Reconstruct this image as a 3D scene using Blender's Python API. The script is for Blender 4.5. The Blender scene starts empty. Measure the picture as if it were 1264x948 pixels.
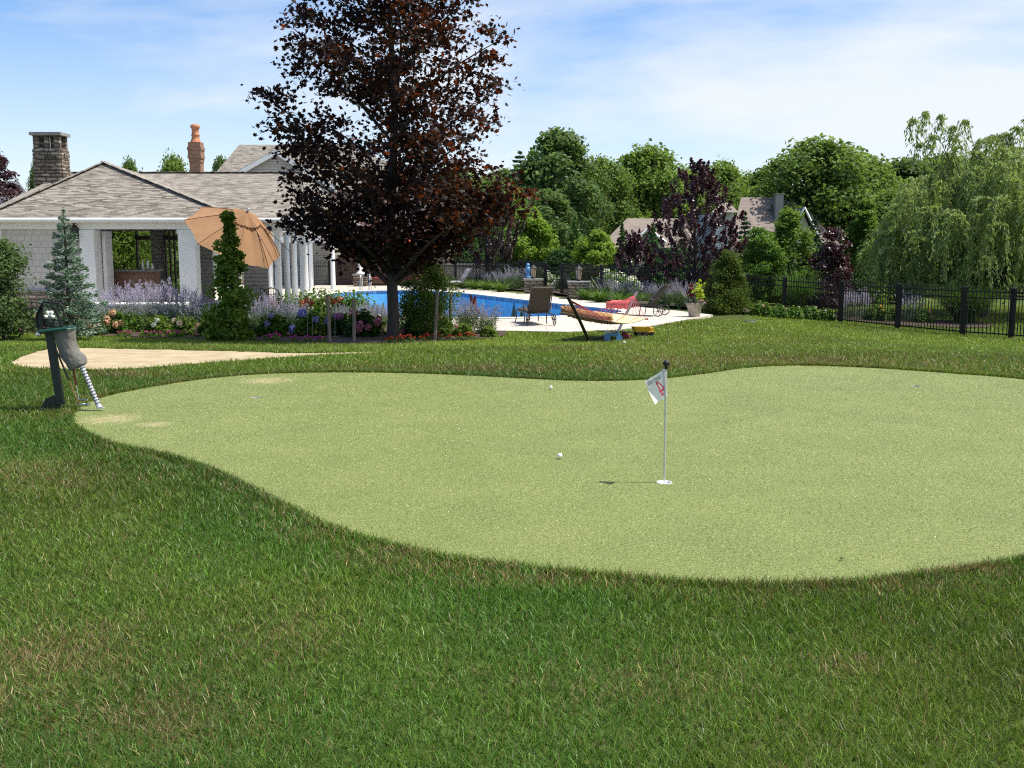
import bpy, math, random
import numpy as np
from mathutils import Vector, Matrix

# ------------------------------------------------------------------ camera, world, sun
S = bpy.context.scene
C = S.collection
CAM_H, FPX, W0, H0, HOR = 1.75, 1250.0, 1264, 948, 305.0
PITCH = math.atan((H0 / 2 - HOR) / FPX)
cam = bpy.data.cameras.new('camera')
cam.sensor_width = 36.0
cam.lens = 36.0 * FPX / W0
cam.clip_start = 0.05
cam.clip_end = 3000
camo = bpy.data.objects.new('camera', cam)
C.objects.link(camo)
camo.location = (0, 0, CAM_H)
camo.rotation_euler = (math.pi / 2 - PITCH, 0, 0)
S.camera = camo

SUN_E, SUN_A = math.radians(63), math.radians(-2)      # elevation; azimuth from +X towards +Y
SV = Vector((math.cos(SUN_E) * math.cos(SUN_A), math.cos(SUN_E) * math.sin(SUN_A), math.sin(SUN_E)))
sun = bpy.data.lights.new('sun', 'SUN')
sun.energy = 4.6
sun.angle = math.radians(0.5)
sun.color = (1.0, 0.95, 0.87)
suno = bpy.data.objects.new('sun', sun)
C.objects.link(suno)
suno.rotation_euler = (-SV).to_track_quat('-Z', 'Y').to_euler()

w = bpy.data.worlds.new('World')
S.world = w
w.use_nodes = True
nt = w.node_tree
N, L = nt.nodes, nt.links
bg = N['Background']
sky = N.new('ShaderNodeTexSky')
sky.sky_type = 'NISHITA'
sky.sun_disc = False
sky.sun_elevation = SUN_E
sky.sun_rotation = math.pi / 2 - SUN_A
sky.air_density = 1.0
sky.dust_density = 0.25
sky.ozone_density = 2.5
bg.inputs['Strength'].default_value = 0.12
# thin streaky cloud, laid out by sky direction
tc = N.new('ShaderNodeTexCoord')
sep = N.new('ShaderNodeSeparateXYZ')
L.new(tc.outputs['Generated'], sep.inputs[0])
def wm(op, a, b=None, c=None, clamp=False):
    m = N.new('ShaderNodeMath'); m.operation = op; m.use_clamp = clamp
    for i, v in enumerate((a, b, c)):
        if v is None: continue
        if isinstance(v, (int, float)): m.inputs[i].default_value = v
        else: L.new(v, m.inputs[i])
    return m.outputs[0]
den = wm('ADD', wm('ABSOLUTE', sep.outputs['Y']), 0.25)
uu = wm('DIVIDE', sep.outputs['X'], den)
vv = wm('DIVIDE', sep.outputs['Z'], den)
cmb = N.new('ShaderNodeCombineXYZ')
L.new(uu, cmb.inputs[0]); L.new(vv, cmb.inputs[1])
mp = N.new('ShaderNodeMapping')
mp.inputs['Rotation'].default_value = (0, 0, math.radians(-20))
mp.inputs['Scale'].default_value = (1.3, 6.0, 1)
mp.inputs['Location'].default_value = (2.7, 0.2, 0.0)
L.new(cmb.outputs[0], mp.inputs[0])
n1 = N.new('ShaderNodeTexNoise')
n1.inputs['Scale'].default_value = 1.25
n1.inputs['Detail'].default_value = 9
n1.inputs['Roughness'].default_value = 0.55
n1.inputs['Distortion'].default_value = 0.25
L.new(mp.outputs[0], n1.inputs['Vector'])
mp2 = N.new('ShaderNodeMapping')
mp2.inputs['Scale'].default_value = (1.1, 1.6, 1)
mp2.inputs['Location'].default_value = (3.1, 0.7, 0.0)
L.new(cmb.outputs[0], mp2.inputs[0])
n2 = N.new('ShaderNodeTexNoise')
n2.inputs['Scale'].default_value = 2.2
n2.inputs['Detail'].default_value = 4
L.new(mp2.outputs[0], n2.inputs['Vector'])
# more cloud to the right of the view, a clearer patch to the left
bias = wm('MULTIPLY_ADD', uu, 0.42, 0.0)
cl = wm('ADD', wm('MULTIPLY', n1.outputs[0], 1.5), wm('MULTIPLY', n2.outputs[0], 0.4))
cl = wm('ADD', cl, bias)
cl = wm('MULTIPLY', wm('SUBTRACT', cl, 0.745), 2.9, None, True)
cl = wm('MULTIPLY', wm('POWER', cl, 1.0), 0.88)
# thin milky veil near the horizon
veil = wm('MULTIPLY', wm('SUBTRACT', 1.0, wm('MULTIPLY', vv, 4.5), None, True), 0.7)
cl = wm('MAXIMUM', cl, veil)
mixc = N.new('ShaderNodeMix')
mixc.data_type = 'RGBA'
L.new(cl, mixc.inputs[0])
hs_ = N.new('ShaderNodeHueSaturation'); hs_.inputs['Saturation'].default_value = 1.3
L.new(sky.outputs[0], hs_.inputs['Color'])
tn_ = N.new('ShaderNodeMix'); tn_.data_type = 'RGBA'; tn_.blend_type = 'MULTIPLY'; tn_.inputs[0].default_value = 1
L.new(hs_.outputs[0], tn_.inputs[6]); tn_.inputs[7].default_value = (.845, .89, 1.0, 1)
L.new(tn_.outputs[2], mixc.inputs[6])
mixc.inputs[7].default_value = (5.4, 5.6, 5.85, 1)
L.new(mixc.outputs[2], bg.inputs['Color'])

S.view_settings.view_transform = 'Standard'
S.view_settings.look = 'None'
S.view_settings.gamma = 1.0
S.view_settings.use_curve_mapping = False
S.view_settings.exposure = 0.55
S.render.engine = 'CYCLES'
S.cycles.use_denoising = False
S.cycles.use_adaptive_sampling = False
S.cycles.sample_clamp_indirect = 4.0
S.cycles.filter_width = 1.15
S.cycles.max_bounces = 7
S.cycles.diffuse_bounces = 3
S.cycles.glossy_bounces = 3
S.cycles.transmission_bounces = 4
S.cycles.transparent_max_bounces = 12
S.cycles.caustics_reflective = False
S.cycles.caustics_refractive = False

# ------------------------------------------------------------------ helpers
rng = np.random.default_rng(11)
random.seed(5)
PI = math.pi
sp_, cp_ = math.sin(PITCH), math.cos(PITCH)

def ray(px, py):
    u = (px - W0 / 2) / FPX; v = (H0 / 2 - py) / FPX
    return Vector((u, cp_ + v * sp_, v * cp_ - sp_))
def D(px, py, Y):
    r = ray(px, py); t = Y / r.y
    return Vector((r.x * t, Y, CAM_H + r.z * t))
def P(px, py, z):
    r = ray(px, py); t = (z - CAM_H) / r.z
    return Vector((r.x * t, r.y * t, z))
def sm(a, b, x):
    t = np.clip((x - a) / (b - a), 0, 1)
    return t * t * (3 - 2 * t)

GREEN_PX = [(83, 514), (92, 503), (120, 490), (180, 478), (250, 467), (330, 460.5), (420, 459), (500, 460), (580, 463),
            (650, 467), (700, 469.5), (770, 470), (830, 466), (880, 459.5), (920, 453), (980, 450.5), (1040, 452),
            (1100, 455), (1180, 461), (1264, 467), (1350, 480), (1420, 510), (1430, 560), (1390, 630), (1330, 672),
            (1264, 692), (1200, 702), (1130, 712), (1060, 720), (980, 723), (900, 723), (820, 718), (740, 711),
            (660, 703), (600, 696), (540, 688), (480, 674), (430, 661), (380, 642), (340, 621), (300, 600),
            (250, 576), (200, 561), (150, 553), (110, 540), (88, 526)]
def smooth_poly(pts, it=2):
    p = np.array(pts, float)
    for _ in range(it):
        q = np.roll(p, -1, 0)
        a = .75 * p + .25 * q; b = .25 * p + .75 * q
        p = np.stack([a, b], 1).reshape(-1, 2)
    return p
def pxpoly(pts, z): return [tuple(P(x, y, z)[:2]) for x, y in pts]
GREEN = smooth_poly(pxpoly(GREEN_PX, 0.0))
PATIO_PX = [(-330, 352), (500, 352), (560, 355), (600, 358.5), (640, 362), (672, 364), (692, 367.5), (725, 371), (770, 377), (842, 384), (880, 388.5), (862, 392), (838, 396), (800, 403),
            (760, 407), (700, 409.5), (620, 408), (560, 408), (480, 400), (380, 392), (250, 394), (120, 398), (-60, 400)]
PATIO = np.array(pxpoly(PATIO_PX, -0.35))
POOL = smooth_poly(pxpoly([(405, 360.5), (500, 358.5), (560, 361), (640, 370), (700, 377), (772, 384),
                           (762, 388), (715, 389), (672, 392.5), (560, 393), (470, 391), (395, 380)], -0.35), 2)

def inside(poly, x, y):
    x = np.asarray(x, float); y = np.asarray(y, float)
    r = np.zeros(x.shape, bool)
    n = len(poly)
    for i in range(n):
        x0, y0 = poly[i]; x1, y1 = poly[(i + 1) % n]
        if y0 == y1: continue
        c = ((y0 > y) != (y1 > y)) & (x < (x1 - x0) * (y - y0) / (y1 - y0) + x0)
        r ^= c
    return r
def pdist(poly, x, y):
    x = np.asarray(x, float); y = np.asarray(y, float)
    d = np.full(x.shape, 1e9)
    n = len(poly)
    for i in range(n):
        x0, y0 = poly[i]; x1, y1 = poly[(i + 1) % n]
        dx, dy = x1 - x0, y1 - y0
        l2 = dx * dx + dy * dy
        if l2 < 1e-12: continue
        t = np.clip(((x - x0) * dx + (y - y0) * dy) / l2, 0, 1)
        d = np.minimum(d, np.hypot(x - x0 - t * dx, y - y0 - t * dy))
    return d

def zg(x, y, overlay=True):
    x = np.asarray(x, float); y = np.asarray(y, float)
    z = -0.38 * sm(15.5, 24.5, y)
    z = z - 0.38 * sm(5.0, 9.5, x - 0.05 * y) * sm(17, 29, y)
    z = z + 0.018 * np.sin(x * 1.3 + 0.4) * np.sin(y * 0.9) * sm(2, 4, y) * (1 - sm(15, 24, y)) * 0
    return z
def gz(x, y):
    g = float(zg(x, y))
    if inside(PATIO, np.array([x]), np.array([y]))[0]: return -0.35
    return g
def G(px, py):
    """ground point under a pixel of the photograph"""
    z = -0.2
    for _ in range(12):
        p = P(px, py, z); z = float(zg(p.x, p.y))
    p.z = z
    return p

def gpoly(pts): return [tuple(G(x, y)[:2]) for x, y in pts]
BUNK = smooth_poly(gpoly([(6, 451), (34, 438), (62, 430), (100, 429.5), (200, 432), (300, 434.5), (380, 436.5), (480, 433.5),
                           (482, 435), (400, 438.5), (330, 443), (260, 448), (200, 453), (150, 457), (60, 456.5)]))

def vnoise(x, y, s, seed=0):
    x = np.asarray(x) / s; y = np.asarray(y) / s
    xi = np.floor(x).astype(int); yi = np.floor(y).astype(int)
    fx = x - xi; fy = y - yi
    fx = fx * fx * (3 - 2 * fx); fy = fy * fy * (3 - 2 * fy)
    def h(a, b):
        v = np.sin(a * 127.1 + b * 311.7 + seed * 74.7) * 43758.5453
        return v - np.floor(v)
    return (h(xi, yi) * (1 - fx) * (1 - fy) + h(xi + 1, yi) * fx * (1 - fy) + h(xi, yi + 1) * (1 - fx) * fy + h(xi + 1, yi + 1) * fx * fy)
def fnoise(x, y, s, seed=0):
    return (vnoise(x, y, s, seed) * .5 + vnoise(x, y, s * .5, seed + 1) * .3 + vnoise(x, y, s * .25, seed + 2) * .2)

# ------------------------------------------------------------------ object helpers
def tag(o, label=None, cat=None, group=None, kind=None):
    if label: o['label'] = label
    if cat: o['category'] = cat
    if group: o['group'] = group
    if kind: o['kind'] = kind
    return o
def empty(name, loc, label=None, cat=None, group=None, rz=0.0):
    o = bpy.data.objects.new(name, None)
    o.empty_display_size = 0.2
    C.objects.link(o); o.location = loc; o.rotation_euler = (0, 0, rz)
    return tag(o, label, cat, group)
def link(name, me, mat, parent=None):
    o = bpy.data.objects.new(name, me)
    C.objects.link(o)
    if mat is not None and len(me.materials) == 0: me.materials.append(mat)
    if parent is not None: o.parent = parent
    return o
def children(o): return [c for c in C.objects if c.parent == o]
def copy_tree(o, parent=None):
    c = o.copy(); C.objects.link(c); c.parent = parent
    for ch in children(o): copy_tree(ch, c)
    return c

def mesh_np(name, V, F, cols=None, smooth=False):
    """F: (M,k) int array of faces all with k corners"""
    me = bpy.data.meshes.new(name)
    V = np.ascontiguousarray(V, np.float32); F = np.ascontiguousarray(F, np.int32)
    M, k = F.shape
    me.vertices.add(len(V)); me.vertices.foreach_set('co', V.ravel())
    me.loops.add(M * k); me.loops.foreach_set('vertex_index', F.ravel())
    me.polygons.add(M)
    me.polygons.foreach_set('loop_start', np.arange(0, M * k, k, dtype=np.int32))
    if smooth: me.polygons.foreach_set('use_smooth', np.ones(M, bool))
    if cols is not None:
        at = me.color_attributes.new('Col', 'FLOAT_COLOR', 'POINT')
        c4 = np.ones((len(V), 4), np.float32); c4[:, :3] = cols
        at.data.foreach_set('color', c4.ravel())
    me.update(calc_edges=True)
    return me

class MB:
    def __init__(s): s.v = []; s.f = []; s.uv = []; s.smooth = []
    def add(s, vs, fs, uvs=None, smooth=False):
        b = len(s.v); s.v += [tuple(v) for v in vs]
        for i, f in enumerate(fs):
            s.f.append(tuple(b + j for j in f)); s.smooth.append(smooth)
            s.uv.append(uvs[i] if uvs else None)
        return s
    def box(s, c, d, rz=0, M=None):
        x, y, z = [k / 2 for k in d]
        vs = [(-x, -y, -z), (x, -y, -z), (x, y, -z), (-x, y, -z), (-x, -y, z), (x, -y, z), (x, y, z), (-x, y, z)]
        if M is None: M = Matrix.Rotation(rz, 3, 'Z')
        vs = [Vector(c) + M @ Vector(v) for v in vs]
        return s.add(vs, [(0, 3, 2, 1), (4, 5, 6, 7), (0, 1, 5, 4), (1, 2, 6, 5), (2, 3, 7, 6), (3, 0, 4, 7)])
    def bx(s, x0, x1, y0, y1, z0, z1):
        return s.box(((x0 + x1) / 2, (y0 + y1) / 2, (z0 + z1) / 2), (abs(x1 - x0), abs(y1 - y0), abs(z1 - z0)))
    def tube(s, pts, r, n=8, caps=True, smooth=True, flat=None):
        pts = [Vector(p) for p in pts]
        if not hasattr(r, '__len__'): r = [r] * len(pts)
        rings = []; u = None
        for i, p in enumerate(pts):
            if i == 0: t = pts[1] - p
            elif i == len(pts) - 1: t = p - pts[i - 1]
            else: t = pts[i + 1] - pts[i - 1]
            t.normalize()
            if u is None: u = t.cross(Vector((0, 0, 1)) if abs(t.z) < .9 else Vector((1, 0, 0))).normalized()
            else: u = (u - t * u.dot(t)).normalized()
            vv_ = t.cross(u)
            fl = 1 if flat is None else flat
            rings.append([p + (u * math.cos(a) + vv_ * fl * math.sin(a)) * r[i] for a in [2 * PI * k / n for k in range(n)]])
        vs = [q for R in rings for q in R]; fs = []
        for i in range(len(pts) - 1):
            for k in range(n):
                a = i * n + k; b = i * n + (k + 1) % n
                fs.append((a, b, b + n, a + n))
        s.add(vs, fs, smooth=smooth)
        if caps:
            s.add(rings[0], [tuple(range(n))[::-1]]); s.add(rings[-1], [tuple(range(n))])
        return s
    def lathe(s, prof, c=(0, 0, 0), n=24, smooth=True, M=None):
        vs = []; fs = []
        for r_, z_ in prof:
            for k in range(n):
                a = 2 * PI * k / n
                q = Vector((r_ * math.cos(a), r_ * math.sin(a), z_))
                if M is not None: q = M @ q
                vs.append(Vector(c) + q)
        for i in range(len(prof) - 1):
            for k in range(n):
                a = i * n + k; b = i * n + (k + 1) % n
                fs.append((a, b, b + n, a + n))
        return s.add(vs, fs, smooth=smooth)
    def ball(s, c, r, n=12, sq=(1, 1, 1)):
        prof = [(max(1e-4, math.sin(PI * i / n)), -math.cos(PI * i / n)) for i in range(n + 1)]
        vs0 = MB().lathe(prof, n=n * 2)
        vs = [(c[0] + v[0] * r * sq[0], c[1] + v[1] * r * sq[1], c[2] + v[2] * r * sq[2]) for v in vs0.v]
        return s.add(vs, vs0.f, smooth=True)
    def prism(s, poly, z0, z1):
        n = len(poly); vs = [(x, y, z0) for x, y in poly] + [(x, y, z1) for x, y in poly]
        fs = [tuple(range(n))[::-1], tuple(range(n, 2 * n))] + [(i, (i + 1) % n, (i + 1) % n + n, i + n) for i in range(n)]
        return s.add(vs, fs)
    def face(s, pts, uvs=None):
        return s.add(pts, [tuple(range(len(pts)))], [uvs] if uvs else None)
    def roofface(s, pts, th=0.0):
        """planar face with metre UVs: u level, v up the slope"""
        pts = [Vector(p) for p in pts]
        nrm = (pts[1] - pts[0]).cross(pts[2] - pts[0]).normalized()
        if nrm.z < 0: nrm = -nrm; pts = pts[::-1]
        uax = Vector((0, 0, 1)).cross(nrm)
        uax = uax.normalized() if uax.length > 1e-4 else Vector((1, 0, 0))
        vax = nrm.cross(uax)
        uv = [(p.dot(uax), p.dot(vax)) for p in pts]
        s.face(pts, uv)
        if th:
            q = [p - Vector((0, 0, th)) for p in pts]
            s.face(q[::-1], uv[::-1])
            n = len(pts)
            for i in range(n):
                j = (i + 1) % n
                s.face([pts[j], pts[i], q[i], q[j]])
        return s
    def build(s, name, mat, parent=None, world=False, bevel=0.0, loc=None):
        me = bpy.data.meshes.new(name)
        vs = s.v
        off = Vector((0, 0, 0))
        if world and parent is not None:
            off = parent.location.copy()
            if parent.parent is not None: off += parent.parent.location
        vs = [(v[0] - off.x, v[1] - off.y, v[2] - off.z) for v in vs]
        me.from_pydata(vs, [], s.f)
        me.polygons.foreach_set('use_smooth', s.smooth)
        if any(u is not None for u in s.uv):
            ul = me.uv_layers.new(name='UVMap')
            for p, u in zip(me.polygons, s.uv):
                for k, li in enumerate(p.loop_indices):
                    ul.data[li].uv = u[k] if u else (0, 0)
        me.update()
        o = link(name, me, mat, parent)
        if bevel:
            m = o.modifiers.new('bevel', 'BEVEL'); m.width = bevel; m.segments = 2; m.limit_method = 'ANGLE'
        if loc is not None: o.location = loc
        return o

# ------------------------------------------------------------------ materials
MATS = {}
def newmat(name):
    m = bpy.data.materials.new(name); m.use_nodes = True
    MATS[name] = m
    return m, m.node_tree.nodes, m.node_tree.links
def noisemat(name, c1, c2, scale=8, rough=0.7, bump=0.0, bscale=None, metallic=0.0, spec=0.4, detail=6, stretch=(1, 1, 1), tr=0.0, coat=0.0):
    m, n, l = newmat(name)
    b = n['Principled BSDF']
    b.inputs['Roughness'].default_value = rough
    b.inputs['Metallic'].default_value = metallic
    b.inputs['Specular IOR Level'].default_value = spec
    b.inputs['Coat Weight'].default_value = coat
    t = n.new('ShaderNodeTexCoord'); mp = n.new('ShaderNodeMapping'); mp.inputs['Scale'].default_value = stretch
    l.new(t.outputs['Object'], mp.inputs[0])
    x = n.new('ShaderNodeTexNoise'); x.inputs['Scale'].default_value = scale; x.inputs['Detail'].default_value = detail
    l.new(mp.outputs[0], x.inputs['Vector'])
    r = n.new('ShaderNodeValToRGB')
    r.color_ramp.elements[0].position = .35; r.color_ramp.elements[0].color = (*c1, 1)
    r.color_ramp.elements[1].position = .65; r.color_ramp.elements[1].color = (*c2, 1)
    l.new(x.outputs[0], r.inputs[0]); l.new(r.outputs[0], b.inputs['Base Color'])
    if bump:
        y = n.new('ShaderNodeTexNoise'); y.inputs['Scale'].default_value = bscale or scale * 4; y.inputs['Detail'].default_value = 5
        l.new(mp.outputs[0], y.inputs['Vector'])
        bu = n.new('ShaderNodeBump'); bu.inputs['Strength'].default_value = bump; bu.inputs['Distance'].default_value = .02
        l.new(y.outputs[0], bu.inputs['Height']); l.new(bu.outputs[0], b.inputs['Normal'])
    if tr:
        td = n.new('ShaderNodeBsdfTranslucent'); l.new(r.outputs[0], td.inputs[0])
        mx = n.new('ShaderNodeMixShader'); mx.inputs[0].default_value = tr
        l.new(b.outputs[0], mx.inputs[1]); l.new(td.outputs[0], mx.inputs[2]); l.new(mx.outputs[0], n['Material Output'].inputs[0])
    return m
def leafmat(name, tr=0.35, rough=0.45, spec=0.35, tint=(1.25, 1.25, 0.7)):
    m, n, l = newmat(name)
    b = n['Principled BSDF']; b.inputs['Roughness'].default_value = rough; b.inputs['Specular IOR Level'].default_value = spec
    a = n.new('ShaderNodeVertexColor'); a.layer_name = 'Col'
    l.new(a.outputs[0], b.inputs['Base Color'])
    mu = n.new('ShaderNodeMix'); mu.data_type = 'RGBA'; mu.blend_type = 'MULTIPLY'; mu.inputs[0].default_value = 1
    l.new(a.outputs[0], mu.inputs[6]); mu.inputs[7].default_value = (*tint, 1)
    t = n.new('ShaderNodeBsdfTranslucent'); l.new(mu.outputs[2], t.inputs[0])
    mx = n.new('ShaderNodeMixShader'); mx.inputs[0].default_value = tr
    l.new(b.outputs[0], mx.inputs[1]); l.new(t.outputs[0], mx.inputs[2]); l.new(mx.outputs[0], n['Material Output'].inputs[0])
    return m
def brickmat(name, c1, c2, cm, bw, rh, mortar=0.01, rough=0.85, uv=True, bump=0.3, vary=None, offset=0.5, noise=3.0, stretch=None):
    m, n, l = newmat(name)
    b = n['Principled BSDF']; b.inputs['Roughness'].default_value = rough; b.inputs['Specular IOR Level'].default_value = .2
    t = n.new('ShaderNodeTexCoord')
    src = t.outputs['UV']
    if uv == 'flat': src = t.outputs['Object']
    elif not uv:
        sx = n.new('ShaderNodeSeparateXYZ'); l.new(t.outputs['Object'], sx.inputs[0])
        ad = n.new('ShaderNodeMath'); ad.operation = 'ADD'; l.new(sx.outputs[0], ad.inputs[0]); l.new(sx.outputs[1], ad.inputs[1])
        cb = n.new('ShaderNodeCombineXYZ'); l.new(ad.outputs[0], cb.inputs[0]); l.new(sx.outputs[2], cb.inputs[1])
        src = cb.outputs[0]
    k = n.new('ShaderNodeTexBrick')
    k.inputs['Scale'].default_value = 1; k.inputs['Brick Width'].default_value = bw; k.inputs['Row Height'].default_value = rh
    k.inputs['Mortar Size'].default_value = mortar; k.inputs['Mortar Smooth'].default_value = .1; k.inputs['Bias'].default_value = 0
    k.offset = offset
    k.inputs['Color1'].default_value = (*c1, 1); k.inputs['Color2'].default_value = (*c2, 1); k.inputs['Mortar'].default_value = (*cm, 1)
    dv = src
    if vary:
        nz = n.new('ShaderNodeTexNoise'); nz.inputs['Scale'].default_value = noise; nz.inputs['Detail'].default_value = 2
        l.new(src, nz.inputs['Vector'])
        va = n.new('ShaderNodeVectorMath'); va.operation = 'MULTIPLY_ADD'
        l.new(nz.outputs['Color'], va.inputs[0]); va.inputs[1].default_value = (vary, vary, 0); l.new(src, va.inputs[2])
        dv = va.outputs[0]
    l.new(dv, k.inputs['Vector'])
    big = n.new('ShaderNodeTexNoise'); big.inputs['Scale'].default_value = .7; big.inputs['Detail'].default_value = 5
    l.new(src, big.inputs['Vector'])
    mr = n.new('ShaderNodeMapRange'); mr.inputs[3].default_value = .78; mr.inputs[4].default_value = 1.22
    l.new(big.outputs[0], mr.inputs[0])
    mu = n.new('ShaderNodeVectorMath'); mu.operation = 'SCALE'
    l.new(k.outputs[0], mu.inputs[0]); l.new(mr.outputs[0], mu.inputs['Scale'])
    l.new(mu.outputs[0], b.inputs['Base Color'])
    if bump:
        bu = n.new('ShaderNodeBump'); bu.inputs['Strength'].default_value = bump; bu.inputs['Distance'].default_value = .03; bu.invert = True
        l.new(k.outputs['Fac'], bu.inputs['Height']); l.new(bu.outputs[0], b.inputs['Normal'])
    return m

M_leaf = leafmat('leaf', tr=.45, rough=.6, spec=.18)
M_redleaf = leafmat('dark_red_leaf', tr=.38, rough=.5, spec=.2, tint=(2.0, 0.9, 0.35))
M_plumleaf = leafmat('plum_leaf', tr=.2, rough=.38, spec=.5, tint=(1.6, .6, .6))
M_needle = leafmat('needle', tr=.15, rough=.6, spec=.25)
M_grass = leafmat('grass_blade', tr=.30, rough=.42, spec=.32, tint=(1.1, 1.15, .5))
M_petal = leafmat('petal', tr=.3, rough=.6, spec=.2, tint=(1, 1, 1))
M_turf = leafmat('turf_fibre', tr=.25, rough=.4, spec=.35, tint=(1.05, 1.1, .8))
M_bark = noisemat('bark', (.045, .036, .028), (.10, .085, .07), scale=9, rough=.95, bump=.8, bscale=30, stretch=(3, 3, .6))
M_darkbark = noisemat('dark_bark', (.035, .03, .026), (.06, .05, .043), scale=12, rough=.95, bump=.8, bscale=30, stretch=(3, 3, .6))
M_white = noisemat('white_paint', (.80, .80, .79), (.84, .84, .83), scale=3, rough=.5)
M_whitetrim = noisemat('white_trim', (.78, .78, .76), (.83, .83, .81), scale=3, rough=.55)
M_black = noisemat('black_paint', (.009, .009, .010), (.015, .015, .016), scale=10, rough=.45, spec=.3)
M_iron = noisemat('dark_bronze', (.03, .025, .02), (.05, .04, .032), scale=10, rough=.45, spec=.5)
M_mulch = noisemat('mulch', (.035, .022, .014), (.09, .06, .04), scale=25, rough=.95, bump=1, bscale=60)
M_patio = brickmat('patio_concrete', (.47, .43, .37), (.52, .475, .41), (.30, .27, .23), 1.8, 1.8, mortar=.012, rough=.8, uv='flat', bump=.1)
M_sand = noisemat('sand', (.35, .275, .16), (.45, .37, .235), scale=3, rough=.95, bump=.7, bscale=40, detail=10)
M_shingle = brickmat('roof_shingle', (.105, .09, .072), (.33, .30, .26), (.24, .215, .185), .25, .055, mortar=.004, rough=.9, bump=.4, noise=2)
M_tanroof = brickmat('tan_roof_shingle', (.20, .165, .14), (.26, .215, .185), (.15, .12, .10), .5, .2, mortar=.01, rough=.9, bump=.2)
M_ridge = noisemat('ridge_cap_shingle', (.20, .178, .15), (.29, .262, .225), scale=3, rough=.95, bump=.3)
M_greyroof = brickmat('grey_roof_shingle', (.10, .10, .115), (.14, .14, .15), (.08, .08, .09), .5, .2, mortar=.01, rough=.9, bump=.2)
M_shake = brickmat('wall_shake', (.50, .475, .44), (.56, .53, .49), (.36, .34, .31), .21, .19, mortar=.008, uv=False, bump=.4, offset=.37)
M_siding = brickmat('clapboard', (.42, .40, .37), (.44, .42, .385), (.22, .21, .19), 60, .14, mortar=.012, uv=False, bump=.5)
M_stone = brickmat('ledge_stone', (.13, .105, .085), (.42, .35, .28), (.10, .085, .07), .34, .12, mortar=.02, uv=False, bump=1.0, vary=.12, noise=5)
M_brick = brickmat('brown_brick', (.22, .10, .06), (.36, .18, .11), (.25, .2, .16), .2, .075, mortar=.012, uv=False, bump=.5)
M_palestone = brickmat('pale_stone', (.42, .37, .31), (.55, .48, .41), (.3, .27, .23), .35, .16, mortar=.015, uv=False, bump=.5, vary=.05)
M_clay = noisemat('clay_pot', (.42, .16, .08), (.52, .22, .12), scale=6, rough=.8)
M_slab = noisemat('stone_slab', (.20, .20, .19), (.30, .29, .27), scale=6, rough=.7)
M_darkint = noisemat('dark_wood', (.06, .05, .042), (.09, .075, .06), scale=5, rough=.7)
M_ceil = noisemat('ceiling_paint', (.32, .31, .29), (.36, .35, .33), scale=3, rough=.7)
M_copper = noisemat('umbrella_canvas', (.40, .225, .115), (.46, .26, .135), scale=4, rough=.85, bump=.15, bscale=90, tr=.30)
M_tancanvas = noisemat('tan_binding', (.30, .165, .085), (.34, .19, .10), scale=4, rough=.85)
M_redcanvas = noisemat('red_canvas', (.55, .10, .06), (.65, .13, .07), scale=4, rough=.85, tr=.3)
M_greyfab = noisemat('grey_canvas', (.145, .14, .13), (.165, .16, .148), scale=5, rough=.9, bump=.15, bscale=120)
M_cushion = noisemat('olive_cushion', (.042, .034, .026), (.062, .052, .040), scale=14, rough=.9, bump=.4, bscale=30)
M_creamcush = noisemat('cream_cushion', (.55, .52, .45), (.62, .59, .52), scale=14, rough=.9)
M_chrome = noisemat('chrome', (.6, .6, .6), (.75, .75, .75), scale=10, rough=.18, metallic=1)
M_alu = noisemat('aluminium', (.62, .62, .63), (.72, .72, .73), scale=10, rough=.35, metallic=.6)
M_ball = noisemat('ball_white', (.80, .80, .78), (.84, .84, .82), scale=10, rough=.35)
M_flag = noisemat('flag_nylon', (.82, .82, .83), (.86, .86, .87), scale=4, rough=.7, tr=.5)
M_red4 = noisemat('flag_red', (.52, .05, .09), (.58, .07, .11), scale=4, rough=.7)
M_greytext = noisemat('flag_grey', (.33, .34, .37), (.40, .41, .44), scale=4, rough=.7)
M_greenmetal = noisemat('green_plastic', (.015, .075, .055), (.02, .09, .065), scale=4, rough=.4, spec=.5)
M_darkpost = noisemat('dark_green_plastic', (.012, .022, .018), (.02, .03, .026), scale=4, rough=.45, spec=.5)
M_wicker = noisemat('brown_wicker', (.07, .04, .028), (.13, .075, .05), scale=40, rough=.7, bump=.5)
M_tan_pot = noisemat('tan_pot', (.42, .36, .28), (.50, .43, .34), scale=8, rough=.85, bump=.3)
M_wood = noisemat('weathered_wood', (.13, .105, .08), (.21, .175, .14), scale=10, rough=.9, bump=.5, stretch=(3, 3, .5))
M_redtowel = noisemat('red_towel', (.60, .10, .09), (.68, .15, .13), scale=12, rough=.9)
M_yellow = noisemat('yellow_plastic', (.55, .32, .02), (.62, .37, .03), scale=4, rough=.4)
M_blue = noisemat('blue_plastic', (.08, .24, .50), (.12, .32, .58), scale=4, rough=.4)
M_maroon = noisemat('maroon_plastic', (.20, .03, .04), (.26, .04, .05), scale=4, rough=.4)
M_rubber = noisemat('black_rubber', (.015, .015, .015), (.025, .025, .025), scale=10, rough=.7)
M_asphalt = noisemat('asphalt', (.045, .045, .047), (.065, .065, .066), scale=30, rough=.9, bump=.3)
M_rope = noisemat('red_rope', (.35, .05, .07), (.42, .07, .09), scale=10, rough=.8)
M_shaft = noisemat('copper_shaft', (.42, .16, .08), (.5, .2, .1), scale=4, rough=.35, metallic=.5)
M_lampglass = noisemat('amber_glass', (.40, .30, .20), (.48, .37, .26), scale=4, rough=.3)

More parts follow.
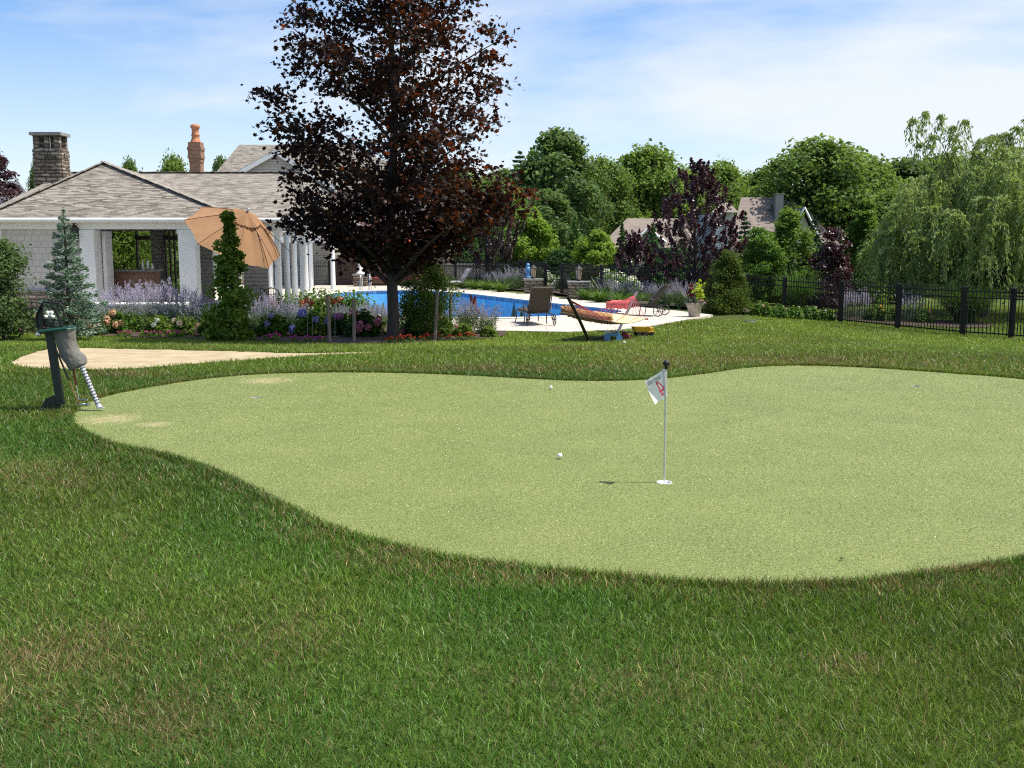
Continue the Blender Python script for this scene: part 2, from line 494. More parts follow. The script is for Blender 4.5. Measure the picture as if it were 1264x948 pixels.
def glassmat():
    m, n, l = newmat('window_glass')
    b = n['Principled BSDF']; b.inputs['Base Color'].default_value = (.02, .03, .045, 1); b.inputs['Roughness'].default_value = .06
    b.inputs['Specular IOR Level'].default_value = .8
    return m
M_glass = glassmat()
# ------------------------------------------------------------------ ground
import bmesh
def ground_color_mat():
    m, n, l = newmat('lawn_soil')
    b = n['Principled BSDF']; b.inputs['Roughness'].default_value = .95; b.inputs['Specular IOR Level'].default_value = .1
    t = n.new('ShaderNodeTexCoord')
    def noi(sc, det=6):
        x = n.new('ShaderNodeTexNoise'); x.inputs['Scale'].default_value = sc; x.inputs['Detail'].default_value = det
        l.new(t.outputs['Object'], x.inputs['Vector']); return x
    a = noi(.35, 4); c = noi(14, 8)
    r = n.new('ShaderNodeValToRGB'); e = r.color_ramp.elements
    e[0].position = .38; e[0].color = (.075, .115, .022, 1); e[1].position = .66; e[1].color = (.13, .145, .04, 1)
    l.new(a.outputs[0], r.inputs[0])
    r2 = n.new('ShaderNodeValToRGB'); e = r2.color_ramp.elements
    e[0].position = .3; e[0].color = (.55, .55, .55, 1); e[1].position = .7; e[1].color = (1.3, 1.3, 1.2, 1)
    l.new(c.outputs[0], r2.inputs[0])
    # bare thatch and soil between the modelled blades; plain meadow colour in the fields beyond
    sx = n.new('ShaderNodeSeparateXYZ'); l.new(t.outputs['Object'], sx.inputs[0])
    mr = n.new('ShaderNodeMapRange'); mr.inputs[1].default_value = 38; mr.inputs[2].default_value = 46; l.new(sx.outputs[1], mr.inputs[0])
    th = n.new('ShaderNodeMix'); th.data_type = 'RGBA'; l.new(mr.outputs[0], th.inputs[0]); th.inputs[6].default_value = (.060, .082, .022, 1); l.new(r.outputs[0], th.inputs[7])
    mu = n.new('ShaderNodeMix'); mu.data_type = 'RGBA'; mu.blend_type = 'MULTIPLY'; mu.inputs[0].default_value = 1
    l.new(th.outputs[2], mu.inputs[6]); l.new(r2.outputs[0], mu.inputs[7]); l.new(mu.outputs[2], b.inputs['Base Color'])
    bu = n.new('ShaderNodeBump'); bu.inputs['Strength'].default_value = .6; bu.inputs['Distance'].default_value = .03
    l.new(c.outputs[0], bu.inputs['Height']); l.new(bu.outputs[0], b.inputs['Normal'])
    return m
M_lawn = ground_color_mat()
def axis(parts):
    o = []
    for a, b, s in parts: o += list(np.arange(a, b, s))
    return np.array(o + [parts[-1][1]], float)
xs = axis([(-600, -60, 30), (-60, -24, 3), (-24, 20, .33), (20, 60, 3), (60, 600, 30)])
ys = axis([(-60, -6, 6), (-6, 30, .33), (30, 62, .66), (62, 120, 6), (120, 900, 60)])
XX, YY = np.meshgrid(xs, ys)
ZZ = zg(XX, YY)
xf, yf = XX.ravel(), YY.ravel(); zf = ZZ.ravel().copy()
near = (yf < 40) & (np.abs(xf) < 24)
def dip(poly, depth, marg):
    global zf
    idx = np.where(near)[0]
    d = pdist(poly, xf[idx], yf[idx]); ins = inside(poly, xf[idx], yf[idx])
    k = np.where(ins, 1.0, 1 - sm(marg * .5, marg, d))
    zf[idx] -= depth * k
CUPS = [P(820, 595.5, 0), P(315, 491, 0), P(1130, 476.5, 0)]
for c in CUPS: zf[np.hypot(xf - c.x, yf - c.y) < .42] -= .16
dip(GREEN, .008, 1.0); dip(BUNK, .02, 1.0)
pi_ = inside(PATIO, xf, yf) | (pdist(PATIO, xf, yf) < .7)
zf[pi_] = np.minimum(zf[pi_], -.41)
wat = inside(POOL, xf, yf)
wat_in = wat & (pdist(POOL, xf, yf) > .5)
nx_, ny_ = len(xs), len(ys)
ii = np.arange((ny_ - 1) * (nx_ - 1)); r0 = ii // (nx_ - 1); c0 = ii % (nx_ - 1)
a0 = r0 * nx_ + c0
F = np.stack([a0, a0 + 1, a0 + 1 + nx_, a0 + nx_], 1)
zf[wat] = -2.1
gm = mesh_np('lawn_terrain', np.stack([xf, yf, zf], 1), F, smooth=True)
g = link('lawn_terrain', gm, M_lawn); tag(g, kind='structure')

# putting green: a flat carpet of short artificial turf
def greenmat():
    m, n, l = newmat('artificial_turf')
    b = n['Principled BSDF']; b.inputs['Roughness'].default_value = .6; b.inputs['Specular IOR Level'].default_value = .25
    t = n.new('ShaderNodeTexCoord')
    def noi(sc, det=6, rough=.5, st=(1, 1, 1)):
        mp = n.new('ShaderNodeMapping'); mp.inputs['Scale'].default_value = st; l.new(t.outputs['Object'], mp.inputs[0])
        x = n.new('ShaderNodeTexNoise'); x.inputs['Scale'].default_value = sc; x.inputs['Detail'].default_value = det
        x.inputs['Roughness'].default_value = rough
        l.new(mp.outputs[0], x.inputs['Vector']); return x
    fine = noi(55, 4, .75); mid = noi(1.3, 7, .6); pat = noi(.5, 5)
    r = n.new('ShaderNodeValToRGB'); e = r.color_ramp.elements
    e[0].position = .34; e[0].color = (.086, .124, .026, 1); e[1].position = .62; e[1].color = (.232, .264, .086, 1)
    l.new(fine.outputs[0], r.inputs[0])
    r2 = n.new('ShaderNodeValToRGB'); e = r2.color_ramp.elements
    e[0].position = .35; e[0].color = (.88, .92, .88, 1); e[1].position = .68; e[1].color = (1.10, 1.07, 1.06, 1)
    l.new(mid.outputs[0], r2.inputs[0])
    mu = n.new('ShaderNodeMix'); mu.data_type = 'RGBA'; mu.blend_type = 'MULTIPLY'; mu.inputs[0].default_value = 1
    l.new(r.outputs[0], mu.inputs[6]); l.new(r2.outputs[0], mu.inputs[7])
    # sand worked into the turf near the club stand and along the back edge
    def spot(x, y, rad):
        vm = n.new('ShaderNodeVectorMath'); vm.operation = 'DISTANCE'; l.new(t.outputs['Object'], vm.inputs[0]); vm.inputs[1].default_value = (x, y, 0)
        mr = n.new('ShaderNodeMapRange'); mr.inputs[1].default_value = rad * .2; mr.inputs[2].default_value = rad; mr.inputs[3].default_value = 1; mr.inputs[4].default_value = 0
        l.new(vm.outputs['Value'], mr.inputs[0]); return mr.outputs[0]
    s1 = P(135, 517, 0); s2 = P(330, 470, 0); s3 = P(190, 524, 0)
    outs = [spot(s1.x, s1.y, .55), spot(s3.x, s3.y, .3), spot(s2.x, s2.y, .6)]
    mm = outs[0]
    for o in outs[1:]:
        q = n.new('ShaderNodeMath'); q.operation = 'MAXIMUM'; l.new(mm, q.inputs[0]); l.new(o, q.inputs[1]); mm = q.outputs[0]
    patch = noi(9, 5)
    q = n.new('ShaderNodeMath'); q.operation = 'MULTIPLY'; l.new(mm, q.inputs[0]); l.new(patch.outputs[0], q.inputs[1])
    q2 = n.new('ShaderNodeMapRange'); q2.inputs[1].default_value = .2; q2.inputs[2].default_value = .5; q2.inputs[4].default_value = .6; l.new(q.outputs[0], q2.inputs[0])
    mx = n.new('ShaderNodeMix'); mx.data_type = 'RGBA'; l.new(q2.outputs[0], mx.inputs[0]); l.new(mu.outputs[2], mx.inputs[6]); mx.inputs[7].default_value = (.46, .38, .22, 1)
    l.new(mx.outputs[2], b.inputs['Base Color'])
    bu = n.new('ShaderNodeBump'); bu.inputs['Strength'].default_value = .8; bu.inputs['Distance'].default_value = .006
    l.new(fine.outputs[0], bu.inputs['Height']); l.new(bu.outputs[0], b.inputs['Normal'])
    return m
# triangulated sheet with three round holes for the cups
bm = bmesh.new(); es = []
for lp in [[tuple(p) for p in GREEN]] + [[(c.x + .054 * math.cos(2 * PI * k / 24), c.y + .054 * math.sin(2 * PI * k / 24)) for k in range(24)] for c in CUPS]:
    vs = [bm.verts.new((p[0], p[1], 0)) for p in lp]
    es += [bm.edges.new((vs[i], vs[(i + 1) % len(vs)])) for i in range(len(vs))]
bmesh.ops.triangle_fill(bm, use_beauty=True, edges=es)
bmesh.ops.recalc_face_normals(bm, faces=bm.faces[:])
gme = bpy.data.meshes.new('putting_green'); bm.to_mesh(gme); bm.free()
go = link('putting_green', gme, greenmat()); tag(go, kind='structure')

# sand bunker: a strip of sand following the slope
bb = MB(); nb = len(BUNK)
bx0, by0 = BUNK.min(0); bx1, by1 = BUNK.max(0)
tri = bpy.data.meshes.new('t')
import bmesh
bm = bmesh.new()
vv_ = [bm.verts.new((x, y, 0)) for x, y in BUNK]; bm.faces.new(vv_)
bmesh.ops.triangulate(bm, faces=bm.faces[:])
for k in range(6): bmesh.ops.subdivide_edges(bm, edges=[e for e in bm.edges if e.calc_length() > .14], cuts=1, use_grid_fill=True)
bmesh.ops.triangulate(bm, faces=bm.faces[:])
for v in bm.verts: v.co.z = float(zg(v.co.x, v.co.y)) + .004 + .02 * (fnoise(v.co.x, v.co.y, 1.2, 4) - .5) + .035 * (fnoise(v.co.x, v.co.y, .35, 14) - .5)
bme = bpy.data.meshes.new('sand_bunker'); bm.to_mesh(bme); bm.free()
for p in bme.polygons: p.use_smooth = True
tag(link('sand_bunker', bme, M_sand), kind='structure')

# patio slab with the pool cut out: an outer ring bridged to the pool edge
def ring_slab(name, outer, hole, z0, z1, mat):
    bm = bmesh.new()
    for z, flip in ((z1, 0), (z0, 1)):
        vo = [bm.verts.new((x, y, z)) for x, y in outer]; vi = [bm.verts.new((x, y, z)) for x, y in hole]
        es = [bm.edges.new((vo[i], vo[(i + 1) % len(vo)])) for i in range(len(vo))] + [bm.edges.new((vi[i], vi[(i + 1) % len(vi)])) for i in range(len(vi))]
        if flip == 0: bmesh.ops.triangle_fill(bm, use_beauty=True, use_dissolve=False, edges=es); top = (vo, vi)
    for a, b in zip(top[0:1], (vo,)):
        for i in range(len(a)): bm.faces.new((a[i], a[(i + 1) % len(a)], b[(i + 1) % len(a)], b[i]))
    for a, b in zip(top[1:2], (vi,)):
        for i in range(len(a)): bm.faces.new((a[(i + 1) % len(a)], a[i], b[i], b[(i + 1) % len(a)]))
    bmesh.ops.recalc_face_normals(bm, faces=bm.faces[:])
    me = bpy.data.meshes.new(name); bm.to_mesh(me); bm.free()
    return link(name, me, mat)
tag(ring_slab('patio', [tuple(p) for p in PATIO], [tuple(p) for p in POOL], -.45, -.35, M_patio), kind='structure')
# pool: liner with a tile band, coping and water
cx, cy = POOL.mean(0)
pool = empty('swimming_pool', (cx, cy, -.35), 'freeform swimming pool of bright blue water set in the pale patio', 'swimming pool')
nP = len(POOL)
def liner():
    m, n, l = newmat('pool_liner'); b = n['Principled BSDF']; b.inputs['Roughness'].default_value = .5
    t = n.new('ShaderNodeTexCoord'); v = n.new('ShaderNodeTexVoronoi'); v.inputs['Scale'].default_value = 1.6; v.feature = 'SMOOTH_F1'
    nz = n.new('ShaderNodeTexNoise'); nz.inputs['Scale'].default_value = 2; l.new(t.outputs['Object'], nz.inputs['Vector'])
    va = n.new('ShaderNodeVectorMath'); va.operation = 'MULTIPLY_ADD'; l.new(nz.outputs['Color'], va.inputs[0]); va.inputs[1].default_value = (.8, .8, .8); l.new(t.outputs['Object'], va.inputs[2])
    l.new(va.outputs[0], v.inputs['Vector'])
    r = n.new('ShaderNodeValToRGB'); e = r.color_ramp.elements
    e[0].color = (.18, .50, .84, 1); e[1].color = (.38, .70, .92, 1); e[1].position = .8
    l.new(v.outputs[0], r.inputs[0]); l.new(r.outputs[0], b.inputs['Base Color']); return m
mb = MB()
lo = [(x - cx, y - cy, -.11) for x, y in POOL] + [(cx + (x - cx) * .985 - cx, cy + (y - cy) * .97 - cy, -1.35) for x, y in POOL]
mb.add(lo, [(i, i + nP, (i + 1) % nP + nP, (i + 1) % nP) for i in range(nP)] + [tuple(range(nP, 2 * nP))])
mb.build('basin', liner(), pool)
mb = MB()
mb.add([(x - cx, y - cy, 0) for x, y in POOL] + [(x - cx, y - cy, -.30) for x, y in POOL], [(i, i + nP, (i + 1) % nP + nP, (i + 1) % nP) for i in range(nP)])
tb = brickmat('pool_tile', (.02, .09, .26), (.10, .26, .46), (.3, .4, .5), .15, .15, mortar=.01, uv=False, rough=.3)
mb.v = [(x * .999, y * .999, z) for x, y, z in mb.v]
mb.build('tile_band', tb, pool)
def watermat():
    m, n, l = newmat('pool_water')
    n.remove(n['Principled BSDF'])
    t = n.new('ShaderNodeTexCoord'); mp = n.new('ShaderNodeMapping'); mp.inputs['Scale'].default_value = (1, 1.0, 1); l.new(t.outputs['Object'], mp.inputs[0])
    x = n.new('ShaderNodeTexNoise'); x.inputs['Scale'].default_value = 3.2; x.inputs['Detail'].default_value = 3; l.new(mp.outputs[0], x.inputs['Vector'])
    bu = n.new('ShaderNodeBump'); bu.inputs['Strength'].default_value = .5; bu.inputs['Distance'].default_value = .05; l.new(x.outputs[0], bu.inputs['Height'])
    f = n.new('ShaderNodeFresnel'); f.inputs[0].default_value = 1.33; l.new(bu.outputs[0], f.inputs[1])
    fm = n.new('ShaderNodeMath'); fm.operation = 'MULTIPLY'; fm.inputs[1].default_value = .42; l.new(f.outputs[0], fm.inputs[0])
    tr = n.new('ShaderNodeBsdfTransparent'); tr.inputs[0].default_value = (.62, .86, .97, 1)
    gl = n.new('ShaderNodeBsdfGlossy'); gl.inputs['Roughness'].default_value = .06; l.new(bu.outputs[0], gl.inputs['Normal'])
    mx = n.new('ShaderNodeMixShader'); l.new(fm.outputs[0], mx.inputs[0]); l.new(tr.outputs[0], mx.inputs[1]); l.new(gl.outputs[0], mx.inputs[2])
    l.new(mx.outputs[0], n['Material Output'].inputs[0]); return m
mb = MB(); mb.face([(x - cx, y - cy, -.13) for x, y in POOL]); wo = mb.build('water', watermat(), pool)
mb = MB()
outp = []
for i in range(nP):
    a = Vector(POOL[i - 1]); b = Vector(POOL[(i + 1) % nP]); t = (b - a).normalized(); nn = Vector((t.y, -t.x))
    if (Vector(POOL[i]) - Vector((cx, cy))).dot(nn) < 0 and not inside(POOL, [POOL[i][0] - nn.x * .1], [POOL[i][1] - nn.y * .1])[0]: nn = -nn
    if inside(POOL, [POOL[i][0] + nn.x * .05], [POOL[i][1] + nn.y * .05])[0]: nn = -nn
    outp.append((POOL[i][0] + nn.x * .32, POOL[i][1] + nn.y * .32))
vs = [(x - cx, y - cy, .035) for x, y in POOL] + [(x - cx, y - cy, .035) for x, y in outp] + [(x - cx, y - cy, -.03) for x, y in POOL] + [(x - cx, y - cy, -.0) for x, y in outp]
fs = []
for i in range(nP):
    j = (i + 1) % nP
    fs += [(i, j, j + nP, i + nP), (i + nP, j + nP, j + 3 * nP, i + 3 * nP), (j, i, i + 2 * nP, j + 2 * nP)]
mb.add(vs, fs)
M_coping = noisemat('coping', (.60, .56, .50), (.66, .62, .56), scale=3, rough=.8)
mb.build('coping', M_coping, pool)

# mulch bed in front of the pool and pavilion, and a strip under the far fence
def ground_patch(name, poly, lift, mat, sub=.6):
    bm = bmesh.new(); bm.faces.new([bm.verts.new((x, y, 0)) for x, y in poly])
    bmesh.ops.triangulate(bm, faces=bm.faces[:])
    for k in range(5):
        es = [e for e in bm.edges if e.calc_length() > sub]
        if not es: break
        bmesh.ops.subdivide_edges(bm, edges=es, cuts=1); bmesh.ops.triangulate(bm, faces=bm.faces[:])
    for v in bm.verts: v.co.z = float(zg(v.co.x, v.co.y)) + lift + .03 * float(fnoise(v.co.x, v.co.y, .5, 9))
    me = bpy.data.meshes.new(name); bm.to_mesh(me); bm.free()
    return tag(link(name, me, mat), kind='structure')
BED = smooth_poly([tuple(G(x, y)[:2]) for x, y in [(-160, 409), (0, 411), (60, 413), (150, 417), (250, 419), (360, 424), (430, 426), (500, 425), (560, 421), (612, 418),
                                                (628, 413), (615, 408.5)]] + pxpoly([(560, 409), (480, 402), (380, 396), (250, 396), (120, 399), (-160, 401)], -.35), 1)
ground_patch('mulch_bed', BED, .02, M_mulch)
BED2 = pxpoly([(500, 350), (560, 354), (600, 357.5), (640, 361), (672, 363), (692, 366.5), (725, 370), (770, 376), (846, 383.5), (870, 386), (895, 388), (925, 389), (930, 384), (880, 376), (780, 362), (640, 349), (560, 345)], -.42)
BED2 = [tuple(p) for p in BED2]
ground_patch('fence_bed', BED2, .075, M_mulch)
BED3 = [tuple(D(px, 305 + 0.0, Y)[:2]) for px, Y in [(985, 37.5), (1120, 32.5), (1185, 31.5), (1225, 31.5), (1235, 33), (1120, 36), (1000, 41)]]
ground_patch('rear_bed', BED3, .02, M_mulch)
# driveway beyond the far fence
dv = MB(); dv.bx(-34, -1.5, 57.2, 63, -.395, -.375); tag(dv.build('driveway', M_asphalt), kind='structure')

# ------------------------------------------------------------------ lawn grass
def ribbons(N_, root, hdir, length, lean, droop, width, segs, cbase, ctip, face=None):
    """N grass-like blades; returns V, F(quads), cols"""
    t = np.linspace(0, 1, segs + 1)
    V = np.zeros((N_, segs + 1, 2, 3)); 
    up = np.array([0, 0, 1.0])
    if face is None:
        a = rng.uniform(0, 2 * PI, N_); side = np.stack([np.cos(a), np.sin(a), np.zeros(N_)], 1)
    else: side = face
    for i, tt in enumerate(t):
        c = root + hdir * (length * lean * (tt ** 1.6))[:, None] + up * (length * (tt - droop * tt ** 2.2) * np.sqrt(np.maximum(.05, 1 - (lean * .6) ** 2)))[:, None]
        wd = width * (1 - tt ** 1.5 * .93) * .5
        V[:, i, 0] = c - side * wd[:, None]; V[:, i, 1] = c + side * wd[:, None]
    col = np.zeros_like(V)
    for i, tt in enumerate(t): col[:, i, :, :] = (cbase * (1 - tt) + ctip * tt)[:, None, :]
    base = (np.arange(N_) * (segs + 1) * 2)[:, None]
    Fs = []
    for i in range(segs):
        Fs.append(np.concatenate([base + 2 * i, base + 2 * i + 1, base + 2 * i + 3, base + 2 * i + 2], 1))
    return V.reshape(-1, 3), np.concatenate(Fs), col.reshape(-1, 3)

def lawn(ymin, ymax, rho_fn, rho_max, seed):
    """scatter points over a wedge a little wider than the view with density rho_fn(distance)"""
    global rng
    out = []
    y0 = ymin
    while y0 < ymax:
        y1 = min(ymax, y0 * 1.12 + .1)
        hw = .60 * y1 + 1.2
        rho = rho_fn((y0 + y1) / 2)
        n = int(rho * (y1 - y0) * 2 * hw)
        out.append(np.stack([rng.uniform(-hw, hw, n), rng.uniform(y0, y1, n)], 1))
        y0 = y1
    return np.concatenate(out)
K = 15500.0
pts = lawn(2.5, 44, lambda y: K * (3.4 / max(y, 3.4)) ** 1.45, K, 1)
x, y = pts[:, 0], pts[:, 1]
jit = rng.normal(0, .016, x.shape) + .05 * (fnoise(x, y, .18, 31) - .5)
keep = ~inside(GREEN, x + jit, y + jit * .5) & ~inside(BUNK, x + jit, y + jit)
far = y > 14
k2 = np.ones_like(keep)
idx = np.where(far)[0]
bad = inside(PATIO, x[idx], y[idx]) | inside(BED, x[idx], y[idx]) | inside(BED2, x[idx], y[idx]) | inside(BED3, x[idx], y[idx])
k2[idx[bad]] = False
# behind the pool only to the right of the fence
k2 &= ~((y > 30) & (x < 7.5)) 
keep &= k2
x, y = x[keep], y[keep]
# ragged fringe of longer blades hanging over the rim of the green
Gq = np.array(GREEN); gi = rng.integers(0, len(Gq), 200000); tq = rng.uniform(0, 1, 200000)[:, None]
fq = Gq[gi] * (1 - tq) + Gq[(gi + 1) % len(Gq)] * tq
seglen = np.linalg.norm(Gq[(gi + 1) % len(Gq)] - Gq[gi], axis=1)
fq += rng.normal(0, .022, fq.shape); kf = (rng.uniform(0, 1, 200000) < seglen / seglen.max() * np.clip(6.5 / fq[:, 1], 0, 1) ** .8) & (np.abs(fq[:, 0]) < .6 * fq[:, 1] + 1.2)
x = np.concatenate([x, fq[kf, 0]]); y = np.concatenate([y, fq[kf, 1]])
n = len(x)
dist = y
z = zg(x, y) - .012
patch = fnoise(x, y, 1.6, 3); fine = fnoise(x, y, .35, 8)
dry = np.zeros(n)
for (px, py, rx, ry, a) in [(60, 830, .42, .45, .62), (200, 885, .38, .28, .5), (330, 800, .25, .3, .5), (1150, 702, .55, .14, .75), (1030, 725, .8, .12, .5), (560, 702, .5, .13, .5),
                            (660, 715, .6, .14, .45), (480, 690, .3, .3, .4), (400, 655, .3, .25, .4), (60, 585, .9, .5, .40), (820, 850, .5, .25, .30), (1040, 822, .2, .1, .4), (960, 445, 2.8, .9, .55), (620, 455, 2.2, .55, .6),
                            (1150, 447, 2.5, 1.2, .40), (700, 455, 2, .6, .5), (150, 463, .5, .25, .9), (1240, 442, 2, 1, .4), (850, 452, 1.0, .7, .4), (760, 432, 2.5, 1, .3), (1000, 425, 4, 1.5, .22)]:
    p = G(px, py)
    dry = np.maximum(dry, a * np.exp(-((x - p.x) / rx) ** 2 - ((y - p.y) / ry) ** 2))
dgreen = pdist(GREEN, x, y)
dry = np.maximum(dry, .40 * np.exp(-(dgreen / .22) ** 2) * np.clip(fnoise(x, y, .9, 77) * 2.4 - .7, 0, 1))
dry = dry * (.3 + 1.2 * fine) + .05 * (patch > .55) + .03
straw = rng.uniform(0, 1, n) < dry
tonal = fnoise(x, y, 2.6, 55)
lush = np.array([.102, .218, .028]); yel = np.array([.170, .248, .032]); deep = np.array([.048, .138, .022])
q = np.clip((patch - .30) / .4, 0, 1)[:, None]
tip = lush * (1 - q) + yel * q
q2 = np.clip(rng.normal(.35, .3, n), 0, 1)[:, None]
tip = tip * (1 - q2 * .6) + deep * q2 * .6
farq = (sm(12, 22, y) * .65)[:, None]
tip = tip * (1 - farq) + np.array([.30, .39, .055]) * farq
sc_ = rng.uniform(.0, 1, n)[:, None]
strawc = np.array([.33, .27, .13]) * (1 - sc_) + np.array([.22, .14, .06]) * sc_
tip = np.where(straw[:, None], strawc, tip) * (rng.uniform(.5, 1.2, n) + rng.uniform(.4, 1.1, n) * (1 - .75 * sm(5, 13, y)) * (rng.uniform(0, 1, n) > .90))[:, None]  # a few blades brightened, mostly near ones: highlights put into the blade colour
tip = tip * (.86 + .34 * np.clip((tonal - .3) / .4, 0, 1))[:, None]
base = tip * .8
h = rng.uniform(.030, .074, n) * (.85 + .3 * patch) * (1 + .2 * sm(8, 16, y))
h *= np.where(dgreen < .3, .85 + .3 * fine, 1)
a = rng.uniform(0, 2 * PI, n)
hd = np.stack([np.cos(a), np.sin(a), 0 * a], 1)
wd = rng.uniform(.0028, .0058, n) * (np.maximum(dist, 3.4) / 3.4) ** .72
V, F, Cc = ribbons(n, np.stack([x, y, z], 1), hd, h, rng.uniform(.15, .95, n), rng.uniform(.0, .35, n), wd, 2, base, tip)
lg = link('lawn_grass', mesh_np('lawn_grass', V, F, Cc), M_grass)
tag(lg, 'mown lawn grass, deep green with straw coloured blades, around the putting green', 'grass', kind='stuff')
print('grass blades', n)

# short turf fibres on the green
pts = lawn(4.6, 16, lambda y: 13000 * (5.5 / max(y, 5.5)) ** 1.5, 1, 2)
x, y = pts[:, 0], pts[:, 1]
keep = inside(GREEN, x, y)
for c in CUPS: keep &= np.hypot(x - c.x, y - c.y) > .062
x, y = x[keep], y[keep]; n = len(x)
mixv = rng.uniform(0, 1, n)[:, None]
mixv = mixv ** 1.9
col = np.array([.165, .204, .052]) * (1 - mixv) + np.array([.75, .74, .38]) * mixv
big = (.92 + .22 * fnoise(x, y, 1.4, 21))[:, None]
col = col * big
a = rng.uniform(0, 2 * PI, n); hd = np.stack([np.cos(a), np.sin(a), 0 * a], 1)
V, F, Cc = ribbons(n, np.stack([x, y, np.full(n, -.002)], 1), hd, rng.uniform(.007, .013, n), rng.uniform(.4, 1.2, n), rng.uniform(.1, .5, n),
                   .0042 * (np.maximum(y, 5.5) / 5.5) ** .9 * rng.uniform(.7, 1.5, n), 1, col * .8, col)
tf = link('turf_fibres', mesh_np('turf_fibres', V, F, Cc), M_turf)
tag(tf, 'short pale green artificial turf fibres covering the putting green', 'turf', kind='stuff')
print('turf', n)
# ------------------------------------------------------------------ vegetation builders
def frames(n, flat=0.0, nrm=None):
    """random orthonormal frames (n,3,3) rows = x,y,z axes of the leaf; flat>0 biases the leaf plane to face up"""
    z = rng.normal(0, 1, (n, 3))
    z[:, 2] += flat * 2.0 * 1
    if nrm is not None: z = z * .75 + nrm
    z /= np.linalg.norm(z, axis=1)[:, None] + 1e-9
    a = rng.normal(0, 1, (n, 3))
    x = np.cross(a, z); x /= np.linalg.norm(x, axis=1)[:, None] + 1e-9
    y = np.cross(z, x)
    return np.stack([x, y, z], 1)
T_leaf = np.array([(0, -.5, 0), (.3, -.05, .06), (0, .5, -.03), (-.3, -.05, .06)])
T_long = np.array([(0, -.5, 0), (.13, 0, .02), (0, .5, 0), (-.13, 0, .02)])
T_round = np.array([(-.22, -.4, 0), (.22, -.4, 0), (.42, .1, .05), (0, .5, 0), (-.42, .1, .05)])
T_maple = np.array([(0, -.5, 0), (.22, -.34, .03), (.5, -.3, 0), (.36, -.05, .04), (.5, .2, 0), (.2, .16, .03), (0, .56, 0), (-.2, .16, .03), (-.5, .2, 0), (-.36, -.05, .04), (-.5, -.3, 0), (-.22, -.34, .03)])
def cards(name, cen, T, size, R, cols, mat, parent=None):
    n = len(cen); k = len(T)
    V = np.einsum('kj,njl->nkl', T, R) * np.asarray(size).reshape(-1, 1, 1) + cen[:, None, :]
    F = np.arange(n * k).reshape(n, k)
    cc = np.repeat(cols[:, None, :], k, 1).reshape(-1, 3)
    return link(name, mesh_np(name, V.reshape(-1, 3), F, cc), mat, parent)
def colmix(n, pal, jitter=.18, clump=None):
    pal = np.array(pal, float)
    if clump is None: i = rng.integers(0, len(pal), n); c = pal[i]
    else: c = pal[0] * (1 - clump[:, None]) + pal[1] * clump[:, None]
    return c * rng.uniform(1 - jitter, 1 + jitter, (n, 1)) * rng.uniform(.93, 1.07, (n, 3))

def limb(mb, a, b, r0, r1, n=6, sag=.1, segs=4):
    a = Vector(a); b = Vector(b); pts = []; rr = []
    d = b - a; L_ = d.length
    off = Vector((random.uniform(-1, 1), random.uniform(-1, 1), random.uniform(.2, 1))) * L_ * sag
    for i in range(segs + 1):
        t = i / segs; pts.append(a + d * t + off * math.sin(PI * t)); rr.append(r0 * (1 - t) + r1 * t)
    mb.tube(pts, rr, n=n, caps=False)
    return pts

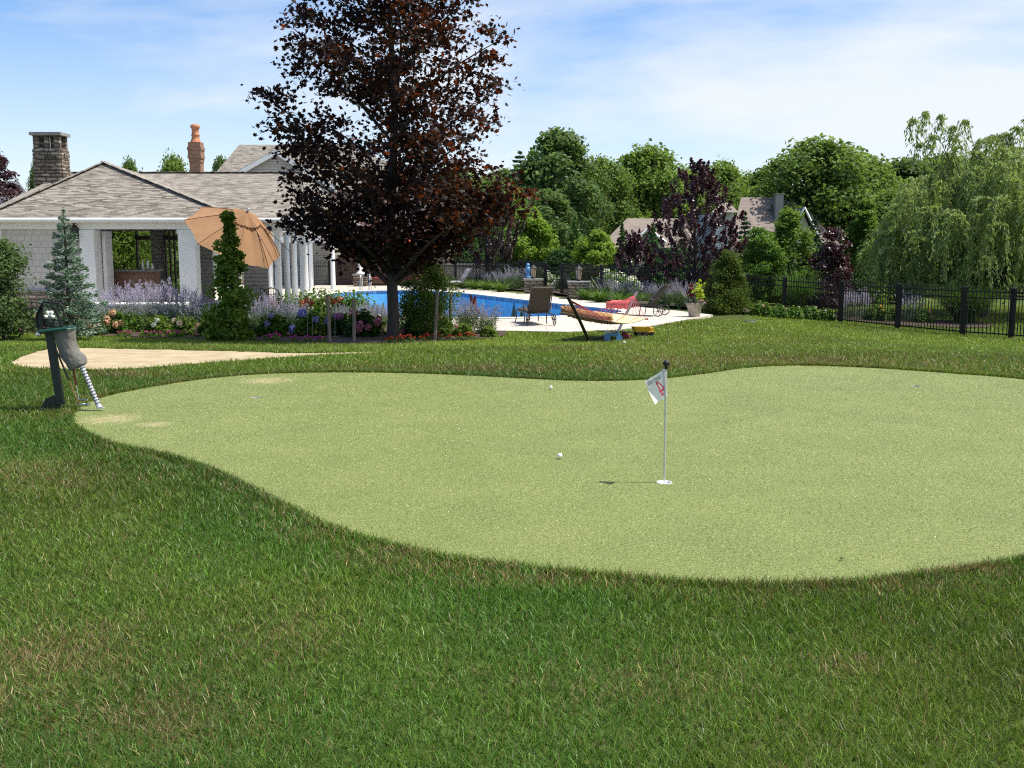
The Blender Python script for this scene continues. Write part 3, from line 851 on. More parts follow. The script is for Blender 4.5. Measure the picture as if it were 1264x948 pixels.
def crown_profile(kind, t):
    if kind == 'round': return np.sqrt(np.clip(1 - (2 * t - 1) ** 2, 0, 1)) * (1 - .1 * t)
    if kind == 'oval': return np.clip(np.sin(PI * np.clip(t, 0, 1) ** .75), 0, 1) ** .7
    if kind == 'cone': return np.clip((1 - t) ** .8 * (.55 + .45 * np.clip(t * 5, 0, 1)), 0, 1)
    if kind == 'pyr': return np.clip(1.08 * (1 - t) ** .62 * np.clip(.62 + t * 2, 0, 1), 0, 1)
    if kind == 'vase': return np.clip(.45 + 1.0 * t, 0, 1) * np.sqrt(np.clip(1 - np.clip((t - .55) / .45, 0, 1) ** 2.2, 0, 1))
def tree(name, label, cat, base, height, R, cb=.15, nleaf=9000, leaf=.2, pal=((.03, .07, .015), (.06, .11, .02)), kind='oval', nclump=110, mat=None, T=None,
         trunk_r=None, group=None, flat=.3, bark=None, spiky=0, cs=.15, squash=.7, lump=.25, droop=0, dmul=1.35):
    mat = mat or M_leaf; T = T_leaf if T is None else T; bark = bark or M_bark
    root = empty(name, base, label, cat, group)
    trunk_r = trunk_r or height * .016
    R *= 1.12; nleaf = int(nleaf * dmul)
    mb = MB()
    th = height * .82
    tp = []; rr = []
    for i in range(7):
        t = i / 6
        tp.append((random.uniform(-1, 1) * .012 * height * t, random.uniform(-1, 1) * .012 * height * t, th * t - .1)); rr.append(trunk_r * (1.25 if i == 0 else (1 - t * .85)))
    mb.tube(tp, rr, n=8, caps=False)
    # clump centres
    t = rng.beta(1.25, 1.1, nclump) if kind in ('cone', 'pyr') else rng.beta(1.3, 1.2, nclump)
    if kind in ('cone', 'pyr'): t = rng.uniform(0, 1, nclump) ** 1.35
    ph = rng.uniform(0, 2 * PI, nclump)
    # lobes: the outline swells and shrinks with direction
    sd = rng.uniform(0, 6.3, 6)
    lb = 1 + lump * (np.sin(2 * ph + sd[0] + t * 3) * .4 + np.sin(3 * ph + sd[1] - t * 7) * .35 + np.sin(5 * ph + sd[2] + t * 11) * .35)
    rad = R * crown_profile(kind, t) * lb * (rng.uniform(0, 1, nclump) ** .42)
    c = np.stack([rad * np.cos(ph), rad * np.sin(ph), height * (cb + (1 - cb) * t)], 1)
    c[:, 2] -= droop * rad
    for k in range(nclump):
        if k % 2 == 0 or nclump < 60:
            zt_ = max(height * cb * .6, c[k][2] - rad[k] * .9 - height * .04)
            zt_ = min(zt_, th)
            f = zt_ / th
            limb(mb, (0, 0, zt_), c[k], trunk_r * (1 - .8 * f) * .42, trunk_r * .05, n=5, sag=.08)
    mb.build('trunk', bark, root)
    w_ = rng.uniform(.5, 1.5, nclump); w_ /= w_.sum()
    ci = rng.choice(nclump, nleaf, p=w_)
    s_ = R * cs * rng.uniform(.6, 1.35, nclump)
    if kind in ('cone', 'pyr'): s_ = s_ * (1.2 - .55 * t)
    off = rng.normal(0, 1, (nleaf, 3)); 
    ln = np.linalg.norm(off, axis=1)[:, None]; off = off / ln * np.minimum(ln, 2.0)
    off[:, 2] *= squash
    cen = c[ci] + off * s_[ci][:, None]
    if spiky:
        up = rng.uniform(0, 1, nleaf) ** 1
        dirn = np.stack([np.cos(ph) * .35, np.sin(ph) * .35, np.ones(nclump)], 1)
        cen = c[ci] + dirn[ci] * (up * spiky * s_[ci] / (R * cs))[:, None] + rng.normal(0, .06, (nleaf, 3)) * (1.2 - up)[:, None]
    hgt = cen[:, 2]
    cen[:, 2] = np.maximum(cen[:, 2], height * cb * .5)
    outn = cen - np.array([0, 0, height * .45]); outn /= np.linalg.norm(outn, axis=1)[:, None] + 1e-6
    Rf = frames(nleaf, flat, outn * .7)
    cm = rng.uniform(0, 1, nclump)[ci] * .6 + rng.uniform(0, 1, nleaf) * .4
    col = colmix(nleaf, pal, .2, cm)
    cards('crown', cen, T, leaf * rng.uniform(.6, 1.3, nleaf), Rf, col, mat, root)
    return root

def conifer(name, label, cat, base, height, R, whorls=22, per=11, needle=.06, dens=50, pal=((.05, .10, .07), (.12, .18, .15)), group=None, droop=.15, mat=None, T=None, z0=.06, tw=.16, mode='spruce', fall=.85):
    root = empty(name, base, label, cat, group)
    mb = MB(); mb.tube([(0, 0, -.1), (0, 0, height * .5), (0, 0, height * .98)], [height * .022, height * .013, height * .002], n=7, caps=False)
    cen = []; dirs = []; cl = []
    for i in range(whorls):
        t = (i / (whorls - 1)) ** .95
        z = height * (z0 + (1 - z0) * t) * .985
        r = R * (1 - t) ** fall * random.uniform(.85, 1.1) + R * .03
        m = max(4, int(per * (1 - t * .5)))
        for k in range(m):
            a = 2 * PI * (k + random.random() * .7) / m + i * 1.3
            rl = r * random.uniform(.7, 1.12)
            end = Vector((math.cos(a) * rl, math.sin(a) * rl, z - rl * droop + rl * random.uniform(-.05, .22)))
            st = Vector((0, 0, z))
            pts = limb(mb, st, end, height * .004 + .004, .002, n=4, sag=.04, segs=3)
            nn = max(6, int(dens * (rl / R) + 4))
            u = rng.uniform(.12, 1.0, nn) ** .8
            p = np.array(st)[None] * (1 - u[:, None]) + np.array(end)[None] * u[:, None]
            side = np.array([-math.sin(a), math.cos(a), 0])
            sw = rng.normal(0, 1, nn) * rl * tw * (1.15 - u)
            p += side[None] * sw[:, None]; p[:, 2] += rng.normal(0, .018, nn) * 2 - np.abs(sw) * .2
            d = np.array(end - st); d /= np.linalg.norm(d)
            dd = d[None] + side[None] * np.sign(sw)[:, None] * .8 + rng.normal(0, .35, (nn, 3))
            cen.append(p); dirs.append(dd); cl.append(np.full(nn, random.random()))
    mb.build('trunk', M_bark, root)
    cen = np.concatenate(cen); dd = np.concatenate(dirs); cl = np.concatenate(cl)
    dd /= np.linalg.norm(dd, axis=1)[:, None]
    a = rng.normal(0, 1, dd.shape); x = np.cross(a, dd); x /= np.linalg.norm(x, axis=1)[:, None]
    Rf = np.stack([x, dd, np.cross(x, dd)], 1)
    n = len(cen)
    col = colmix(n, pal, .2, cl * .5 + rng.uniform(0, 1, n) * .5)
    cards('foliage', cen, T_long * np.array([1.5, 1, 1]) if T is None else T, needle * rng.uniform(.6, 1.3, n), Rf, col, mat or M_needle, root)
    return root

def px_tree(fn, name, label, cat, px, Y, top, wpx, base_z=None, **kw):
    p = D(px, top, Y); z = gz(p.x, Y) if base_z is None else base_z
    Hh = p.z - z
    return fn(name, label, cat, (p.x, Y, z), Hh, wpx / FPX * Y / 2, **kw)

# --- the big copper maple, staked, in the flower bed
def maple():
    base = G(485, 421); Y = base.y
    root = empty('maple_tree', base, 'tall dark purple leaved maple in the flower bed, cropped by the picture top', 'tree')
    s = Y / FPX
    Ht = 11.2
    mb = MB()
    tp = [(0, 0, -.1), (.02, 0, .5), (0, 0, 1.4), (-.03, .02, 2.4), (.05, 0, 3.6), (.12, 0, 5.0), (.06, 0, 6.6), (0, 0, 8.2), (0, 0, 9.6)]
    tr_ = [.165, .128, .115, .11, .095, .078, .058, .035, .012]
    mb.tube(tp, tr_, n=14, caps=False)
    def prof(z):           # half width in metres against height above the ground (from the silhouette)
        zs = [1.85, 2.15, 2.5, 3.1, 3.9, 4.8, 5.6, 6.6, 7.4, 8.4, 9.6, 10.9]
        rs = [.5, 1.2, 2.1, 2.6, 2.5, 2.65, 2.6, 2.5, 2.3, 1.9, 1.3, .3]
        return np.interp(z, zs, rs) * .95
    cs_, cr = [], []
    nb = 62
    for k in range(nb):
        t = (k + .5) / nb
        z1 = 2.05 + 8.6 * t ** 1.0
        a = k * 2.399963 + random.uniform(-.3, .3)
        r = float(prof(z1)) * random.uniform(.78, 1.08)
        zs = max(1.2, z1 - r * random.uniform(.55, 1.0))
        zs = min(zs, 9.3)
        tx = np.interp(zs, [q[2] for q in tp], [q[0] for q in tp])
        r0 = np.interp(zs, [q[2] for q in tp], tr_) * .45
        end = Vector((math.cos(a) * r, math.sin(a) * r, z1 - .12 * r + (0 if k > 8 else .1)))
        pts = limb(mb, (tx, 0, zs), end, r0, .007, n=6, sag=.06, segs=5)
        for j in range(1, 6):
            p = pts[j]; f = j / 5
            nsub = 3 if f < .5 else 4
            if f < .3: nsub = 1
            for q in range(nsub):
                dv_ = Vector((random.gauss(0, 1), random.gauss(0, 1), random.gauss(.1, .5))).normalized() * random.uniform(.25, .6)
                e = p + dv_
                if (Vector((e.x, e.y)).length > float(prof(e.z)) * 1.1): continue
                limb(mb, p, e, .009, .003, n=4, sag=.05, segs=2)
                cs_.append(e); cr.append(random.uniform(.10, .25))
        cs_.append(end); cr.append(.2)
    # a low limb reaching to the right
    for e in [(2.35, -.2, 3.25), (2.0, .3, 2.8), (1.6, -.4, 2.4), (2.5, .2, 3.0), (-2.3, -.2, 2.6), (1.2, .2, 2.3), (-1.0, -.3, 2.35), (2.75, .0, 3.3), (-1.8, .4, 2.2)]:
        pts = limb(mb, (0, 0, max(1.3, e[2] - 1.0)), e, .03, .006, n=5, sag=.05, segs=5)
        for j in (2, 3, 4, 5):
            for q in range(3):
                cs_.append(pts[j] + Vector((random.gauss(0, .2), random.gauss(0, .2), random.gauss(0, .13)))); cr.append(.22)
    mb.build('trunk', M_darkbark, root)
    cc_ = np.array([tuple(v) for v in cs_]); cr = np.array(cr)
    kk = cc_[:, 2] > 1.60 + np.where(cc_[:, 0] > 1.0, .42, .50) * np.maximum(0, np.hypot(cc_[:, 0], cc_[:, 1]) - .5); cc_, cr = cc_[kk], cr[kk]
    print('maple clumps', len(cc_))
    n = 33000
    wts = cr ** 1.5; wts /= wts.sum()
    ci = rng.choice(len(cc_), n, p=wts)
    off = rng.normal(0, 1, (n, 3)); off[:, 2] *= .55
    cen = cc_[ci] + off * cr[ci][:, None]
    sun_side = np.clip((cen[:, 0] * .22 + (cen[:, 2] - 5) * .13 + .45), 0, 1)  # more orange red leaves to the right and top: sunlight put into leaf colour
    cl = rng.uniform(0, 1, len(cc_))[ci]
    red = (rng.uniform(0, 1, n) < (.07 + .50 * cl * sun_side))[:, None]
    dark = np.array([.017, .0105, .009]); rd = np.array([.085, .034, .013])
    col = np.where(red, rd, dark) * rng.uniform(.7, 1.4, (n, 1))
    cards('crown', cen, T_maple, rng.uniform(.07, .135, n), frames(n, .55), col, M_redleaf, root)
maple()

# --- shrubs and small trees in the near bed
BLUE = ((.11, .18, .12), (.26, .36, .27))
px_tree(conifer, 'blue_spruce', 'young blue green spruce in front of the pavilion wall', 'tree', 78, 22.8, 258, 88, whorls=15, per=9, needle=.09, dens=150, pal=BLUE, droop=-.08, tw=.24, fall=.78)
px_tree(tree, 'dwarf_cypress', 'bright green irregular cypress shrub in front of the tan umbrella', 'shrub', 281, 22.2, 266, 52, kind='cone', cb=.03, nleaf=9000, leaf=.085,
        pal=((.07, .14, .018), (.19, .29, .045)), nclump=120, lump=.55, cs=.18, squash=.8, flat=.4, T=T_round, dmul=1.0)
px_tree(tree, 'boxwood_shrub', 'rounded glossy green shrub between the maple trunk and the pool', 'shrub', 527, 23.6, 320, 62, kind='oval', cb=.05, nleaf=9000, leaf=.06,
        pal=((.05, .10, .015), (.15, .23, .04)), nclump=110, lump=.12, cs=.16, flat=.4)
px_tree(tree, 'lilac_shrub', 'loose leafy shrub with purple flower tips at the left edge', 'shrub', -2, 22.5, 300, 84, kind='oval', cb=.02, nleaf=7000, leaf=.085,
        pal=((.05, .10, .03), (.14, .20, .08)), nclump=60, lump=.3, cs=.2)
px_tree(tree, 'round_cypress', 'fat conical yellow green evergreen shrub beside the flower pot', 'shrub', 897, 33.0, 311, 56, base_z=-.5, kind='pyr', cb=.02, nleaf=14000, leaf=.07,
        pal=((.045, .085, .014), (.13, .17, .035)), nclump=130, lump=.12, cs=.17)

# --- planting row behind the far fence
GL = ((.12, .21, .03), (.26, .38, .06)); GM = ((.07, .15, .026), (.15, .26, .052)); GD = ((.030, .075, .024), (.065, .13, .04)); PL = ((.032, .016, .021), (.10, .052, .060))
px_tree(tree, 'plum_tree', 'dark purple leaved plum tree with upright spiky shoots by the fence', 'tree', 860, 38.5, 205, 100, kind='oval', cb=.08, nleaf=15000, leaf=.12,
        pal=PL, nclump=240, mat=M_plumleaf, spiky=.3, cs=.12, lump=.15, bark=M_darkbark)
px_tree(tree, 'young_plum_tree', 'small vase shaped dark leaved tree left of the bright green tree', 'tree', 607, 54, 245, 78, kind='vase', cb=.22, nleaf=9000, leaf=.13,
        pal=((.030, .026, .022), (.075, .05, .045)), nclump=90, mat=M_plumleaf, spiky=.8, cs=.15, bark=M_darkbark)
px_tree(tree, 'lime_green_tree', 'bright lime green rounded tree behind the far fence', 'tree', 652, 58, 262, 66, cb=.05, nleaf=9000, leaf=.19, pal=GL, nclump=90, kind='oval')
px_tree(tree, 'lime_green_tree', 'smaller bright green tree behind the gate', 'tree', 737, 50, 288, 56, cb=.05, nleaf=8000, leaf=.15, pal=GL, nclump=90, kind='oval')
px_tree(tree, 'purple_shrub', 'small dark purple shrub right of the gate', 'shrub', 784, 46, 296, 44, cb=.03, nleaf=6000, leaf=.11, pal=PL, nclump=70, mat=M_plumleaf, kind='oval', spiky=.5)
px_tree(tree, 'purple_shrub', 'dark wine coloured conical shrub between two green trees', 'shrub', 1028, 42, 281, 62, base_z=-.75, cb=.03, nleaf=9000, leaf=.11, pal=PL, nclump=100, mat=M_plumleaf, kind='pyr')
px_tree(conifer, 'arborvitae', 'narrow green arborvitae beside the bright green tree', 'tree', 710, 53, 268, 46, whorls=22, per=11, needle=.22, dens=40, pal=GM)
px_tree(conifer, 'arborvitae', 'slim arborvitae in front of the low tan roof', 'tree', 768, 49, 276, 34, whorls=20, per=10, needle=.19, dens=40, pal=((.05, .11, .02), (.10, .19, .04)))
px_tree(conifer, 'arborvitae', 'green arborvitae just left of the purple plum tree', 'tree', 806, 47, 276, 46, whorls=20, per=10, needle=.19, dens=42, pal=((.035, .10, .02), (.07, .17, .04)))
px_tree(conifer, 'fir_tree', 'small pointed blue green fir in front of the tan house', 'tree', 920, 46, 262, 58, base_z=-.7, whorls=18, per=10, needle=.19, dens=44, pal=((.03, .08, .035), (.06, .14, .06)))
px_tree(tree, 'birch_tree', 'tall light green tree in front of the tan house gable', 'tree', 976, 44, 258, 76, base_z=-.75, cb=.08, nleaf=9000, leaf=.14, pal=((.075, .15, .024), (.18, .28, .05)), nclump=110, kind='pyr')
px_tree(tree, 'birch_tree', 'green leafy tree beside the willow', 'tree', 1068, 44, 252, 64, base_z=-.75, cb=.06, nleaf=9000, leaf=.15, pal=((.07, .145, .024), (.17, .27, .05)), nclump=110, kind='pyr')
px_tree(tree, 'birch_tree', 'low green shrub tree right of the plum tree', 'tree', 940, 43, 280, 56, base_z=-.7, cb=.04, nleaf=7000, leaf=.13, pal=GM, nclump=80, kind='oval')
px_tree(conifer, 'fir_tree', 'thin dark fir right of the tan house gable', 'tree', 1006, 44.5, 266, 66, base_z=-.7, whorls=18, per=10, needle=.19, dens=42, pal=((.03, .075, .03), (.06, .12, .05)))
for k, (px, Y, top, wp, lab) in enumerate([(835, 49, 312, 60, 'dark evergreen shrub behind the plum tree'), (895, 47, 318, 70, 'dark evergreen shrub behind the conical shrub'),
                                      (955, 47, 316, 60, 'dark evergreen shrub at the foot of the tall light green tree'), (1008, 46, 322, 56, 'dark evergreen shrub left of the wine coloured shrub'),
                                      (1062, 47, 322, 60, 'dark evergreen shrub left of the willow'), (1112, 46, 318, 60, 'dark evergreen shrub under the willow left side'), (1160, 52, 322, 90, 'dark evergreen shrub behind the willow trunk'), (1215, 53, 320, 90, 'dark evergreen shrub under the middle of the willow'), (1270, 52, 322, 90, 'dark evergreen shrub at the right edge under the willow'),
                                      (690, 56, 312, 40, 'dark evergreen shrub behind the gate'), (752, 54, 316, 44, 'dark evergreen shrub behind the right lantern pillar'), (628, 60, 312, 50, 'dark evergreen shrub behind the lavender bed'), (575, 61, 300, 50, 'dark evergreen shrub beside the parked driveway table')]):
    px_tree(tree, 'evergreen_shrub', lab, 'shrub', px, Y, top, wp, base_z=-.6, cb=.0, nleaf=5000, leaf=.17, pal=GD, nclump=70, kind='oval', cs=.22)

# --- willow at the right
def willow():
    p = D(1228, 145, 37.0); z = -.75; Hh = p.z - z; R = 4.25
    root = empty('willow_tree', (p.x, 37.0, z), 'big pale green weeping willow at the right edge behind the fence', 'tree')
    mb = MB(); mb.tube([(0, 0, -.1), (.05, 0, 1.2), (-.05, 0, 2.6), (.05, 0, 4.0), (0, 0, 5.4)], [.24, .19, .16, .10, .04], n=10, caps=False)
    cen, dr, cl = [], [], []
    tops = []
    for k in range(430):
        a = random.uniform(0, 2 * PI); t = random.random() ** .55
        r = R * t * random.uniform(.85, 1.05)
        hz = Hh * .83 * math.sqrt(max(0, 1 - (r / (R * 1.08)) ** 2)) * random.uniform(.72, 1.0) + .25
        hz *= 1 + .10 * math.sin(3 * a + 1)
        if k % 3 == 0: hz *= random.uniform(.35, .8)
        tops.append((r * math.cos(a), r * math.sin(a), min(hz, Hh * .93)))
    # wispy leaders that stick out on top
    for px_, py_ in [(1128, 150), (1142, 142), (1160, 146), (1178, 160), (1192, 152), (1222, 172), (1240, 168), (1256, 160), (1268, 150), (1290, 158), (1135, 180), (1152, 170), (1262, 185)]:
        q = D(px_, py_, 37.0 + random.uniform(-1, 1)); tops.append((q.x - p.x, q.y - 37.0, q.z - z))
    for i, e in enumerate(tops):
        wisp = i >= 430
        zs = min(4.8, max(1.0, e[2] * .55))
        if wisp: limb(mb, (e[0] * .45, e[1] * .45, e[2] * .62), e, .022, .004, n=5, sag=.06, segs=6)
        elif i % 3 == 0: limb(mb, (0, 0, zs), e, .05, .006, n=5, sag=.10, segs=5)
        ns = 5 if not wisp else 14
        for s in range(ns):
            a = random.uniform(0, 2 * PI); ln = random.uniform(.6, 2.3) if not wisp else random.uniform(.3, .8)
            sp0 = random.uniform(.15, .75) if not wisp else random.uniform(.1, .35)
            m = int(ln * 34) if not wisp else int(ln * 26)
            u = np.linspace(0, 1, m)
            X = e[0] + math.cos(a) * sp0 * np.sqrt(u) + rng.normal(0, .05, m)
            Yv = e[1] + math.sin(a) * sp0 * np.sqrt(u) + rng.normal(0, .05, m)
            Z = e[2] + .22 * np.sin(u * PI) * (1 - u) - ln * u ** 1.4 + rng.normal(0, .03, m)
            cen.append(np.stack([X, Yv, np.maximum(Z, .25)], 1)); dr.append(np.stack([np.full(m, math.cos(a) * .5), np.full(m, math.sin(a) * .5), -.3 - u], 1) + rng.normal(0, .35, (m, 3)))
            cl.append(np.full(m, random.random()))
    mb.build('trunk', M_bark, root)
    cen = np.concatenate(cen); dd = np.concatenate(dr); cl = np.concatenate(cl); n = len(cen)
    dd /= np.linalg.norm(dd, axis=1)[:, None]
    a = rng.normal(0, 1, dd.shape); x = np.cross(a, dd); x /= np.linalg.norm(x, axis=1)[:, None]
    print('willow', n)
    kz = cen[:, 2] > 1.05 + rng.normal(0, .25, n)
    cen, dd, cl, x = cen[kz], dd[kz], cl[kz], x[kz]; n = len(cen)
    col = colmix(n, ((.15, .215, .065), (.33, .41, .165)), .2, cl * .5 + rng.uniform(0, 1, n) * .5)
    cards('crown', cen, T_long * np.array([1.1, 1, 1]), .18 * rng.uniform(.6, 1.3, n), np.stack([x, dd, np.cross(x, dd)], 1), col, M_leaf, root)
willow()

# --- tall wood behind: four prototypes, then copies
protos = []
WG = [((.070, .125, .042), (.14, .215, .070)), ((.088, .155, .036), (.18, .265, .062)), ((.050, .105, .042), (.098, .17, .072)), ((.105, .175, .036), (.205, .30, .066))]
def wood(px, Y, top, wpx, k, label, name='oak_tree', rz=0.0):
    p = D(px, top, Y); z = -.6; Hh = p.z - z; R = wpx / FPX * Y / 2
    if k >= len(protos) or protos[k] is None:
        while len(protos) <= k: protos.append(None)
        if k == 2: r = conifer(name, label, 'tree', (p.x, Y, z), Hh, R, whorls=26, per=12, needle=.5, dens=34, pal=WG[2], group=None, droop=.1, fall=.7)
        else: r = tree(name, label, 'tree', (p.x, Y, z), Hh, R, cb=.06, nleaf=17000, leaf=.36, pal=WG[k], nclump=170, kind=['oval', 'round', '', 'oval'][k], cs=.145, lump=.35, squash=.75)
        protos[k] = (r, Hh, R); return r
    src, h0, R0 = protos[k]
    r = copy_tree(src); r.name = name; r.location = (p.x, Y, z); r.scale = (R / R0, R / R0, Hh / h0); r.rotation_euler = (0, 0, rz)
    tag(r, label); return r
WOODS = [
 (768, 112, 222, 60, 3, 'low light treetop in the gap right of the tallest tree', 'oak_tree'), (928, 116, 220, 60, 1, 'low treetop in the gap left of the tan house ridge', 'oak_tree'), (622, 100, 215, 60, 0, 'treetop just right of the lower maple branches', 'oak_tree'),
 (688, 92, 168, 84, 0, 'tallest green tree behind the lime green tree', 'oak_tree'), (642, 96, 186, 60, 2, 'dark pointed pine just right of the maple crown', 'pine_tree'),
 (738, 96, 202, 62, 1, 'rounded green tree right of the tallest tree', 'oak_tree'), (800, 100, 188, 84, 3, 'broad light green tree behind the low tan roof', 'oak_tree'),
 (850, 104, 214, 70, 1, 'broad tree crown directly behind the plum tree', 'oak_tree'), (892, 108, 206, 60, 3, 'light green treetop right of the plum tree', 'oak_tree'),
 (948, 112, 212, 60, 0, 'dark green treetop above the left end of the tan house', 'oak_tree'), (1008, 100, 180, 104, 1, 'large spreading tree rising behind the tan house', 'oak_tree'),
 (1035, 103, 232, 70, 2, 'soft blue green pine at the right end of the tan house', 'pine_tree'), (1070, 106, 200, 70, 3, 'light green tree left of the willow top', 'oak_tree'),
 (1118, 110, 202, 80, 0, 'tree crown behind the willow left side', 'oak_tree'), (1170, 112, 198, 80, 1, 'tree crown behind the middle of the willow', 'oak_tree'), (1235, 112, 205, 90, 3, 'tree crown behind the right part of the willow', 'oak_tree'),
 (1310, 105, 200, 110, 0, 'tree beyond the right edge of the picture', 'oak_tree'),
 (600, 84, 226, 70, 1, 'green tree showing under the right side of the maple', 'oak_tree'), (560, 90, 214, 70, 3, 'green tree hidden behind the maple crown', 'oak_tree'),
 (715, 74, 262, 50, 2, 'dark pine behind the gate', 'pine_tree'), (675, 72, 240, 62, 0, 'mid green tree behind the lime green tree', 'oak_tree'),
 (752, 96, 250, 50, 1, 'low tree left of the low tan roof', 'oak_tree'), (1062, 100, 240, 60, 0, 'mid green tree right of the blue green pine', 'oak_tree'), (1105, 92, 240, 60, 1, 'mid green tree at the left flank of the willow', 'oak_tree'),
 (160, 85, 204, 34, 1, 'small treetop showing over the pavilion roof', 'oak_tree'), (212, 85, 199, 56, 3, 'treetop left of the brick chimney over the roof', 'oak_tree'), (272, 85, 201, 40, 0, 'treetop right of the brick chimney over the roof', 'oak_tree'), (345, 90, 205, 40, 1, 'treetop behind the main house roof', 'oak_tree'),
 (44, 70, 208, 26, 0, 'small green tree left of the stone chimney', 'oak_tree')]
for i, (px, Y, top, wp, k, lab, nm) in enumerate(WOODS):
    wood(px, Y, top, wp * (1.35 if px > 500 else 1.0), k, lab, nm, rz=i * 1.1)
px_tree(tree, 'copper_beech', 'purple leaved tree at the far left edge above the roof', 'tree', -6, 60, 190, 50, cb=.1, nleaf=5000, leaf=.22, pal=PL, nclump=60, mat=M_plumleaf, kind='oval')
# a far continuous wood closing the horizon
n = 60000
xx = rng.uniform(-28, 120, n); hh = rng.uniform(0, 1, n) ** .7 * (8.0 + 5.0 * fnoise(xx, xx * 0 + 3, 14, 5))
yy = 128 + rng.normal(0, 3, n)
ci_ = fnoise(xx, hh, 3.0, 7)
cw = cards('far_wood', np.stack([xx, yy, hh - .7], 1), T_leaf, rng.uniform(.8, 1.7, n), frames(n, .2), colmix(n, WG[0], .2, np.clip(ci_ * 1.4 - .2, 0, 1)), M_leaf)
tag(cw, 'distant continuous wood closing the view beyond the houses', 'wood', kind='stuff')

# --- shrubs seen through the pavilion
px_tree(tree, 'evergreen_hedge_shrub', 'sunlit green evergreen seen through the pavilion opening', 'shrub', 150, 44, 255, 66, kind='oval', cb=.0, nleaf=9000, leaf=.14, pal=((.04, .09, .012), (.14, .20, .03)), nclump=90, cs=.2)
px_tree(tree, 'evergreen_hedge_shrub', 'darker green evergreen seen at the right of the pavilion opening', 'shrub', 205, 46, 262, 60, kind='oval', cb=.0, nleaf=8000, leaf=.14, pal=GM, nclump=80, cs=.2)
px_tree(tree, 'evergreen_hedge_shrub', 'green shrub seen at the left of the pavilion opening', 'shrub', 108, 46, 262, 50, kind='oval', cb=.0, nleaf=8000, leaf=.14, pal=GM, nclump=80, cs=.2)
# ------------------------------------------------------------------ buildings
def X(px, Y, py=320): return D(px, py, Y).x
def Zp(py, Y): return D(632, py, Y).z
def winbox(parent, x0, x1, z0, z1, y, nx=2, nz=3, fr=.06, fm=None, glass=None):
    """window in a wall that faces -Y"""
    m = MB()
    m.bx(x0, x1, y - .05, y + .02, z0, z0 + fr); m.bx(x0, x1, y - .05, y + .02, z1 - fr, z1)
    m.bx(x0, x0 + fr, y - .05, y + .02, z0 + fr, z1 - fr); m.bx(x1 - fr, x1, y - .05, y + .02, z0 + fr, z1 - fr)
    for i in range(1, nx):
        xx_ = x0 + (x1 - x0) * i / nx; m.bx(xx_ - .015, xx_ + .015, y - .03, y + .01, z0 + fr, z1 - fr)
    for i in range(1, nz):
        zz_ = z0 + (z1 - z0) * i / nz; m.bx(x0 + fr, x1 - fr, y - .035, y + .01, zz_ - .015, zz_ + .015)
    f = m.build('window', fm or M_whitetrim, parent, world=True)
    g_ = MB().bx(x0 + fr, x1 - fr, y - .005, y + .005, z0 + fr, z1 - fr)
    g_.build('pane', glass or M_glass, f, world=False)
    gl_ = [c for c in children(f)][0]
    for v in gl_.data.vertices: v.co -= parent.location
    return f

YF = 31.0
ZE = Zp(270, YF)                       # eave height
ZB = Zp(283, YF + .15)                     # underside of the beam
pav = empty('pavilion', (X(180, YF), YF, -.35), 'open pool pavilion with shingled hip roof, white pillars and a stone chimney', 'pavilion')
fl = MB(); fl.bx(X(-70, YF), X(386, YF), YF + .1, 39.0, -.349, -.27); fl.build('floor', M_coping, pav, world=True)
# roofs
eL, eR, ap = D(-28, 270, YF - .35), D(300, 270, YF - .35), D(128, 200, 33.2)
eL.z = eR.z = ZE
r = MB()
bk = 38.2
r.roofface([eL, eR, ap], .0)
r.roofface([eR, (eR.x + .3, bk, ZE), ap]); r.roofface([(eR.x + .3, bk, ZE), (eL.x, bk, ZE), ap]); r.roofface([(eL.x, bk, ZE), eL, ap])
yB = YF - .32
b0, b1 = Vector((X(-26, yB), yB, ZE - .012)), Vector((X(393, yB), yB, ZE - .012))
rz_ = Zp(213, 35.2)
q0, q1 = Vector((X(88, 35.2, 213), 35.2, rz_)), Vector((X(374, 35.2, 213), 35.2, rz_))
b2, b3 = Vector((b1.x, 39.6, ZE - .012)), Vector((b0.x, 39.6, ZE - .012))
r.roofface([b0, b1, q1, q0]); r.roofface([b1, b2, q1]); r.roofface([b2, b3, q0, q1]); r.roofface([b3, b0, q0])
roof = r.build('roof', M_shingle, pav, world=True)
rc = MB()
def ridge(a, b, m, w=.13):
    a = Vector(a); b = Vector(b); n = max(2, int((b - a).length / .24)); d = (b - a).normalized(); s = d.cross(Vector((0, 0, 1))).normalized(); u = s.cross(d)
    for i in range(n):
        p = a + (b - a) * ((i + .5) / n); M = Matrix((s, d, u)).transposed()
        m.box(p + u * (.008 + .006 * (i % 2)), (w * 2, (b - a).length / n * 1.02, .02), M=M @ Matrix.Rotation(.05, 3, 'X'))
for a, b in ((eL, ap), (eR, ap), (q0, q1), (q1, b1), (b0, q0)): ridge(a, b, rc)
rc.build('ridge_cap', M_ridge, roof, world=False)
for v in children(roof)[0].data.vertices: v.co -= pav.location
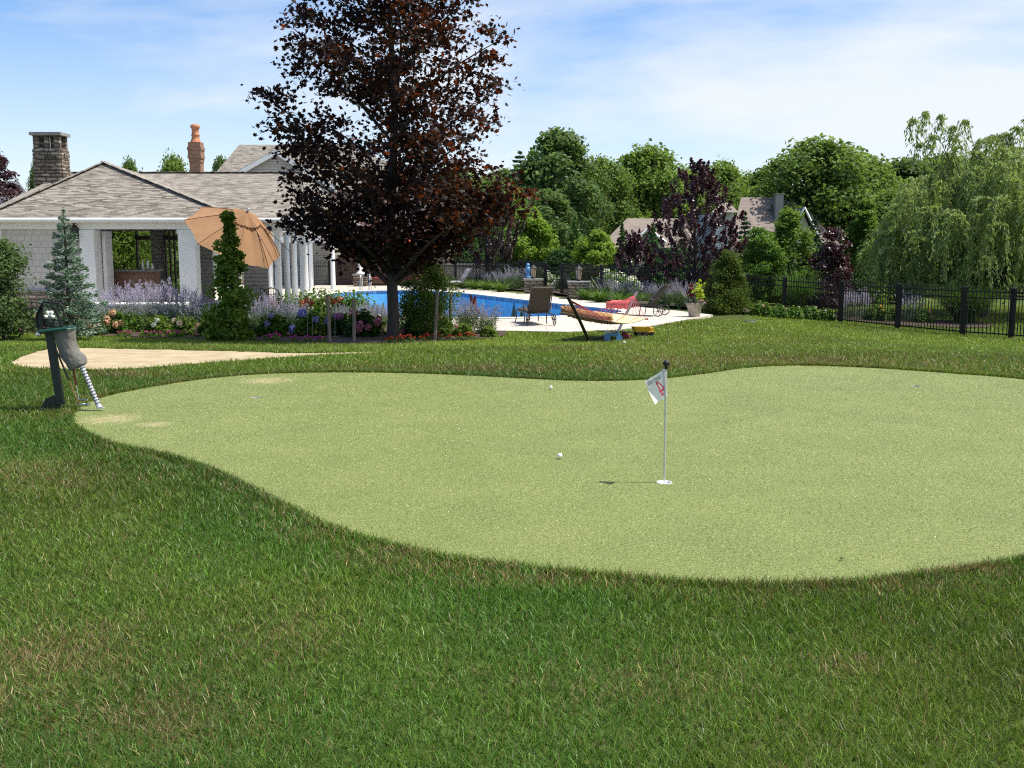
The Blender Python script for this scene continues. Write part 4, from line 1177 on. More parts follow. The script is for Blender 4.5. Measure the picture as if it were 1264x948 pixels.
# gutter, fascia, beam
m = MB(); m.tube([(eL.x - .1, YF - .44, ZE - .05), (b1.x + .05, YF - .44, ZE - .05)], .065, n=8); m.build('gutter', M_whitetrim, pav, world=True)
m = MB(); m.bx(eL.x + .06, b1.x - .1, YF - .365, YF + .15, ZE - .13, ZE - .025); m.build('soffit', M_whitetrim, pav, world=True)
m = MB(); m.bx(X(-60, YF), X(386, YF), YF - .12, YF + .22, ZB, ZE - .132)
m.bx(X(386, YF) - .3, X(386, YF), YF + .222, 38.5, ZB, ZE - .132)
m.build('beam', M_whitetrim, pav, world=True)
m = MB(); m.bx(X(-50, YF), X(384, YF), YF + .24, 39, ZE - .10, ZE - .05); m.build('ceiling', M_ceil, pav, world=True)
# shake wall on a stone base at the left
x0w, x1w = X(-60, YF), X(101, YF)
zst = Zp(360, YF)
m = MB(); m.bx(x0w, x1w, YF + .0, YF + .2, zst + .05, ZB - .002); m.build('shake_wall', M_shake, pav, world=True)
m = MB(); m.bx(x0w, x1w - .02, YF - .1, YF + .2, -.27, zst); m.build('stone_base', M_stone, pav, world=True)
m = MB(); m.bx(x0w, x1w - .02, YF - .13, YF + .2, zst + .002, zst + .048); m.build('sill_ledge', M_slab, pav, world=True)
m = MB(); m.bx(X(-60, YF), X(-60, YF) + .2, YF + .22, 38, -.27, ZB); m.build('side_wall', M_shake, pav, world=True)
for a, b in ((-4, 5), (101, 119), (222, 243)):
    m = MB(); m.bx(X(a, YF), X(b, YF), YF - .1, YF + .33, -.27, ZB - .002)
    c_ = (X(a, YF) + X(b, YF)) / 2; wd_ = X(b, YF) - X(a, YF)
    if wd_ > .3:
        m.bx(c_ - wd_ / 2 - .03, c_ + wd_ / 2 + .03, YF - .13, YF + .36, -.268, -.10)
        m.bx(c_ - wd_ / 2 - .025, c_ + wd_ / 2 + .025, YF - .125, YF + .355, ZB - .14, ZB - .03)
    m.build('pillar', M_whitetrim, pav, world=True)
def column(px, Y, rad, zt):
    m = MB(); x_ = X(px, Y)
    m.lathe([(rad * 1.25, -.27), (rad * 1.25, -.17), (rad * 1.05, -.15), (rad, .0), (rad * .88, zt - .16), (rad * 1.1, zt - .12), (rad * 1.2, zt - .1), (rad * 1.2, zt)], (x_, Y, 0), n=20)
    m.build('column', M_white, pav, world=True)
column(375, YF + .05, .135, ZB - .003); column(343, YF + .05, .11, ZB - .003); column(363, 35, .11, ZB - .003); column(354, 38.2, .11, ZB - .003)
# folding door leaves beside the left pillar
for k, (a, b) in enumerate(((111, 114), (115.5, 119.5))):
    m = MB(); m.bx(X(a + 4, YF), X(b + 4, YF), YF + .36 + .1 * k, YF + .9 + .1 * k, -.265, ZB - .05); m.build('door_leaf', M_white, pav, world=True)
# back wall with openings
YBk = 37.6; zt_ = Zp(285, YBk)
m = MB()
m.bx(X(-40, YBk), X(100, YBk), YBk, YBk + .15, -.27, ZE - .102); m.bx(X(100, YBk), X(386, YBk), YBk, YBk + .15, zt_, ZE - .102)
m.bx(X(187, YBk), X(203, YBk), YBk, YBk + .15, -.27, zt_ - .001); m.bx(X(226, YBk), X(262, YBk), YBk, YBk + .15, -.27, zt_ - .001); m.bx(X(300, YBk), X(330, YBk), YBk, YBk + .15, -.27, zt_ - .001)
m.build('back_wall', M_siding, pav, world=True)
m = MB()
for p_ in (169, 203.8, 209.5, 215, 221): m.bx(X(p_, YBk - .1), X(p_ + 1.8, YBk - .1), YBk - .15, YBk - .01, -.27, zt_)
m.bx(X(169, YBk), X(187, YBk), YBk - .14, YBk - .02, Zp(296, YBk), Zp(291, YBk)); m.bx(X(204, YBk), X(226, YBk), YBk - .14, YBk - .02, Zp(296, YBk), Zp(291, YBk))
m.build('dark_frame', M_darkint, pav, world=True)
# wall lantern
def lantern(parent, c, s, body, glass, name='lantern'):
    m = MB(); m.lathe([(.02, .30), (.05, .27), (.12, .20), (.125, .19), (.10, .18)], c, n=6, smooth=False); m.lathe([(.06, -.12), (.075, -.10), (.075, -.09), (.03, -.14)], c, n=6, smooth=False)
    m.tube([(c[0], c[1], c[2] + .28), (c[0], c[1], c[2] + .35)], .015, n=6)
    for k in range(6):
        a = PI / 3 * k; m.tube([(c[0] + .068 * math.cos(a), c[1] + .068 * math.sin(a), c[2] - .1), (c[0] + .10 * math.cos(a), c[1] + .10 * math.sin(a), c[2] + .19)], .008, n=4)
    m.v = [((v[0] - c[0]) * s + c[0], (v[1] - c[1]) * s + c[1], (v[2] - c[2]) * s + c[2]) for v in m.v]
    o = m.build(name, body, parent, world=parent is not None)
    g_ = MB(); g_.lathe([(.062, -.09), (.09, .185)], c, n=6, smooth=False)
    g_.v = [((v[0] - c[0]) * s + c[0] - (parent.location.x if parent else 0), (v[1] - c[1]) * s + c[1] - (parent.location.y if parent else 0), (v[2] - c[2]) * s + c[2] - (parent.location.z if parent else 0)) for v in g_.v]
    g_.build('lamp_glass', glass, o)
    return o
cL = D(92, 293, YF - .15)
lantern(pav, (cL.x, cL.y, cL.z), 1.3, M_iron, M_glass, 'wall_lantern')
# stone chimney rising behind the roof
ych = 34.0
m = MB(); xa, xb = X(49.5, ych), X(82, ych); zc = Zp(162, ych)
m.bx(xa, xb, ych, ych + .6, 1.5, zc - .52)
for a, b in ((49.5, 56.5), (63, 68), (75, 82)):
    m.bx(X(a, ych), X(b, ych), ych + .002, ych + .14, zc - .519, zc - .13); m.bx(X(a, ych) - .0, X(b, ych) - .0, ych + .46, ych + .598, zc - .519, zc - .13)
# rough faces: individual proud stones
rs = random.Random(3)
z_ = 1.8
while z_ < zc - .62:
    hh_ = rs.uniform(.07, .16); x_ = xa
    while x_ < xb - .05:
        ww = min(rs.uniform(.15, .42), xb - x_)
        m.box((x_ + ww / 2, ych - .01, z_ + hh_ / 2), (ww - .018, .05 + rs.uniform(0, .05), hh_ - .018)); x_ += ww
    y_ = ych
    while y_ < ych + .55:
        ww = min(rs.uniform(.15, .4), ych + .6 - y_)
        m.box((xb + .01, y_ + ww / 2, z_ + hh_ / 2), (.05 + rs.uniform(0, .05), ww - .018, hh_ - .018)); m.box((xa - .01, y_ + ww / 2, z_ + hh_ / 2), (.05 + rs.uniform(0, .05), ww - .018, hh_ - .018)); y_ += ww
    z_ += hh_
ch_ = m.build('stone_chimney', M_stone, pav, world=True)
m = MB(); m.bx(xa - .08, xb + .08, ych - .08, ych + .68, zc - .129, zc - .03); cp = m.build('cap_slab', M_slab, ch_)
for v in cp.data.vertices: v.co -= pav.location
# brick bar counter inside, and grill lid, bottles
yc = 32.6; zct = Zp(333, yc)
bar = empty('bar_counter', (X(160, yc), yc, -.27), 'brick bar counter with grey stone top inside the pavilion', 'counter')
m = MB(); m.bx(X(124, yc), X(188, yc), yc, yc + .7, -.27, zct - .06); m.build('base', M_brick, bar, world=True)
m = MB(); m.bx(X(120, yc), X(190, yc), yc - .12, yc + .85, zct - .058, zct); m.build('top', M_slab, bar, world=True, bevel=.01)
gr = empty('grill_hood', (X(125.5, yc + .4), yc + .4, zct), 'white grill hood standing on the left end of the bar counter', 'grill')
m = MB(); m.bx(-.14, .16, -.25, .25, 0.002, .24); m.build('hood', M_white, gr, bevel=.04)
m = MB(); m.tube([(-.12, -.29, .12), (.14, -.29, .12)], .012); m.tube([(-.1, -.29, .12), (-.1, -.24, .12)], .01); m.tube([(.12, -.29, .12), (.12, -.24, .12)], .01); m.build('handle', M_chrome, gr)
for i, (p_, hh_, mt, lab) in enumerate(((176, .34, M_white, 'white tap fitting on the bar counter, left of the clear bottle'), (182, .36, M_alu, 'clear bottle on the bar counter'), (187.5, .2, M_white, 'small white cup at the right end of the bar counter'))):
    o = MB().lathe([(.04, 0), (.045, .02), (.045, hh_ * .55), (.018, hh_ * .75), (.016, hh_), (.001, hh_)], n=12).build(['tap', 'bottle', 'cup'][i], mt, loc=(X(p_, yc + .3), yc + .3, zct + .002)); tag(o, lab, ['tap', 'bottle', 'cup'][i])
# low white table in front of the pavilion
tb_ = empty('patio_table', (X(165, 28.4), 28.4, -.35), 'long low white table half hidden by the sage flowers', 'table')
zt2 = Zp(374, 28.4)
m = MB(); m.bx(-1.35, 1.35, -.5, .5, zt2 + .35 - .07, zt2 + .35); m.build('table_top', M_white, tb_, bevel=.01)
for sx in (-1.2, 1.2):
    for sy in (-.4, .4): MB().bx(sx - .04, sx + .04, sy - .04, sy + .04, 0, zt2 + .279).build('leg', M_white, tb_)
MB().bx(-1.15, 1.15, -.3, .3, .12, .15).build('shelf', M_white, tb_)

# ---- main house behind
YH = 60.0
hs = empty('main_house', (X(430, YH), YH, -.4), 'pale sided two storey house with brown shingle gables behind the pavilion and maple', 'house')
xe0, xe1 = X(262, YH), X(556, YH); zE = Zp(232, YH)
m = MB(); m.bx(xe0, xe1, YH + .4, YH + 10, -.4, zE); m.build('wall', M_siding, hs, world=True)
rdg = 66.0; zR = Zp(180, rdg)
a0_, a1_ = Vector((xe0 - .5, YH, zE - .1)), Vector((xe1 + .6, YH, zE - .1)); a2_, a3_ = Vector((xe1 + .6, YH + 10.5, zE - .1)), Vector((xe0 - .5, YH + 10.5, zE - .1))
k0, k1 = Vector((X(304, rdg), rdg - .7, zR)), Vector((X(430, rdg), rdg - .7, zR))
m = MB(); m.roofface([a0_, a1_, k1, k0]); m.roofface([a1_, a2_, k1]); m.roofface([a2_, a3_, k0, k1]); m.roofface([a3_, a0_, k0]); m.build('roof', M_shingle, hs, world=True)
YG = 57.5
g0x, g1x = X(273, YG), X(411, YG); pk = D(342, 185, YG)
m = MB(); m.bx(g0x, g1x, YG, YG + 2.9, -.4, Zp(226, YG))
zs_ = Zp(226, YG)
m.add([(g0x, YG, zs_), (g1x, YG, zs_), (pk.x, YG, pk.z - .1), (g0x, YG + 2.9, zs_), (g1x, YG + 2.9, zs_), (pk.x, YG + 2.9, pk.z - .1)], [(0, 1, 2), (5, 4, 3)])
m.build('gable_wall', M_siding, hs, world=True)
m = MB()
ov = .35
sl = (pk.z - zs_) / (pk.x - g0x); sr = (pk.z - zs_) / (g1x - pk.x)
L0 = Vector((g0x - ov, YG - .35, zs_ - ov * sl)); R0_ = Vector((g1x + ov, YG - .35, zs_ - ov * sr)); P0 = Vector((pk.x, YG - .35, pk.z))
bkv = Vector((0, 6.5, 0))
m.roofface([L0, P0, P0 + bkv, L0 + bkv], .0); m.roofface([P0, R0_, R0_ + bkv, P0 + bkv], .0)
m.build('gable_roof', M_shingle, hs, world=True)
m = MB()
for a, b in ((L0, P0), (P0, R0_)):
    d_ = (b - a); q_ = [a, b, b - Vector((0, 0, .28)), a - Vector((0, 0, .28))]
    q_ = [p - Vector((0, 0, .02)) for p in q_]; f_ = [p + Vector((0, .08, 0)) for p in q_]
    m.add(q_ + f_, [(0, 1, 2, 3), (7, 6, 5, 4), (0, 4, 5, 1), (3, 2, 6, 7)])
m.build('rake_trim', M_whitetrim, hs, world=True)
winbox(hs, X(379.5, YG), X(397.5, YG), Zp(264, YG), Zp(233, YG), YG - .01, 3, 4, fr=.10)
for px0 in (428, 466, 536): winbox(hs, X(px0, YH), X(px0 + 14, YH), Zp(330, YH), Zp(298, YH), YH + .39, 2, 4, fr=.08)
for px0 in (440, 500): winbox(hs, X(px0, YH), X(px0 + 14, YH), Zp(272, YH), Zp(246, YH), YH + .39, 2, 4, fr=.08)
m = MB(); m.bx(X(410, YH), xe1 - .01, YH + .3, YH + .398, -.4, Zp(310, YH)); m.build('stone_facing', M_palestone, hs, world=True)
# porch with low roof
yp = 51.5
m = MB(); za = Zp(291, yp); zb_ = Zp(283, yp + 2)
m.roofface([(X(330, yp), yp, za), (X(412, yp), yp, za), (X(412, yp), 57.4, zb_ + .9), (X(330, yp), 57.4, zb_ + .9)], 0)
m.build('porch_roof', M_shingle, hs, world=True)
m = MB(); m.bx(X(330, yp), X(411.5, yp), yp + .03, yp + .25, za - .34, za - .03); m.build('porch_beam', M_whitetrim, hs, world=True)
for p_ in (333, 383, 410):
    MB().lathe([(.14, -.38), (.12, -.2), (.10, za - .36)], (X(p_, yp), yp + .14, 0), n=14).build('porch_column', M_white, hs, world=True)
# red awning over the terrace
ya = 57.0
m = MB(); z1_, z0_ = Zp(292, 60.2), Zp(304, ya)
m.roofface([(X(420, ya), ya, z0_), (X(545, ya), ya, z0_), (X(545, ya), 60.38, z1_), (X(420, ya), 60.38, z1_)], .03)
n_s = 24
xs_ = [X(420, ya) + (X(545, ya) - X(420, ya)) * i / n_s for i in range(n_s + 1)]
m.add([(x_, ya - .01, z0_) for x_ in xs_] + [(x_, ya - .01, z0_ - (.22 if i % 2 else .14)) for i, x_ in enumerate(xs_)], [(i, i + 1, i + 2 + n_s, i + 1 + n_s) for i in range(n_s)])
m.build('awning', M_redcanvas, hs, world=True)
# wing and brick chimney
yw = 56.0
m = MB(); m.bx(X(205, yw), X(296, yw), yw, yw + 5, -.4, Zp(238, yw)); m.build('wing_wall', M_siding, hs, world=True)
m = MB(); zr_ = Zp(217, yw + 2.5); ze_ = Zp(238, yw)
m.roofface([(X(203, yw), yw - .3, ze_), (X(296, yw), yw - .3, ze_), (X(296, yw), yw + 2.5, zr_), (X(203, yw), yw + 2.5, zr_)]); m.roofface([(X(296, yw), yw + 5.3, ze_), (X(203, yw), yw + 5.3, ze_), (X(203, yw), yw + 2.5, zr_), (X(296, yw), yw + 2.5, zr_)])
m.build('wing_roof', M_shingle, hs, world=True)
yb = 58.0; xc = X(242, yb, 185); u_ = yb / FPX
def zz(py): return Zp(py, yb)
m = MB()
for y0_, y1_, hw in ((216, 201, 6.6), (201, 196, 7.2), (196, 192, 8.2), (192, 186, 7.7), (186, 182, 8.4), (182, 176, 7.3)):
    m.bx(xc - hw * u_, xc + hw * u_, yb - hw * u_, yb + hw * u_, zz(y0_) + .001, zz(y1_))
m.bx(xc - 6.6 * u_, xc + 6.6 * u_, yb - 6.6 * u_, yb + 6.6 * u_, 2, zz(216))
bc = m.build('brick_chimney', M_brick, hs, world=True)
m = MB(); m.lathe([(6.6 * u_, zz(176)), (5.0 * u_, zz(172)), (4.6 * u_, zz(171)), (4.6 * u_, zz(168)), (5.4 * u_, zz(167)), (4.2 * u_, zz(165.5)), (4.2 * u_, zz(159)), (5.6 * u_, zz(158)), (5.4 * u_, zz(154.5)), (3.6 * u_, zz(153.5)), (3.0 * u_, zz(158))], (xc, yb, 0), n=16)
cpt = m.build('clay_pot', M_clay, bc)
for v in cpt.data.vertices: v.co -= hs.location

# ---- neighbours' houses
def simple_house(name, label, Y, wall, roofs, wmat, rmat, extra=None):
    h = empty(name, (X(wall[0], Y), Y, -.6), label, 'house')
    m = MB(); m.bx(X(wall[0], Y), X(wall[1], Y), Y + .5, Y + 8, -.6, Zp(wall[2], Y)); m.build('wall', wmat, h, world=True)
    m = MB()
    for f in roofs: m.roofface([D(*p) if isinstance(p, tuple) else p for p in f])
    m.build('roof', rmat, h, world=True)
    return h
h1 = simple_house('neighbour_house', 'tan roofed house with front gable and small chimney, right of plum tree', 92, (905, 1030, 305),
    [[(900, 305, 91), (1036, 305, 91), (994, 255, 96), (958, 243.5, 99), (915, 243.5, 99)], [(1036, 305, 91), (1046, 300, 101), (958, 243.5, 99), (994, 255, 96)], [(900, 305, 91), (915, 243.5, 99), (905, 290, 105)]], M_siding, M_tanroof)
m = MB()
gp = D(993, 256, 90.4); gl = D(968, 300, 90.4); gr_ = D(1018, 306, 90.4); gl.z = gr_.z
m.roofface([gl, gp, gp + Vector((0, 7, 0)), gl + Vector((0, 7, 0))]); m.roofface([gp, gr_, gr_ + Vector((0, 7, 0)), gp + Vector((0, 7, 0))]); m.build('gable_roof', M_tanroof, h1, world=True)
m = MB(); m.add([gl + Vector((.35, .5, -.15)), gr_ + Vector((-.35, .5, -.15)), gp + Vector((0, .5, -.4)), Vector((gl.x + .35, gl.y + .5, -.6)), Vector((gr_.x - .35, gr_.y + .5, -.6))], [(0, 1, 2), (3, 4, 1, 0)]); m.build('gable_wall', M_siding, h1, world=True)
m = MB()
for a, b in ((gl, gp), (gp, gr_)): m.tube([a, b], .09, n=4)
m.build('rake_trim', M_whitetrim, h1, world=True)
m = MB(); c_ = D(962.5, 247, 95); m.bx(c_.x - .35, c_.x + .35, 95, 95.7, c_.z - 2, D(962, 240, 95).z); m.bx(c_.x - .45, c_.x + .45, 94.9, 95.8, D(962, 240, 95).z + .001, D(962, 238.8, 95).z); m.build('chimney', M_slab, h1, world=True)
# roof to the left of it, half behind the plum tree
h2 = simple_house('neighbour_house', 'low neighbour house with tan hip roof, left of the plum tree', 84, (755, 860, 300),
    [[(738, 306, 83), (872, 306, 83), (846, 269.5, 88), (774, 269.5, 88)], [(738, 306, 83), (774, 269.5, 88), (752, 300, 94)], [(872, 306, 83), (864, 300, 94), (846, 269.5, 88)]], M_siding, M_tanroof)
m = MB(); gp = D(800, 283, 82.4); gl = D(781, 299, 82.4); gr_ = D(822, 299, 82.4)
m.roofface([gl, gp, gp + Vector((0, 5, 0)), gl + Vector((0, 5, 0))]); m.roofface([gp, gr_, gr_ + Vector((0, 5, 0)), gp + Vector((0, 5, 0))]); m.build('gable_roof', M_tanroof, h2, world=True)
m = MB(); m.add([gl + Vector((.3, .4, -.1)), gr_ + Vector((-.3, .4, -.1)), gp + Vector((0, .4, -.3)), Vector((gl.x + .3, gl.y + .4, -.6)), Vector((gr_.x - .3, gr_.y + .4, -.6))], [(0, 1, 2), (3, 4, 1, 0)]); m.build('gable_wall', M_siding, h2, world=True)
m = MB()
for a, b in ((gl, gp), (gp, gr_)): m.tube([a, b], .12, n=4)
m.build('rake_trim', M_whitetrim, h2, world=True)
h3 = simple_house('neighbour_house', 'grey roofed neighbour house just showing left of the stone chimney', 72, (-30, 40, 250),
    [[(-30, 252, 71), (42, 252, 71), (22.5, 223.5, 75), (-10, 223.5, 75)], [(42, 252, 71), (42, 250, 80), (22.5, 223.5, 75)]], M_siding, M_greyroof)
h4 = simple_house('neighbour_house', 'pale blue grey house wall glimpsed between the plum tree branches', 72, (884, 906, 262),
    [[(878, 262, 71), (912, 262, 71), (900, 250, 75), (890, 250, 75)]], noisemat('pale_blue_siding', (.42, .45, .52), (.46, .49, .56), scale=2), M_tanroof)
# pale garden wall beyond the fence
gw = empty('garden_wall', (X(594, 60), 58.6, -.4), 'low pale stone garden wall beyond the far fence under the small dark tree', 'wall')
m = MB(); m.bx(X(540, 58.6), X(646, 58.6), 58.6, 59.0, -.4, Zp(327, 58.6)); m.build('wall_body', M_palestone, gw, world=True)
m = MB(); m.bx(X(539, 58.6), X(647, 58.6), 58.54, 59.06, Zp(327, 58.6) + .001, Zp(325, 58.6)); m.build('coping', M_coping, gw, world=True)

# ------------------------------------------------------------------ fences
def fence_run(name, label, pts, h, spacing=2.35, ps=.115, arch=None, cat='fence', postw=.055, first=True, last=True):
    """pts: [(x,y,z)]"""
    root = empty(name, pts[0], label, cat)
    o = Vector(pts[0])
    posts = []
    for a, b in zip(pts[:-1], pts[1:]):
        a = Vector(a); b = Vector(b); n = max(1, round((b - a).length / spacing))
        for i in range(n): posts.append((a + (b - a) * i / n, a + (b - a) * (i + 1) / n))
    allp = [posts[0][0]] + [q[1] for q in posts]
    for i, p in enumerate(allp):
        if (i == 0 and not first) or (i == len(allp) - 1 and not last): continue
        m = MB(); q = p - o
        m.bx(q.x - postw, q.x + postw, q.y - postw, q.y + postw, q.z - .1, q.z + h + .03)
        m.bx(q.x - postw - .015, q.x + postw + .015, q.y - postw - .015, q.y + postw + .015, q.z + h + .0305, q.z + h + .055)
        m.lathe([(postw * 1.2, h + .056), (postw * .5, h + .085), (.001, h + .10)], (q.x, q.y, q.z), n=4, smooth=False)
        m.build('post', M_black, root)
    for a, b in posts:
        m = MB(); d = b - a; L_ = (Vector((d.x, d.y))).length; ang = math.atan2(d.y, d.x)
        sl_ = d.z / L_
        Ms = Matrix.Rotation(ang, 3, 'Z') @ Matrix.Rotation(-math.atan(sl_), 3, 'Y')
        for zz_ in (.10, h - .24, h - .06):
            c = (a + b) / 2 - o + Vector((0, 0, zz_)); m.box(c, (L_ - postw * 2, .03, .035), M=Ms)
        n = int(L_ / ps)
        for k in range(1, n):
            t = k / n; p = a + d * t - o
            tall = h + .06 if k % 1 == 0 else h
            m.box((p.x, p.y, p.z + (.05 + tall) / 2), (.019, .019, tall - .05), rz=ang)
            m.lathe([(.016, tall), (.010, tall + .02), (.001, tall + .06)], p, n=4, smooth=False)
        m.build('fence_panel', M_black, root)
    return root
def pz(px, py, z=-.35):
    p = P(px, py, z); return (p.x, p.y, z)
FH = 1.32
fa = [(X(250, 56.4), 56.4, -.38), (X(562, 56.4), 56.4, -.38), pz(642, 355.5), pz(673, 361)]
fence_run('pool_fence', 'black metal picket fence behind the pool, left of the gate', fa, FH)
# gate with a scooped top
g0, g1 = Vector(pz(673, 361)), Vector(pz(694, 364.0))
gt = empty('pool_gate', g0, 'black metal picket gate with a dipped top between two stone lantern pillars', 'gate')
d = g1 - g0; Lg = d.length; ang = math.atan2(d.y, d.x)
m = MB()
for t in (.08, .92): p = d * t; m.box((p.x, p.y, .72), (.05, .05, 1.3), rz=ang)
for zz_ in (.16, .98): m.box(d * .5 + Vector((0, 0, zz_)), (Lg * .82, .035, .04), rz=ang)
for k in range(1, 10):
    t = .08 + .84 * k / 10; p = d * t; hh_ = 1.34 - .16 * math.sin(PI * k / 10)
    m.box((p.x, p.y, .14 + (hh_ - .14) / 2), (.019, .019, hh_ - .14), rz=ang)
m.build('gate_leaf', M_black, gt)
m = MB(); pts_ = [d * (.08 + .84 * k / 10) + Vector((0, 0, 1.30 - .16 * math.sin(PI * k / 10))) for k in range(11)]; m.tube(pts_, .018, n=6); m.build('top_rail', M_black, gt)
MB().box(d * .86 + Vector((0, -.04, 1.05)), (.09, .05, .14), rz=ang).build('latch', M_black, gt)
fb = [(g1.x, g1.y, -.35), pz(742, 369.5), (6.9, 37.4, -.42), (8.6, 37.3, -.62), (9.75, 36.4, -.70)]
fb = [(a, b, c) for a, b, c in fb]
fence_run('pool_fence', 'black metal picket fence from the gate past the plum tree to the conical shrub', fb, FH)
# right fence, stepping towards the camera
fc = [(9.75, 36.4, -.70)]
pr = [(1037, 398), (1107.5, 405.6), (1188, 413.5), (1247.5, 417.5), (1325, 424)]
for p_ in pr:
    q = G(*p_); fc.append((q.x, q.y, q.z))
print('fence posts', fc)
fence_run('pool_fence', 'black metal picket fence running along the right side of the lawn', fc, FH, spacing=3.0, first=False)

# stone pillars with lanterns
def pillar(px, py, wpx, hpx, label, lant=True, glass=None):
    p = P(px, py, -.35); s = p.y / FPX; w_ = wpx * s; h_ = hpx * s
    r_ = empty('stone_pillar', (p.x, p.y + w_ / 2, -.35), label, 'pillar')
    m = MB(); m.bx(-w_ / 2, w_ / 2, -w_ / 2, w_ / 2, 0, h_ - .08)
    rs = random.Random(int(px))
    z_ = .02
    while z_ < h_ - .16:
        hh_ = rs.uniform(.07, .12)
        for sgn in (0, 1, 2, 3):
            t_ = -w_ / 2
            while t_ < w_ / 2 - .06:
                ww = min(rs.uniform(.12, .3), w_ / 2 - t_)
                dep = rs.uniform(.01, .035)
                Mz = Matrix.Rotation(sgn * PI / 2, 3, 'Z')
                m.box(Mz @ Vector((t_ + ww / 2, -w_ / 2 - dep / 2 + .004, z_ + hh_ / 2)), (ww - .014, dep + .01, hh_ - .014), M=Mz); t_ += ww
        z_ += hh_
    m.build('stonework', M_stone, r_)
    m = MB(); m.bx(-w_ / 2 - .06, w_ / 2 + .06, -w_ / 2 - .06, w_ / 2 + .06, h_ - .078, h_); m.build('cap_slab', M_slab, r_, bevel=.01)
    if lant:
        l_ = lantern(r_, (r_.location.x, r_.location.y, -.35 + h_ + .20), 1.45, M_iron, glass or M_lampglass)
        # foot of the lantern
        MB().lathe([(.09, h_ + .001), (.09, h_ + .02), (.03, h_ + .05), (.03, h_ + .09)], n=10).build('lantern_foot', M_iron, r_)
    return r_, h_, w_
pillar(658.5, 362.5, 21.5, 18, 'stone pillar with a lantern left of the gate, beside a blue ornament')
pillar(715, 369, 24, 21.5, 'stone pillar with a lantern right of the gate')
r3, h3_, w3_ = pillar(444, 353.5, 15, 15, 'stone pillar with a white lamp at the far side of the pool', lant=False)
MB().lathe([(.26, h3_ + .001), (.26, h3_ + .04), (.16, h3_ + .12), (.13, h3_ + .5), (.15, h3_ + .55), (.02, h3_ + .62), (.001, h3_ + .62)], n=12).build('white_lamp', M_white, r3)
pb = P(652.5, 361, -.35); hb = 18 * pb.y / FPX - .35
m = MB(); m.lathe([(.14, 0), (.14, .04), (.08, .10), (.11, .24), (.14, .34), (.12, .46), (.05, .52)], n=14); m.ball((0, 0, .58), .09, 8)
m.tube([(.08, 0, .42), (.2, -.03, .33), (.14, -.08, .26)], .03, n=6)
tag(m.build('garden_ornament', M_blue, loc=(pb.x - .03, pb.y + .25, hb + .001)), 'small light blue garden ornament on the left gate pillar', 'ornament')

# ------------------------------------------------------------------ flower bed plants
def petals(name, r, n, col, parent, loc, size=.035, half=False):
    v = rng.normal(0, 1, (n, 3)); v /= np.linalg.norm(v, axis=1)[:, None]
    if half: v[:, 2] = np.abs(v[:, 2])
    cen = v * r * rng.uniform(.75, 1.05, (n, 1))
    o = cards(name, cen, T_round, size * rng.uniform(.8, 1.2, n), frames(n, 0, v * 1.6), np.array(col)[None] * rng.uniform(.75, 1.2, (n, 1)) * np.ones((n, 3)), M_petal, parent)
    o.location = loc; return o
def hydrangea(label, p, s, col, nb=6, pal=((.035, .085, .015), (.09, .16, .03)), R=.42, name='hydrangea', br=.085, leafs=.095, group=None, hmul=1.0):
    root = empty(name, p, label, 'plant', group)
    n = 900
    v = rng.normal(0, 1, (n, 3)); v /= np.linalg.norm(v, axis=1)[:, None]; v[:, 2] = np.abs(v[:, 2])
    rr_ = rng.uniform(.35, 1, n) ** .5
    cen = v * rr_[:, None] * np.array([R, R, R * 1.15 * hmul]) * (1 + .15 * np.sin(5 * np.arctan2(v[:, 1], v[:, 0])))[:, None]
    cen[:, 2] += .05
    cards('leaves', cen, T_round, leafs * rng.uniform(.6, 1.25, n), frames(n, .5, v * .6), colmix(n, pal, .25, rng.uniform(0, 1, n)), M_leaf, root)
    m = MB()
    for k in range(7):
        a = rng.uniform(0, 6.28); m.tube([(0, 0, 0), (math.cos(a) * R * .6, math.sin(a) * R * .6, R * .9)], .008, n=4, caps=False)
    m.build('stems', M_bark, root)
    me0 = None
    for k in range(nb):
        a = rng.uniform(0, 2 * PI) if k > nb * .6 else rng.uniform(PI * 1.05, 1.95 * PI); e = rng.uniform(.15, 1.2)
        loc = (math.cos(a) * math.cos(e) * R * 1.0, math.sin(a) * math.cos(e) * R * 1.0, .08 + math.sin(e) * R * 1.12 * hmul)
        if me0 is None: o = petals('flower_head', br, 90, col, root, loc, .042); me0 = o.data
        else: o = link('flower_head', me0, M_petal, root); o.location = loc; o.rotation_euler = (rng.uniform(0, 3), 0, rng.uniform(0, 3))
        o.scale = [float(rng.uniform(.8, 1.15))] * 3
    root.scale = (s, s, s); root.rotation_euler = (0, 0, 0)
    return root
